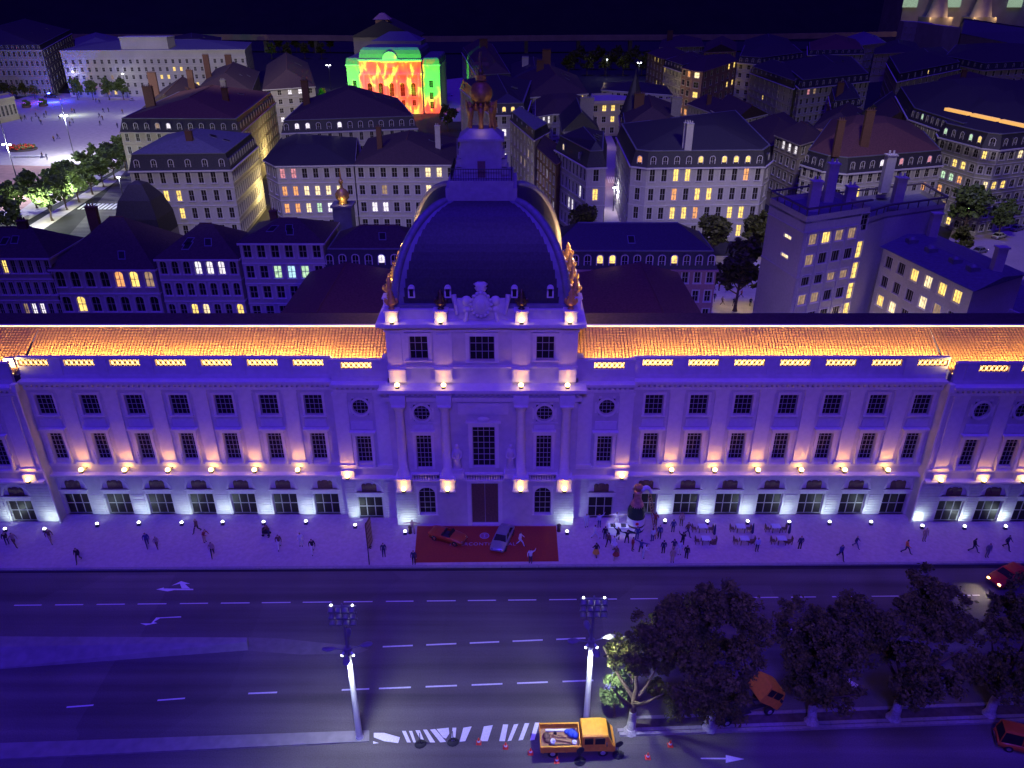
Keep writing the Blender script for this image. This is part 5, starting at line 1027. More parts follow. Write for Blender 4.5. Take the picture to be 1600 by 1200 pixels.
# ------------------------------------------------------------------ square, side streets, quay and hill
def region(name, pts, z, m): return sheet(name, [P(x, y, z) for x, y in pts], z, m)
region('square', [(-420, 346), (40, 346), (176, 268), (196, 236), (300, 146), (60, 146), (-60, 178), (-420, 190)], .02, plaza_m)
region('rose_path', [(-420, 330), (30, 330), (85, 290), (150, 262), (20, 258), (-420, 255)], .03, clayp)
region('footpath', [(30, 362), (62, 362), (205, 268), (195, 262)], .035, plaza_m)
region('side_street', [(62, 420), (330, 420), (330, 340), (205, 300), (212, 262), (200, 262)], .04, asph)
for k in range(9):
    x = 120 + k * 6.8; sheet('crossing_stripe', [P(x, 327, .06), P(x + 4, 327, .06), P(x + 17, 318, .06), P(x + 13, 318, .06)], .06, paint)['kind'] = 'structure'
region('lit_street', [(940, 420), (1010, 420), (968, 240), (950, 200), (930, 200), (947, 260)], .03, pave)
region('church_walk', [(1060, 520), (1240, 520), (1215, 400), (1110, 400)], .035, plaza_m)
region('right_street', [(1440, 480), (1750, 520), (1750, 330), (1500, 330)], .03, pave)
region('theatre_square', [(690, 190), (740, 190), (735, 120), (690, 125)], .03, pave)
for k in range(7): sheet('crossing_stripe', [P(951 + k * 3.3, 286 , .05), P(952.8 + k * 3.3, 286, .05), P(949.8 + k * 3.0, 276, .05), P(948.2 + k * 3.0, 276, .05)], .05, paint)['kind'] = 'structure'
def hill():
    mb = MB(); rnd = random.Random(4); nx, ny = 90, 14
    for j in range(ny + 1):
        for i in range(nx + 1):
            y = 850 + j * 55; x = -1500 + i * 3000 / nx
            mb.v.append((x, y, -1 if j == 0 else 6 + 20 * j ** 1.12 + rnd.uniform(-7, 7) + 12 * math.sin(x * .006 + 1)))
    for j in range(ny):
        for i in range(nx): a = j * (nx + 1) + i; mb.f.append([a, a + 1, a + nx + 2, a + nx + 1]); mb.m.append(0); mb.sm.append(True)
    o = mb.build('hill', mat('wooded_hillside', (.005, .006, .003), .95, var=.6, scale=.05, bump=.8)); o['kind'] = 'structure'  # near black put into the colour, as the hall light falls short here
hill()
q = thing('quay_viaduct', 'long low brownish viaduct crossing the whole view below the dark hill', 'viaduct', (0, 700, 0))
pts = [(-900, 720), (-260, 700), (-60, 672), (60, 690), (220, 700), (420, 760), (620, 860), (1100, 1000)]
dk = MB()
for (xa, ya), (xb, yb) in zip(pts[:-1], pts[1:]):
    dk.prism([(xa, ya), (xb, yb), (xb, yb + 14), (xa, ya + 14)], 10.5, 14.0); dk.prism([(xa, ya), (xb, yb), (xb, yb + .8), (xa, ya + .8)], 14.0, 15.2)
dk.build('deck', plast['tan'], q)
for k in range(26):
    x = -560 + k * 48
    for (xa, ya), (xb, yb) in zip(pts[:-1], pts[1:]):
        if xa <= x < xb: y = ya + (yb - ya) * (x - xa) / (xb - xa); MB().box(x - 1.6, x + 1.6, y + 3, y + 9, 0, 10.5).build('pier', concrete, q)
# lamps of the town: they light the square, the streets and the courts
def street_lamp(px, py, hgt, label, e, col=(.86, .92, 1), arms=2, z=0, r=.12):
    x, y, _ = P(px, py, z); t = thing('street_lamp', label, 'street lamp', (x, y, z), 0, 'lamps in the town')
    q = MB(); q.cyl((0, 0, 0), (0, 0, hgt), r * 1.2, r * .8, 8); q.build('post', iron, t, world=False)
    for k in range(arms):
        a = (k - .5 * (arms - 1)) * 1.9 if arms > 1 else 0; h_ = MB(); h_.box(a - .5, a + .5, -.35, .15, hgt * .62 if hgt > 18 else hgt - .3, (hgt * .62 if hgt > 18 else hgt - .3) + .22); h_.ball((a, -.15, (hgt * .62 if hgt > 18 else hgt - .3) - .12), .5, .35, .25, 8, 5, 1); h_.build('lamp_head', [iron, glow_w], t, world=False)
    lamp('POINT', 'street_lamp_glow', (x, y - .6, z + (hgt * .62 if hgt > 18 else hgt - .3) - 1.0), col, e, shadow_soft_size=.4)
street_lamp(117, 247, 24, 'tall dark mast lamp in the middle of the pale square', 30000)
street_lamp(34, 305, 24, 'tall dark mast lamp near the trees at the lower left of the square', 30000)
street_lamp(124, 153, 14, 'lamp among the lit green trees before the long white building', 500, arms=1)
street_lamp(200, 153, 13, 'lamp at the right end of the trees before the long white building', 600, arms=1)
street_lamp(517, 140, 14, 'double lamp on the quay left of the coloured theatre', 1500)
street_lamp(195, 318, 8, 'lamp hidden by the dark roof at the street crossing', 900, arms=1)
street_lamp(947, 122, 12, 'lamp at the fence of the dark park', 900, arms=1)
street_lamp(997, 128, 12, 'double lamp between the park and the brown street house', 1500)
street_lamp(958, 330, 7, 'bright lamp at the end of the lit street right of the dome', 1500, col=(.9, .85, 1), arms=1)
street_lamp(961, 300, 7, 'lamp halfway down the lit street right of the dome', 700, col=(1, .9, .8), arms=1)
street_lamp(1112, 405, 9, 'white lamp behind the tree beside the pink courtyard range', 900, col=(1, .9, .85), arms=1)
street_lamp(1150, 480, 6, 'low warm lamp on the small square behind the palace roof', 520, col=(1, .72, .36), arms=1)
street_lamp(1500, 368, 9, 'lamp beside the trees of the right hand street', 1100, arms=1)
for (px, py), e, c in (((940, 150), 1600, (1, .75, .35)), ((985, 152), 1600, (1, .8, .4)), ((1005, 150), 1300, (1, .8, .4))):
    x, y, _ = P(px, py, 9); lamp('POINT', 'courtyard_lamp', (x, y, 15), c, e, shadow_soft_size=.5)
for (px, py), e, c in (((425, 300), 2200, (1, .78, .3)), ((437, 240), 2200, (1, .78, .3)), ((450, 190), 1200, (1, .85, .5)), ((790, 300), 700, (.9, .85, 1)), ((760, 240), 900, (1, .9, .75)), ((1230, 285), 1600, (1, .8, .5)), ((1275, 178), 1500, (1, .85, .6)), ((1190, 150), 1400, (1, .85, .6)), ((1395, 150), 1500, (1, .85, .6)), ((960, 255), 800, (1, .7, .4)), ((1480, 290), 1500, (.95, .85, 1)), ((1075, 145), 1500, (1, .6, .3)), ((940, 205), 600, (1, .8, .6)), ((60, 318), 3500, (.9, 1, .8)), ((120, 296), 3000, (.9, 1, .8)), ((110, 160), 2500, (.8, 1, .7)), ((215, 160), 2500, (.9, 1, .8)), ((1490, 130), 1500, (1, .85, .6)), ((1560, 320), 900, (1, .9, .9)), ((302, 158), 600, (1, .75, .25)), ((640, 200), 500, (1, .9, .7))):
    x, y, _ = P(px, py, 6); lamp('POINT', 'street_fill', (x, y, 6.5), c, e * 1.3, shadow_soft_size=.5)  # points without a lamp; those by the square are added to brighten trees
x, y, _ = P(82, 150, 3); lamp('POINT', 'beacon_glow', (x, y - 2, 4), (.02, .05, 1), 16000, shadow_soft_size=.4); x, y, _ = P(70, 150, 3); lamp('POINT', 'beacon_glow', (x - 2, y - 3, 4), (1, .06, .05), 1500, shadow_soft_size=.3)

for x, y, z, e, col in ((36, 33, 12, 550, (.7, .5, 1)), (52, 26, 9, 420, (.8, .6, 1)), (62, 24, 9, 350, (.9, .7, .9)), (30, 75, 7, 900, (.9, .75, 1)), (10, 78, 7, 700, (.9, .78, 1)), (-25, 78, 7, 700, (.9, .75, 1))):
    lamp('POINT', 'street_fill', (x, y, z), col, e, shadow_soft_size=.5)  # fills without a lamp, added to brighten the modern block and rear streets
# ------------------------------------------------------------------ trees
def crown_mesh(name, seed, R_, H_, n, leaf, m, lumps=26, lr=(.22, .42)):
    rnd = random.Random(seed); v = []; f = []
    cs = []
    for i in range(lumps):
        t = rnd.uniform(0, 2 * math.pi); z = rnd.uniform(-.9, 1); rr = math.sqrt(max(0, 1 - z * z)) * rnd.uniform(.5, 1.0)
        cs.append((rr * math.cos(t) * R_ * .8, rr * math.sin(t) * R_ * .8, z * H_ / 2 * .82, rnd.uniform(*lr) * R_))
    sub = []
    for c in cs:
        for k in range(12):
            t = rnd.uniform(0, 6.283); u = rnd.uniform(-.7, 1); s = math.sqrt(1 - u * u); q = c[3] * rnd.uniform(.55, 1.1)
            sub.append((c[0] + s * math.cos(t) * q, c[1] + s * math.sin(t) * q, c[2] + u * q, c[3] * rnd.uniform(.22, .5)))
    for i in range(n):
        c = sub[rnd.randrange(len(sub))]; t = rnd.uniform(0, 6.283); u = rnd.uniform(-1, 1); s = math.sqrt(1 - u * u); k = c[3] * rnd.uniform(.2, 1.15)
        p = Vector((c[0] + s * math.cos(t) * k, c[1] + s * math.sin(t) * k, c[2] + u * k * .8))
        a = Vector((rnd.uniform(-1, 1), rnd.uniform(-1, 1), rnd.uniform(-.6, .6))).normalized(); b = a.orthogonal().normalized(); b = Matrix.Rotation(rnd.uniform(0, 6.28), 3, a) @ b; l = leaf * rnd.uniform(.5, 1.4)
        o = len(v); v += [tuple(p - a * l), tuple(p + b * l * .6), tuple(p + a * l), tuple(p - b * l * .6)]; f.append((o, o + 1, o + 2, o + 3))
    me = bpy.data.meshes.new(name); me.from_pydata(v, [], f); me.materials.append(m); me.update(); return me
def trunk_mesh(seed, r, h, R_, H_, m):
    rnd = random.Random(seed); mb = MB(); top = h + H_ * .3
    p = Vector((0, 0, 0)); rr = r
    mb.cyl((0, 0, -.05), (0, 0, .4), r * 1.5, r, 9)
    for k in range(5):
        q = Vector((rnd.uniform(-.25, .25) * r * 2, rnd.uniform(-.25, .25) * r * 2, top * (k + 1) / 5)); mb.cyl(p, q, rr, rr * .82, 9, 0 if k < 2 else 1); p, rr = q, rr * .82
    for k in range(6):
        t = k * 1.05 + rnd.uniform(-.3, .3); s = Vector((0, 0, h * rnd.uniform(.7, 1.15))); e = s + Vector((math.cos(t) * R_ * .65, math.sin(t) * R_ * .65, H_ * rnd.uniform(.2, .5))); mid = (s + e) / 2 + Vector((0, 0, -.2)); mb.cyl(s, mid, r * .45, r * .3, 6, 1); mb.cyl(mid, e, r * .3, r * .1, 6, 1)
    return mb.build('trunk', [m, barkd], mesh_only=True)
BIG = [(crown_mesh('crown', 11 + k, 4.7, 13, 26000, .15, leaf_a, 30, (.17, .34)), trunk_mesh(k, .45, 3.6, 4.6, 11.0, bark)) for k in range(3)]
def big_tree(px, py, k, rz, sc, label, h=8.6, dx=0):
    x, y, _ = P(px, py, .14); t = thing('plane_tree', label, 'tree', (x, y, .14), rz, 'plane trees on the planted median')
    t.scale = (sc, sc, sc); obj('trunk', BIG[k][1], t); obj('crown', BIG[k][0], t, (dx * math.cos(rz), -dx * math.sin(rz), h)); return t
big_tree(985, 1142, 0, .4, .94, 'plane tree with green lamp lit side and blue lit trunk beside the orange flatbed truck', 8.6, 1.9)
big_tree(1108, 1136, 1, 2.1, 1.04, 'dark plane tree partly hiding the tipped orange truck')
big_tree(1268, 1128, 2, 1.0, 1.0, 'dark plane tree right of the tipped truck, before a grey bench')
big_tree(1396, 1122, 0, 3.6, 1.02, 'dark plane tree with its crown against the plain stretch of road')
big_tree(1546, 1116, 1, 5.0, .95, 'dark plane tree in front of the red car with lit headlamps')
big_tree(1668, 1110, 2, 4.0, 1.0, 'plane tree cut by the right edge of the picture')
# low leafy bough at the lit side of the first tree
x, y, _ = P(966, 1138, .1)
q = thing('young_tree', 'small lamp lit leafy tree close against the cab of the orange flatbed truck', 'tree', (x - .2, y + 1.2, .14)); obj('trunk', trunk_mesh(9, .12, 1.5, 1.3, 3, barkd), q); obj('crown', crown_mesh('crown', 77, 1.5, 3.4, 2600, .17, leaf_b, 14), q, (0, 0, 3.3))
SML = [(crown_mesh('crown', 40 + k, 4.0, 7.0, 2600, .48, leaf_b, 20), trunk_mesh(20 + k, .28, 3.6, 4.0, 7.0, barkd)) for k in range(3)]
def tree(px, py, sc, label, group, k=0, z=0, name='street_tree', dark=False):
    x, y, _ = P(px, py, z); t = thing(name, label, 'tree', (x, y, z), px * .37, group); t.scale = (sc,) * 3
    obj('trunk', SML[k % 3][1], t); c = obj('crown', SML[k % 3][0], t, (0, 0, 6.8))
    if dark: slot(c, 0, leaf_a)
SQ = 'trees along the edge of the square'
for i, (a, b, s) in enumerate(((18, 372, 1.0), (30, 345, 1.0), (82, 345, 1.05), (58, 325, 1.0), (105, 328, .95), (96, 312, .95), (124, 316, .95), (112, 300, .9), (145, 304, .95), (138, 288, .95), (162, 292, .9), (156, 272, .9), (180, 280, .9), (176, 264, .85), (197, 266, .85), (190, 250, .8), (206, 246, .8), (-15, 360, 1))):
    tree(a, b, s, f'round lamp lit tree of the {("near", "far")[i % 2]} row beside the square, {ORD[i // 2]} from below' if i < 17 else 'round crowned tree cut by the left edge beside the square', SQ, i)
for i, (a, b, w) in enumerate(((122, 156, 'leftmost, brightly lit green'), (146, 156, 'second from the left, dim'), (171, 156, 'third from the left, half lit'), (194, 156, 'rightmost, lit from behind'))): tree(a, b, 1.05 if i != 1 else .95, f'tree before the long white building, {w}', 'trees before the long white building', i)
for i, (a, b, s, w) in enumerate(((1148, 486, 1.35, 'tall dark tree standing on the small lit square behind the palace roof'), (1110, 408, 1.0, 'dark tree between the pink range and the great corner house'), (1180, 402, 1.0, 'dark tree close to the left wall of the modern tower'), (1002, 372, .7, 'dark tree top above the pink range below the great corner house'), (912, 384, .95, 'dark tree at the foot of the violet corner house'), (592, 350, .55, 'small dark tree below the plain fronted house'), (488, 345, .55, 'small dark tree left of the gilded ball'), (1502, 372, 1.25, 'large grey green tree right of the modern tower'), (1558, 372, .9, 'smaller dark tree right of the large grey green one'), (1497, 402, .7, 'low tree near the flat roof of the modern wing'), (960, 196, .8, 'dark tree in the street below the cloister'), (700, 205, 1.0, 'shadowy tree behind the plain fronted house'), (505, 165, .8, 'dark tree on the roof line left of the theatre'))):
    tree(a, b, s, w, 'town trees', i, dark=i not in (7, 8))
for i in range(14): tree(888 + i * 9.5, 118 - (i % 3) * 9, 1.25, f'dark tree in the unlit park below the viaduct, {ORD[i // 2]} pair from the left, {("left", "right")[i % 2]} one', 'park trees', i, dark=True)
for i in range(8): tree(425 + i * 13, 92 - (i % 2) * 10, 1.2, f'dark tree in the gap left of the theatre, {ORD[i]} from the left', 'quay trees', i, dark=True)
for i in range(5): tree(-5 + i * 15, 155 - (i % 2) * 4, .7, f'dark low tree in front of the top left block, {ORD[i]} from the left', 'trees before the corner block', i, dark=True)
# ------------------------------------------------------------------ mast lamps on the islands
def mast(px, py, label, lean=0):
    x, y, _ = P(px, py, .16); t = thing('lamp_mast', label, 'lamp mast', (x, y, .16))
    q = MB(); q.cyl((0, 0, 0), (0, 0, .25), .34, .3, 12); q.cyl((0, 0, .2), (0, 0, 10), .27, .2, 12); q.build('lower_post', mat('grey_post_paint', (.5, .5, .52), .5, var=.05), t, world=False)
    q = MB(); q.cyl((0, 0, 10), (0, 0, 14.8), .1, .07, 8); q.cyl((0, 0, 9.7), (0, 0, 10.3), .3, .3, 10); q.build('upper_post', blued, t, world=False)
    for k in range(4):
        a = k * math.pi / 2 + .15; c, s = math.cos(a), math.sin(a); m = MB()
        m.cyl((c * .15, s * .15, 10.1), (c * 1.0, s * 1.0, 10.35), .05, .05, 6); n = 8
        m.lathe([(.01, -.62), (.16, -.5), (.24, -.1), (.2, .3), (.08, .6), (.01, .7)], 10); 
        vs = m.v[-60:]; base = len(m.v) - 60
        for i in range(60):
            vx, vy, vz = m.v[base + i]; m.v[base + i] = (c * (1.45 - vz * .8) - s * vx * 1.2, s * (1.45 - vz * .8) + c * vx * 1.2, 10.4 + vy * .5 - vz * .05)
        m.build('lantern_arm', blued, t, world=False)
    for r in range(3):
        m = MB(); z = 13.3 + r * .62; m.box(-1.05, 1.05, -.06, .06, z - .05, z + .05)
        for i in range(4):
            xx = -.8 + i * .53; m.cyl((xx, -.1, z - .1), (xx, -.42, z - .28), .2, .25, 8); 
        o = m.build('lamp_bank', blued, t, world=False)
        for i in ((0, 3) if r != 1 else (2,)): MB().ball((-.8 + i * .53, -.02, z + .12), .08, m=0).build('lamp_lens', glow_w, o, world=False)
    for q_ in (-1, 1):
        m = MB(); m.cyl((q_ * .25, -.1, 9.95), (q_ * .42, -.22, 9.75), .09, .12, 8); m.ball((q_ * .43, -.23, 9.72), .1, m=1); m.build('post_spotlight', [steel, glow_w], t, world=False)
        lamp('SPOT', 'post_spot_glow', (x + q_ * .62, y - .75, 10.0), (.8, .88, 1), 380, target=(x, y - .1, 6.5), spot_size=R(38), spot_blend=1, shadow_soft_size=.08)
    lamp('SPOT', 'mast_street_glow', (x, y - 1.1, 9.5), (.85, .95, 1), 3600, target=(x + .3, y + 1.0, 0), spot_size=R(150), spot_blend=1, shadow_soft_size=.3)
mast(562, 1152, 'tall lamp mast with white lit foot on the left median strip')
mast(915, 1139, 'tall lamp mast rising behind the orange flatbed truck')
x, y, _ = P(915, 1139, 0); lamp('SPOT', 'bough_glow', (x + .6, y - .5, 11.2), (.95, 1, .72), 1000, target=(x + 4.5, y + .5, 9.0), spot_size=R(95), spot_blend=1, shadow_soft_size=.2)
lamp('SPOT', 'young_tree_fill', (x + .7, y - 1.4, 9.6), (.9, 1, .75), 1300, target=(x + 2.6, y + .6, 3.4), spot_size=R(48), spot_blend=.8, shadow_soft_size=.2)  # unseen spot added to brighten the young tree
# ------------------------------------------------------------------ people
POSES = {
 'stand': dict(),
 'walk': dict(kl=(-.1, -.28, .52), fl=(-.1, -.42, .06), kr=(.1, .05, .5), fr=(.1, .42, .1), el=(-.3, .12, 1.12), hl=(-.3, .02, .9), er=(.29, -.12, 1.12), hr=(.27, -.32, .98)),
 'stride': dict(kl=(-.1, .04, .5), fl=(-.1, .45, .12), kr=(.1, -.3, .53), fr=(.1, -.5, .05), el=(-.29, -.16, 1.14), hl=(-.25, -.36, 1.02), er=(.3, .14, 1.12), hr=(.3, .1, .9)),
 'wave': dict(er=(.42, 0, 1.6), hr=(.5, -.05, 1.88), el=(-.3, -.02, 1.12), hl=(-.26, -.2, .98)),
 'open': dict(er=(.48, -.05, 1.36), hr=(.78, -.12, 1.4), el=(-.48, -.05, 1.36), hl=(-.78, -.12, 1.4), kl=(-.16, -.05, .5), fl=(-.2, 0, .05), kr=(.16, -.05, .5), fr=(.2, 0, .05)),
 'work': dict(ch=(0, -.14, 1.3), nk=(0, -.24, 1.46), hd=(0, -.32, 1.62), tp=(0, -.36, 1.74), sl=(-.2, -.18, 1.4), sr=(.2, -.18, 1.4), el=(-.26, -.36, 1.2), hl=(-.18, -.58, 1.12), er=(.26, -.36, 1.2), hr=(.18, -.58, 1.12)),
 'sit': dict(pv=(0, 0, .5), ch=(0, .02, .92), nk=(0, .02, 1.1), hd=(0, 0, 1.26), tp=(0, 0, 1.38), sl=(-.2, .02, 1.04), sr=(.2, .02, 1.04), kl=(-.13, -.42, .52), fl=(-.13, -.46, .06), kr=(.13, -.42, .52), fr=(.13, -.46, .06), hpl=(-.1, 0, .48), hpr=(.1, 0, .48), el=(-.27, -.1, .8), hl=(-.18, -.32, .72), er=(.27, -.1, .8), hr=(.18, -.32, .72)),
}
def body(pose):
    J = dict(pv=(0, 0, .95), ch=(0, .01, 1.28), nk=(0, 0, 1.46), hd=(0, -.03, 1.6), tp=(0, -.02, 1.74), sl=(-.19, .01, 1.41), sr=(.19, .01, 1.41), el=(-.27, .03, 1.13), er=(.27, .03, 1.13), hl=(-.27, -.06, .88), hr=(.27, -.06, .88),
             hpl=(-.1, 0, .9), hpr=(.1, 0, .9), kl=(-.11, -.02, .5), kr=(.11, -.02, .5), fl=(-.12, .02, .07), fr=(.12, .02, .07))
    J.update(POSES[pose])
    J['tl'] = (J['fl'][0], J['fl'][1] - .2, max(.03, J['fl'][2] - .04)); J['tr'] = (J['fr'][0], J['fr'][1] - .2, max(.03, J['fr'][2] - .04))
    for s_ in 'lr': h = Vector(J['h' + s_]); e = Vector(J['e' + s_]); J['p' + s_] = tuple(h + (h - e).normalized() * .13)
    RAD = dict(pv=.155, ch=.165, nk=.062, hd=.105, tp=.075, sl=.085, sr=.085, el=.052, er=.052, hl=.036, hr=.036, pl=.045, pr=.045, hpl=.105, hpr=.105, kl=.068, kr=.068, fl=.05, fr=.05, tl=.045, tr=.045)
    ks = list(J); E_ = [('pv', 'ch'), ('ch', 'nk'), ('nk', 'hd'), ('hd', 'tp'), ('ch', 'sl'), ('ch', 'sr'), ('sl', 'el'), ('sr', 'er'), ('el', 'hl'), ('er', 'hr'), ('hl', 'pl'), ('hr', 'pr'), ('pv', 'hpl'), ('pv', 'hpr'), ('hpl', 'kl'), ('hpr', 'kr'), ('kl', 'fl'), ('kr', 'fr'), ('fl', 'tl'), ('fr', 'tr')]
    me = bpy.data.meshes.new('skeleton'); me.from_pydata([J[k] for k in ks], [(ks.index(a), ks.index(b)) for a, b in E_], [])
    o = bpy.data.objects.new('skeleton', me); COL.objects.link(o); o.modifiers.new('s', 'SKIN'); sub = o.modifiers.new('d', 'SUBSURF'); sub.levels = 1; sub.render_levels = 1
    for i, k in enumerate(ks): me.skin_vertices[0].data[i].radius = (RAD[k], RAD[k]); me.skin_vertices[0].data[i].use_root = k == 'pv'
    bpy.context.view_layer.update()
    r = bpy.data.meshes.new_from_object(o.evaluated_get(bpy.context.evaluated_depsgraph_get())); bpy.data.objects.remove(o); r.name = 'person'
    r.materials.clear()
    for m in (cloth['black'], cloth['black'], skin_m, hair['brown'], cloth['black']): r.materials.append(m)
    seg = lambda p, a, b: (p - (a + (b - a) * max(0, min(1, (p - a).dot(b - a) / max(1e-6, (b - a).length_squared))))).length
    V_ = {k: Vector(J[k]) for k in ks}
    reg = [(0, ('ch', 'pv')), (0, ('sl', 'el')), (0, ('sr', 'er')), (0, ('el', 'hl')), (0, ('er', 'hr')), (0, ('sl', 'sr')), (2, ('hl', 'pl')), (2, ('hr', 'pr')), (2, ('nk', 'hd')), (1, ('hpl', 'kl')), (1, ('hpr', 'kr')), (1, ('kl', 'fl')), (1, ('kr', 'fr')), (4, ('fl', 'tl')), (4, ('fr', 'tr'))]
    for p in r.polygons:
        c = p.center; p.use_smooth = True
        m = min(reg, key=lambda g: seg(c, V_[g[1][0]], V_[g[1][1]]) - RAD[g[1][0]] * .6)[0]
        if m == 2 and (c - V_['hd']).length < .2 and c.z > V_['hd'].z - .06: m = 3 if (c.z > V_['hd'].z + .07 or c.y > V_['hd'].y + .02) else 2
        p.material_index = m
    return r
BODY = {k: body(k) for k in POSES}
def person(px, py, pose, rz, cols, label, z=.15, group=None, hgt=1.0, xyz=None, skirt=None):
    x, y, z = xyz or P(px, py, z); rnd = random.Random(int(px * 7 + py))
    o = obj('person', BODY[pose], None, (x, y, z), R(rz)); o.scale = (hgt,) * 3; tag(o, label, 'person', group)
    top, leg = cols.split('/')[:2]
    slot(o, 0, cloth[top] if top != 'bare' else skin_m); slot(o, 1, cloth[leg]); slot(o, 3, hair[rnd.choice(['black', 'brown', 'brown', 'fair'])])
    if skirt:
        s = MB(); s.lathe([(.17, 1.02), (.22, .9), (.36, skirt[1])], 12); s.build('skirt', cloth[skirt[0]], o, world=False)
    return o
PP = [
 (12, 850, 'work', 30, 'black/navy', 'hunched person in black beside the far left ground lamp'), (24, 853, 'walk', 60, 'tan/brown', 'person in tan walking past the far left ground lamp'),
 (80, 847, 'walk', 50, 'brown/tan', 'person in brown next to the lamp at the end block corner'), (124, 877, 'walk', 10, 'black/black', 'person in black walking alone toward the kerb on the left'),
 (231, 853, 'walk', 30, 'blue/navy', 'person in blue walking with a small companion'), (246, 855, 'walk', 40, 'tan/brown', 'small person in tan behind the one in blue', .8),
 (309, 831, 'walk', -30, 'brown/black', 'thin person in brown close to the facade lamps'), (320, 847, 'work', 70, 'red/tan', 'person in red bending over a bag on the left pavement'), (333, 868, 'walk', 20, 'tan/black', 'person in tan nearest the kerb below the one in red'),
 (421, 839, 'work', -80, 'brown/navy', 'person in brown pushing a pushchair'), (437, 856, 'walk', 15, 'brown/white', 'person in brown coat with a handbag below the pushchair'), (471, 853, 'stand', 0, 'white/pale', 'black haired person in white on the left pavement'),
 (489, 863, 'walk', 20, 'black/white', 'person in black and white walking right of the one in white'), (578, 856, 'stand', 90, 'brown/black', 'person reading the leaning signboard'), (600, 869, 'stand', 10, 'navy/navy', 'dark clothed person standing right of the signboard'),
 (645, 833, 'open', 0, 'bare/tan', 'bare chested person with spread arms at the left pier of the entrance'), (647, 881, 'stand', 0, 'navy/black', 'person in navy at the lower left corner of the red carpet'), (813, 852, 'walk', 80, 'white/pale', 'person in white crossing the red carpet beside the silver car'), (829, 879, 'wave', -10, 'white/navy', 'person in white shirt waving at the lower edge of the red carpet'),
 (916, 823, 'stand', 20, 'pale/pale', 'pale clothed person by the wall left of the music table'), (936, 823, 'wave', 0, 'pale/blue', 'pale clothed person with raised arm by the music table'), (963, 820, 'open', 0, 'white/white', 'brightly lit person in white behind the music table'),
 (929, 841, 'walk', 100, 'white/pale', 'person in white stepping toward the music table'), (945, 843, 'stand', 170, 'black/navy', 'tall dark person with back turned left of the music table'), (950, 853, 'walk', 150, 'brown/black', 'dark person in a brown coat behind the tall one'),
 (965, 844, 'wave', 180, 'black/black', 'dancer in black right in front of the music table'), (959, 858, 'wave', 10, 'white/white', 'dancer in a white tutu', 1, ('white', .72)), (979, 849, 'open', 170, 'black/black', 'person in black suit with arms out between table and bottle'),
 (931, 869, 'walk', 200, 'black/brown', 'person with a wide yellow dress turning away', 1, ('yellow', .45)), (962, 874, 'walk', 160, 'brown/tan', 'person with a red brown skirt nearest the kerb', 1, ('red', .6)), (995, 843, 'stand', 180, 'blue/blue', 'person in blue below the giant bottle'),
 (988, 860, 'stand', 60, 'red/brown', 'person in red in the middle of the crowd'), (1001, 864, 'open', 150, 'blue/black', 'person in blue and black with open arms'), (1004, 872, 'work', 90, 'white/pale', 'crouched person in white beside the one in blue and black'), (1019, 846, 'stand', 200, 'pale/blue', 'pale person at the foot of the ladder'),
 (1030, 841, 'stand', -20, 'blue/black', 'person in blue shirt and black trousers right of the ladder'), (1051, 832, 'stand', 180, 'blue/navy', 'tall person in blue near the facade lamp by the ladder'), (1064, 821, 'stand', 0, 'tan/brown', 'person in tan close to the wall right of the bottle'), (1074, 836, 'walk', 40, 'brown/navy', 'person in brown walking before the first cafe table'),
 (1036, 865, 'stand', 180, 'navy/black', 'dark person standing alone right of the crowd'), (1052, 863, 'walk', 170, 'navy/tan', 'person in navy with tan trousers at the crowd edge'), (1066, 852, 'wave', 190, 'black/black', 'person in black with raised arm near the cafe tables'), (1061, 866, 'stand', 0, 'pale/white', 'person in pale clothes below the one with raised arm'),
 (1072, 873, 'stand', 150, 'black/black', 'person all in black nearest the kerb beside the cafe'), (1050, 878, 'stand', 0, 'tan/tan', 'person all in tan nearest the kerb'),
 (1182, 861, 'stand', 0, 'pale/navy', 'person in pale shirt below the middle cafe tables'), (1249, 858, 'stand', 180, 'navy/black', 'dark person right of the last cafe tables'), (1312, 872, 'stride', 10, 'blue/black', 'person in dark blue striding to the kerb on the right'), (1336, 855, 'walk', 50, 'navy/blue', 'small dark person behind the striding one', .85),
 (1414, 864, 'stride', 60, 'orange/navy', 'person in orange striding left on the right pavement'), (1443, 845, 'stand', 0, 'tan/tan', 'pale tan person below the corner lamp of the right end block'), (1519, 862, 'stride', 60, 'black/navy', 'person in black striding near the lit red car'), (1541, 870, 'stand', 0, 'grey/grey', 'grey person next to the lit red car'), (1571, 857, 'walk', 30, 'navy/black', 'person in navy above the lit red car'),
]
for p in PP: person(p[0], p[1], p[2], p[3], p[4], p[5], hgt=1.08 * (p[6] if len(p) > 6 else 1), skirt=p[7] if len(p) > 7 else None)
for i, (a, b) in enumerate(((1116, 470), (1123, 454), (1128, 476), (1146, 478), (1155, 452), (1158, 465), (1167, 449), (1172, 478), (1114, 452))): person(a, b, ('walk', 'stand', 'stride')[i % 3], i * 50, ('black/navy', 'red/black', 'tan/brown', 'navy/black')[i % 4], 'small dark figure on the warm lit square behind the palace roof', z=.04, group='people on the square behind the palace')
for i, (a, b) in enumerate(((40, 187), (34, 190), (57, 183), (62, 190), (70, 184), (73, 180), (65, 195), (50, 190), (113, 176), (117, 177), (156, 184), (161, 188), (162, 176), (170, 175), (192, 178), (115, 192), (157, 196), (85, 221), (91, 217), (74, 250), (110, 197), (8, 188), (94, 188), (150, 160), (156, 162), (184, 200), (67, 247))):
    person(a, b, ('walk', 'stand', 'stride', 'work')[i % 4], i * 67, ('black/navy', 'navy/black', 'brown/black')[i % 3], 'tiny dark figure scattered over the pale square', z=.03, group='people on the pale square', hgt=1.35)
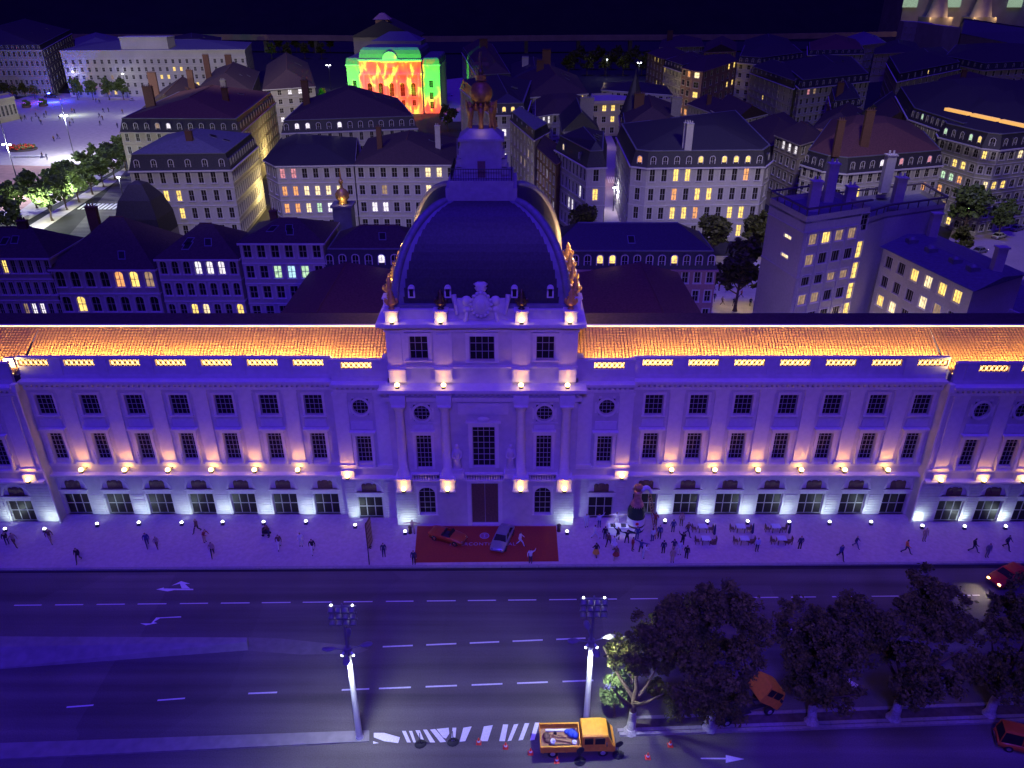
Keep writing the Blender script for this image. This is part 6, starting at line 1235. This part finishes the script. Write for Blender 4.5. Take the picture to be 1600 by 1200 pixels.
# ------------------------------------------------------------------ red carpet, cars
cp = [P(652, 822, .17), P(869, 822, .17), P(873, 877, .17), P(647, 879, .17)]
mb = MB(); mb.prism([p[:2] for p in cp][::-1], .152, .175)
C = mb.build('red_carpet', carpet_m); tag(C, 'large red carpet lying before the main door of the palace', 'carpet')
def letters(name, s, px, py, size, m, parent, z):
    c = bpy.data.curves.new(name, 'FONT'); c.body = s; c.size = size; c.align_x = 'CENTER'; c.extrude = .004; c.space_character = 1.12; c.materials.append(m)
    o = obj(name, c, None, P(px, py, z)); bpy.context.view_layer.update()
    me = bpy.data.meshes.new_from_object(o.evaluated_get(bpy.context.evaluated_depsgraph_get())); loc = tuple(o.location); bpy.data.objects.remove(o)
    if not me.materials: me.materials.append(m)
    return obj(name, me, parent, loc)
letters('lettering', 'INTERCONTINENTAL', 754, 852, .70, mat('carpet_print', (.30, .26, .34), .8, var=0), C, .18)
x, y, _ = P(757, 837, .18); mb = MB()
mb.cyl((x, y, .17), (x, y, .182), .55, .55, 20); mb.build('emblem', MATS['carpet_print'], C); mb = MB(); mb.cyl((x, y, .17), (x, y, .186), .45, .45, 20); mb.build('emblem', mat('emblem_ground', (.30, .10, .16), .8, var=0), C)
mb = MB(); mb.box(x - .07, x + .07, y - .33, y + .33, .18, .19); mb.box(x - .18, x + .18, y - .33, y - .26, .18, .1905); mb.box(x - .18, x + .18, y + .26, y + .33, .18, .1905); mb.build('emblem', MATS['carpet_print'], C)
def car(name, label, loc, rz, paint_m, kind='saloon', lights=None, cat='car', Lc=4.4, Wc=1.78, open_=False, plate=False):
    """length along x, nose at +x"""
    t = thing(name, label, cat, loc, rz); h = Lc / 2; w = Wc / 2
    belt = .86
    st = [(-h, .42, .66, .78), (-h + .12, .30, .8, .93), (-h + .75, .24, belt, 1), (-.55, .22, belt + .03, 1), (.55, .22, belt + .02, 1), (h - 1.1, .24, belt - .02, 1), (h - .35, .28, .72, .95), (h - .06, .36, .6, .85), (h, .42, .54, .76)]
    b = MB(); vs = []
    for x, zb, zt, k in st: vs += [(x, -w * k * .93, zb), (x, -w * k, zb + (zt - zb) * .45), (x, -w * k * .97, zt - .06), (x, -w * k * .84, zt), (x, 0, zt + .035), (x, w * k * .84, zt), (x, w * k * .97, zt - .06), (x, w * k, zb + (zt - zb) * .45), (x, w * k * .93, zb)]
    n = 9; fs = []
    for i in range(len(st) - 1):
        for j in range(n - 1):
            if open_ and 3 <= i <= 3 and j in (3, 4): continue
            fs.append((i * n + j, (i + 1) * n + j, (i + 1) * n + j + 1, i * n + j + 1)[::-1])
        fs.append((i * n + n - 1, (i + 1) * n + n - 1, (i + 1) * n, i * n)[::-1])
    fs += [tuple(range(n)), tuple(range((len(st) - 1) * n, len(st) * n))[::-1]]
    b.add(vs, fs, 0, True); b.build('body', paint_m, t, world=False)
    if open_:
        q = MB(); q.box(-.54, .54, -w * .8, w * .8, .45, .5)
        for s in (-1, 1): q.box(-.45, .05, s * .38 - .26, s * .38 + .26, .5, .62); q.box(-.52, -.4, s * .38 - .26, s * .38 + .26, .55, .98)
        q.build('seat', leather, t, world=False)
        q = MB(); q.add([(.6, -w * .78, belt), (.6, w * .78, belt), (.38, w * .68, belt + .38), (.38, -w * .68, belt + .38), (.63, -w * .78, belt), (.63, w * .78, belt), (.41, w * .68, belt + .4), (.41, -w * .68, belt + .4)], [(0, 1, 2, 3), (7, 6, 5, 4), (3, 2, 6, 7), (0, 3, 7, 4), (1, 5, 6, 2)]); q.build('windscreen', glass, t, world=False)
        q = MB(); q.cyl((.42, .38, .86), (.36, .38, .92), .17, .17, 12); q.build('steering_wheel', leather, t, world=False)
    else:
        x0, x1, x2, x3 = (-h + .55, -h + 1.25, .45, 1.05) if kind == 'saloon' else (-h + .1, -h + .3, h - 1.5, h - .75)
        z0, z1 = belt - .02, (1.42 if kind == 'saloon' else 1.9)
        lo = [(x0, -w * .86), (x3, -w * .86), (x3, w * .86), (x0, w * .86)]; hi = [(x1, -w * .68), (x2, -w * .68), (x2, w * .68), (x1, w * .68)]
        q = MB(); q.prism(lo, z0, z1 - .07, 0, poly2=hi); q.build('window', glass, t, world=False)
        q = MB(); q.prism(inset(hi, -.04), z1 - .07, z1 - .02, 0); q.prism(inset(hi, -.03), z1 - .02, z1 + .03, 0, poly2=inset(hi, .15))
        for (lx, ly), (hx, hy) in zip(lo, hi): q.cyl((lx, ly, z0), (hx, hy, z1 - .05), .05, .05, 6)
        mx = (x1 + x2) / 2
        for s in (-1, 1): q.cyl((mx, s * w * .87, z0), (mx, s * w * .69, z1 - .05), .05, .05, 6)
        q.build('roof', paint_m, t, world=False)
    for sx in (-1, 1):
        for s in (-1, 1):
            q = MB(); X_ = sx * (h - .85); q.cyl((X_, s * (w - .2), .33), (X_, s * (w + .02), .33), .33, .33, 16); o = q.build('wheel', rubber, t, world=False)
            q = MB(); q.cyl((X_, s * (w + .01), .33), (X_, s * (w + .035), .33), .19, .17, 12); q.build('rim', chrome, o, world=False)
    for s in (-1, 1):
        q = MB(); q.ball((h - .08, s * w * .6, .58), .08, .17, .13, 10, 6); q.build('headlight', lights or chrome, t, world=False)
        q = MB(); q.box(-h - .01, -h + .1, s * w * .62 - .12, s * w * .62 + .12, .58, .7); q.build('tail_light', cone_m, t, world=False)
    for X_ in (h - .02, -h + .02): q = MB(); q.box(X_ - .07, X_ + .07, -w * .8, w * .8, .38, .48); q.build('bumper', chrome, t, world=False)
    return t
x, y, _ = P(700, 842, .18); car('convertible_car', 'open topped red convertible car parked on the red carpet', (x, y, .178), R(-24), mat('brick_red_car_paint', (.34, .06, .02), .35, var=.05), open_=True, Lc=4.3)
x, y, _ = P(785, 846, .18); car('vintage_car', 'silver grey vintage car parked nose out on the red carpet', (x, y, .178), R(-106), silver, open_=False, Lc=4.6)
x, y, _ = P(1588, 905, 0); car('saloon_car', 'red car with bright yellow headlamps entering at the right edge', (x - .9, y, .0), R(180 + 24), redp, lights=glow_y, Lc=5.0, Wc=2.0)
for s in (-.6, .6): lamp('SPOT', 'headlamp_beam', (x - 3.4 + s * .4, y - .95 - s * 1.0, .75), (1, .8, .42), 420, target=(x - 9, y - 4.5 - s, 0), spot_size=R(70), spot_blend=.8, shadow_soft_size=.05)
x, y, _ = P(1592, 1168, 0); car('van', 'dull orange van with a square roof panel at the lower right corner', (x + .5, y, 0), R(-18), orange_d, kind='van', Lc=4.6, Wc=1.85)
mb = MB(); mb.box(-.4, .3, -.3, .3, 1.93, 2.0)
for i, (a, b) in enumerate(((1530, 395), (1560, 372), (1588, 360))): x, y, _ = P(a, b, 0); car('parked_car', ('dark parked car nearest the modern wing in the right hand street', 'silver parked car in the middle of the right hand street', 'pale parked car at the right edge of the right hand street')[i], (x, y, .03), R(30), (silver, white_m, silver)[i])
for i, (a, b) in enumerate(((702, 150), (700, 172), (508, 158), (206, 157))): x, y, _ = P(a, b, 0); car('parked_car', ('pale car parked right of the coloured theatre', 'second pale car lower down by the coloured theatre', 'white car parked left of the coloured theatre', 'small car by the trees before the long white building')[i], (x, y, .03), R(10 + 40 * i), white_m)
x, y, _ = P(80, 153, 0); t = car('police_car', 'small dark patrol car with glowing blue beacons at the square edge', (x, y, .03), R(10), cloth['navy']); q = MB(); q.box(-.7, -.2, -.6, .6, 1.45, 1.75); q.build('beacon', glow_b, t, world=False); t.scale = (1.5,) * 3
# ------------------------------------------------------------------ orange flatbed truck with tools
def truck(name, label, loc, rz, tip=0.0, loaded=True):
    t = thing(name, label, 'truck', loc, rz)
    q = MB(); q.box(-3.0, 2.9, -.45, -.3, .55, .75); q.box(-3.0, 2.9, .3, .45, .55, .75)
    for X_ in (-2.9, -1, 1, 2.8): q.box(X_ - .06, X_ + .06, -.3, .3, .56, .74)
    q.box(2.85, 3.0, -.9, .9, .45, .7); q.build('chassis', iron, t, world=False)
    # cab
    pv = Vector((2.6, 0, .8)); A_ = math.radians(tip)
    def cabpt(p): d = Vector(p) - pv; return tuple(pv + Vector((d.x * math.cos(A_) + d.z * math.sin(A_), d.y, -d.x * math.sin(A_) + d.z * math.cos(A_))))
    b = MB(); w = 1.02
    sec = [(.25, .75, 1.0, 2.3, .92), (.32, .68, 1.0, 2.38, .9), (1.9, .68, 1.0, 2.38, .9), (2.35, .62, 1.0, 2.3, .88), (2.75, .58, 1.0, 1.45, .98), (2.95, .6, .95, 1.3, .96), (3.0, .7, .9, 1.2, .9)]
    vs = []
    for x, zb, k, zt, kt in sec: vs += [(x, -w * k, zb), (x, -w * k, 1.42 if zt > 1.45 else zt - .1), (x, -w * kt, zt - .1), (x, -w * kt * .88, zt), (x, w * kt * .88, zt), (x, w * kt, zt - .1), (x, w * k, 1.42 if zt > 1.45 else zt - .1), (x, w * k, zb)]
    n = 8; fs = []
    for i in range(len(sec) - 1):
        for j in range(n): fs.append((i * n + j, (i + 1) * n + j, (i + 1) * n + (j + 1) % n, i * n + (j + 1) % n)[::-1])
    fs += [tuple(range(n)), tuple(range((len(sec) - 1) * n, len(sec) * n))[::-1]]
    b.add([cabpt(v) for v in vs], fs, 0)
    for i in range(6): X_ = .5 + i * .26; k = len(b.v); b.box(X_ - .05, X_ + .05, -.78, .78, 2.37, 2.41); b.v[k:] = [cabpt(v) for v in b.v[k:]]
    b.build('cab', orange, t, world=False)
    g = MB()
    for s in (-1, 1):
        for x0, x1 in ((.45, 1.15), (1.3, 2.1)): k = len(g.v); g.prism([(x0, s * w * .955 - .05), (x1, s * w * .955 - .05), (x1, s * w * .955 + .05), (x0, s * w * .955 + .05)], 1.5, 2.14); g.v[k:] = [cabpt(v) for v in g.v[k:]]
    k = len(g.v); g.add([(2.44, -.8, 2.14), (2.44, .8, 2.14), (2.75, .86, 1.52), (2.75, -.86, 1.52), (2.40, -.8, 2.14), (2.40, .8, 2.14), (2.7, .86, 1.5), (2.7, -.86, 1.5)], [(0, 3, 2, 1), (4, 5, 6, 7), (0, 1, 5, 4), (2, 3, 7, 6)]); g.v[k:] = [cabpt(v) for v in g.v[k:]]
    g.build('window', glass, t, world=False)
    for s in (-1, 1):
        q = MB(); q.cyl(cabpt((2.98, s * .68, .98)), cabpt((3.05, s * .68, .98)), .14, .14, 10); q.build('headlight', chrome, t, world=False)
        q = MB(); q.box(2.2, 2.28, s * 1.02, s * 1.25, 1.5, 1.75); q.v = [cabpt(v) for v in q.v]; q.build('mirror', iron, t, world=False)
    # bed
    if loaded:
        bd = MB(); bd.box(-3.05, .12, -1.08, 1.08, .82, .92); bd.build('bed_floor', wood, t, world=False)
        for n_, bx in (('side_panel', (-3.1, .17, -1.14, -1.06)), ('side_panel', (-3.1, .17, 1.06, 1.14)), ('tailgate', (-3.12, -3.04, -1.05, 1.05)), ('headboard', (.08, .16, -1.05, 1.05))):
            p = MB(); p.box(*bx, .78, 1.42 if n_ != 'headboard' else 1.62)
            if n_ == 'side_panel':
                for i in range(4): X_ = -2.9 + i * .95; p.box(X_ - .05, X_ + .05, bx[2] - .035, bx[3] + .035, .76, 1.4)
                p.box(-3.14, .2, bx[2] - .03, bx[3] + .03, 1.42, 1.47)
            p.build(n_, orange, t, world=False)
    else:
        q = MB(); q.box(-2.9, .2, -.9, .9, .8, .88); q.box(-2.95, -2.8, -1, 1, .5, .95); q.build('bed_floor', iron, t, world=False)
    for X_ in (-2.1, 2.0):
        for s in (-1, 1):
            q = MB(); q.cyl((X_, s * .72, .42), (X_, s * 1.0, .42), .42, .42, 18); o = q.build('wheel', rubber, t, world=False); q = MB(); q.cyl((X_, s * .99, .42), (X_, s * 1.03, .42), .22, .2, 12); q.build('rim', steel, o, world=False)
    return t
tx, ty, _ = P(903, 1172, 0)
tx0, tx1 = P(848, 1178, .2)[0], P(958, 1178, .2)[0]
tr = truck('flatbed_truck', 'orange double cab flatbed truck loaded with tools at the lower middle', ((tx0 + tx1) / 2, P(903, 1166, 0)[1] , 0), R(1.5))
T0 = Vector(tr.location)
def load(name, label, cat, fn, m):
    q = MB(); fn(q); o = q.build(name, m, None); o.location = (T0.x, T0.y, .925); tag(o, label, cat, 'tools in the truck bed'); return o
load('plank', 'long pale plank lying slantwise in the bed of the flatbed truck', 'plank', lambda q: q.prism([(-2.4, -.1), (-.6, -.45), (-.56, -.28), (-2.36, .08)], .08, .15), wood)
load('plank', 'pale plank along the far side panel in the truck bed', 'plank', lambda q: q.box(-2.6, -.5, .68, .86, 0, .1), white_m)
load('ladder', 'small dark ladder lying along the near side panel in the truck bed', 'ladder', lambda q: [q.box(-2.4, -.4, -.92, -.87, 0, .07), q.box(-2.4, -.4, -.62, -.57, 0, .07)] + [q.box(-2.3 + i * .24, -2.25 + i * .24, -.86, -.63, .02, .06) for i in range(8)], iron)
load('blue_bag', 'crumpled blue bag at the cab end of the truck bed', 'bag', lambda q: [q.ball((-.45, .35, .25), .42, .4, .3), q.ball((-.2, .1, .3), .3, .3, .32), q.ball((-.75, .55, .16), .32, .25, .18)], bluec)
load('bucket', 'white bucket lying near the tailgate of the truck bed', 'bucket', lambda q: q.lathe([(.01, 0), (.16, 0), (.22, .35), (.2, .35), (.14, .03)], 12, (-2.05, -.45, 0)), white_m)
load('bucket', 'small pale bucket beside the blue bag in the truck bed', 'bucket', lambda q: q.lathe([(.01, 0), (.14, 0), (.19, .3), (.17, .3), (.12, .03)], 12, (-.3, -.5, 0)), white_m)
load('shovel', 'shovel with wooden handle across the truck bed', 'shovel', lambda q: [q.cyl((-2.6, .3, .2), (-1.2, .1, .2), .035, .035, 6), q.prism([(-1.25, -.02), (-.9, -.06), (-.84, .1), (-.9, .2), (-1.2, .22)], .17, .21)], wood)
load('tool_bag', 'red brown tool bag near the tailgate of the truck bed', 'bag', lambda q: [q.ball((-2.55, .1, .22), .3, .38, .24), q.ball((-2.5, -.3, .15), .22, .2, .16)], woodd)
load('jerrycan', 'small dark can by the far side panel in the truck bed', 'can', lambda q: [q.box(-1.95, -1.7, .3, .45, 0, .34), q.cyl((-1.82, .37, .34), (-1.82, .37, .4), .04, .04, 6)], iron)
x, y, _ = P(1160, 1112, .14); truck('tipper_truck', 'orange truck with its cab tipped forward in the shadow under the trees', (x, y, .15), R(16), tip=38, loaded=False)
# ------------------------------------------------------------------ cones, stands, benches
for a, b, w in ((748, 1161, 'leftmost, on the hatching'), (790, 1168, 'second from the left'), (829, 1177, 'just left of the flatbed truck'), (870, 1190, 'in front of the flatbed truck bed'), (1012, 1184, 'lower one right of the flatbed truck'), (1047, 1165, 'rightmost, nearest the planted median')):
    x, y, _ = P(a, b, 0); q = MB(); q.box(-.22, .22, -.22, .22, 0, .05); q.lathe([(.17, .05), (.05, .6), (.03, .62)], 10); o = q.build('traffic_cone', cone_m); o.location = (x, y, .004); tag(o, f'red traffic cone on the road, {w}', 'cone', 'traffic cones by the truck')
    q = MB(); q.lathe([(.145, .2), (.108, .36)], 10); q.build('white_band', white_m, o, world=False)
for a, b, w in ((657, 1163, 'left of the two on the hatching'), (708, 1160, 'right of the two on the hatching'), (906, 1190, 'before the cab of the flatbed truck'), (966, 1180, 'right of the flatbed truck')):
    x, y, _ = P(a, b, 0); t = thing('sign_stand', f'dark road sign stand, {w}', 'sign stand', (x, y, .004), .3, 'sign stands by the truck')
    q = MB(); q.lathe([(.42, 0), (.4, .1), (.12, .18)], 10, sx=1.2); q.box(-.5, .5, -.05, .05, .02, .12); q.build('base', rubber, t, world=False); q = MB(); q.cyl((0, 0, .1), (0, .05, 1.3), .035, .035, 6); q.build('post', iron, t, world=False)
    if a > 800: q = MB(); q.cyl((0, -.02, 1.35), (0, .03, 1.35), .34, .34, 14); q.build('disc', iron, t, world=False)
def bench(px, py, rz, label):
    x, y, _ = P(px, py, 0); t = thing('bench', label, 'bench', (x, y, .005), R(rz))
    for i in range(3): MB().box(-1.1, 1.1, -.3 + i * .22, -.12 + i * .22, .42, .48).build('slat', white_m, t, world=False)
    for i in range(2): MB().box(-1.1, 1.1, .36 + i * .05, .41 + i * .05, .58 + i * .2, .72 + i * .2).build('slat', white_m, t, world=False)
    for q_ in (-.9, .9): q = MB(); q.box(q_ - .04, q_ + .04, -.28, .36, .36, .42); q.box(q_ - .04, q_ + .04, -.28, -.2, 0, .36); q.box(q_ - .04, q_ + .04, .3, .42, 0, .85); q.build('leg', iron, t, world=False)
bench(958, 1076, 60, 'pale bench half hidden by the lamp lit leaves of the first tree'); bench(1326, 1084, 45, 'pale bench seen between the third and fourth tree')
# ------------------------------------------------------------------ pavement things
x, y, _ = P(577, 882, .15); t = thing('signboard', 'tall narrow signboard leaning on a thin post near the kerb', 'signboard', (x, y, .15))
q = MB(); q.cyl((0, 0, 0), (0, .3, 5.4), .06, .05, 6); q.build('post', iron, t, world=False)
q = MB(); q.prism([(-.05, .1), (.05, .1), (.3, 1.5), (.2, 1.5)], 2.0, 5.3); q.build('panel', cloth['brown'], t, world=False)
for i in range(5): q = MB(); q.prism([(-.07, .16), (.07, .16), (.32, 1.44), (.18, 1.44)], 2.2 + i * .62, 2.65 + i * .62); q.build('notice', cloth['tan'], t, world=False)
x, y, _ = P(992, 826, .15); t = thing('giant_bottle', 'giant dark green champagne bottle with pale labels standing on the pavement', 'bottle', (x, y, .15)); q = MB()
q.lathe([(.01, .02), (.98, 0), (1.02, .15), (1.02, 2.6), (.98, 2.9), (.75, 3.5), (.45, 4.1), (.4, 4.4)], 20); q.build('bottle_body', mat('bottle_green', (.03, .07, .03), .15, var=0), t, world=False)
q = MB(); q.lathe([(1.03, .35), (1.03, 1.9)], 20); q.build('label', white_m, t, world=False); q = MB(); q.lathe([(1.036, .75), (1.036, 1.0)], 20); q.build('label_band', bronze, t, world=False); q = MB(); q.cyl((0, -1.0, 1.45), (0, -1.05, 1.45), .2, .2, 12); q.build('label_seal', cone_m, t, world=False)
q = MB(); q.lathe([(.8, 3.35), (.72, 3.62), (.47, 4.1), (.42, 4.5), (.42, 5.1), (.48, 5.15), (.48, 5.3), (.3, 5.34), (.01, 5.35)], 18); q.build('foil_neck', mat('rose_foil', (.5, .25, .2), .4, metal=.4, var=.3), t, world=False)
q = MB(); q.lathe([(.3, 5.34), (.36, 5.7), (.5, 5.8), (.45, 6.0), (.01, 6.05)], 12); q.build('cork', wood, t, world=False)
q = MB(); 
for k in range(7): a = k / 6; q.ball((.5 + a * .9, -.1, 5.6 + math.sin(a * 2.6) * .6 - a * .7), .3 - .1 * a, m=0)
o = q.build('foam_spray', cloth['pale'], t, world=False)
bx, by = x, y
a = Vector((bx + 1.25, by - .3, 5.1)); b = Vector(P(1026, 840, .15)); t = thing('ladder', 'long wooden ladder leaning against the giant bottle', 'ladder', tuple(b)); q = MB(); d = (a - b); s_ = Vector((-.15, -.22, 0)).normalized() * .3
for k in (-1, 1): q.cyl(s_ * k, d + s_ * k, .05, .05, 6)
q.build('rail', wood, t, world=False); q = MB()
for i in range(1, 15): p = d * i / 15; q.cyl(p - s_, p + s_, .035, .035, 5)
tag(q.build('rung', wood, t, world=False), kind='stuff')
pm_ = b + d * .33; person(1021, 830, 'wave', 160, 'red/brown', 'person in red climbing the ladder at the giant bottle', xyz=(pm_.x + .05, pm_.y - .25, pm_.z - .05), hgt=1.05)
x, y, _ = P(965, 832, .15); t = thing('music_table', 'white fronted music table with two dark turntables before the giant bottle', 'table', (x, y, .15)); q = MB(); q.box(-1.1, 1.1, -.45, -.38, 0, .95); q.box(-1.1, -1.03, -.379, .4, 0, .95); q.box(1.03, 1.1, -.379, .4, 0, .95); q.build('front_panel', white_m, t, world=False); q = MB(); q.box(-1.15, 1.15, -.5, .45, .952, 1.02); q.build('table_top', cloth['pale'], t, world=False)
for s in (-.6, .6): q = MB(); q.box(s - .28, s + .28, -.3, .25, 1.022, 1.1); q.cyl((s, -.02, 1.1), (s, -.02, 1.13), .22, .22, 14); o = q.build('turntable', iron); o.location = (x, y, .15); tag(o, f'dark turntable on the {"left" if s < 0 else "right"} half of the music table', 'turntable')
lamp('SPOT', 'music_table_light', (x - 2.5, y - 1.5, 5), (.9, .95, 1), 900, target=(x, y + .4, 1.2), spot_size=R(40), spot_blend=.6, shadow_soft_size=.1)
x, y, _ = P(417, 836, .15); t = thing('pushchair', 'dark pushchair being pushed on the left pavement', 'pushchair', (x, y, .15)); q = MB(); q.box(-.4, .3, -.28, .28, .4, .75); q.lathe([(.33, .6), (.3, .95), (.02, 1.1)], 8, (-.15, 0, 0)); q.build('seat', cloth['black'], t, world=False); q = MB(); q.cyl((.3, -.2, .7), (.6, -.2, 1.05), .025, .025, 5); q.cyl((.3, .2, .7), (.6, .2, 1.05), .025, .025, 5); q.cyl((.6, -.2, 1.05), (.6, .2, 1.05), .025, .025, 5); q.build('handle', steel, t, world=False)
for X_ in (-.35, .3):
    for s in (-.26, .26): q = MB(); q.cyl((X_, s - .03, .16), (X_, s + .03, .16), .16, .16, 10); q.build('wheel', rubber, t, world=False)
for a, b, w in ((641, 833, 'left'), (873, 830, 'right')): x, y, _ = P(a, b, .15); q = MB(); q.lathe([(.3, 0), (.34, .1), (.28, .2), (.3, 1.2), (.36, 1.25), (.3, 1.35), (.01, 1.36)], 12); o = q.build('planter', bronze); o.location = (x, y, .15); o.scale = (.7,) * 3; tag(o, f'dark metal bin at the upper {w} corner of the red carpet', 'bin')
def cafe(px, py, label):
    x, y, _ = P(px, py, .15); t = thing('cafe_table', label[0], 'table', (x, y, .15), 0, 'cafe tables'); q = MB(); q.box(-.5, .5, -.42, .42, .72, .77); q.build('table_top', cloth['pale'], t, world=False)
    for sx in (-1, 1):
        for s in (-1, 1): MB().box(sx * .42 - .035, sx * .42 + .035, s * .34 - .035, s * .34 + .035, 0, .72).build('leg', woodd, t, world=False)
    for k, (dx, rz) in enumerate(((-.95, -90), (.95, 90))):
        c = thing('cafe_chair', label[1 + k], 'chair', (x + dx, y - .05 * k, .15), R(rz), 'cafe chairs'); q = MB(); q.box(-.23, .23, -.23, .23, .43, .48); q.build('seat', woodd, c, world=False); q = MB(); q.box(-.23, .23, -.26, -.21, .5, .98); q.build('backrest', woodd, c, world=False)
        for sx in (-1, 1):
            for s in (-1, 1): MB().box(sx * .2 - .025, sx * .2 + .025, s * .2 - .025, s * .2 + .025, 0, .43).build('leg', woodd, c, world=False)
for n_, xs in (('left', (1097, 1102)), ('middle', (1156, 1162)), ('right', (1211, 1220))):
    for k, (a, b) in enumerate(((xs[0], 830), (xs[1], 849))):
        w = ('upper', 'lower')[k]; cafe(a, b, (f'pale topped cafe table, {w} of the {n_} pair', f'dark chair on the left of the {w} table of the {n_} cafe pair', f'dark chair on the right of the {w} table of the {n_} cafe pair'))
def parasol(px, py, label):
    x, y, _ = P(px, py, .15); t = thing('folded_parasol', label, 'parasol', (x, y, .15), 0, 'folded parasols'); q = MB(); q.cyl((0, 0, 0), (0, 0, 2.7), .035, .03, 6); q.build('pole', steel, t, world=False); q = MB(); q.lathe([(.05, 1.1), (.17, 1.3), (.12, 2.0), (.04, 2.6)], 8); q.build('canopy', cloth['navy'], t, world=False); q = MB(); q.lathe([(.4, 0), (.38, .08), (.05, .14)], 12); q.build('base', woodd, t, world=False)
parasol(1114, 848, 'folded dark parasol right of the left cafe pair'); parasol(1173, 846, 'folded dark parasol right of the middle cafe pair'); parasol(1230, 846, 'folded dark parasol right of the right cafe pair')
# ------------------------------------------------------------------ things on the square
x, y, _ = P(36, 234, .03); t = thing('flower_bed', 'round red flower bed on the pale square', 'flower bed', (x, y, .03)); rnd = random.Random(5); q = MB(); q.lathe([(5, 0), (5, .5), (4.6, .55), (.01, .7)], 20); q.build('soil', soil, t, world=False); q = MB()
for i in range(160): a = rnd.uniform(0, 6.28); r_ = 4.6 * math.sqrt(rnd.random()); q.ball((math.cos(a) * r_, math.sin(a) * r_, .9 + rnd.uniform(0, .7)), .35, m=rnd.randrange(2), n=5, k=3)
tag(q.build('flowers', [cone_m, leaf_b], t, world=False), kind='stuff')
x, y, _ = P(45, 246, .03); t = thing('stone_bench', 'long pale stone bench beside the flower bed', 'bench', (x, y, .03)); q = MB(); q.box(-6, 6, -.5, .5, .35, .6); q.build('seat', white_m, t, world=False); q = MB(); [q.box(a - .4, a + .4, -.4, .4, 0, .35) for a in (-5, 0, 5)]; q.build('support', white_m, t, world=False)
for a, b, w in ((68, 166, 'wide'), (42, 168, 'small')): x, y, _ = P(a, b, .03); t = thing('shrub_tub', f'{w} shrub tub at the far edge of the pale square', 'shrub', (x, y, .03)); q = MB(); q.lathe([(2, 0), (2.3, 1), (.01, 1.05)], 10); q.build('tub', woodd, t, world=False); obj('foliage', SML[0][0], t, (0, 0, 2.2)).scale = (.55, .55, .4)
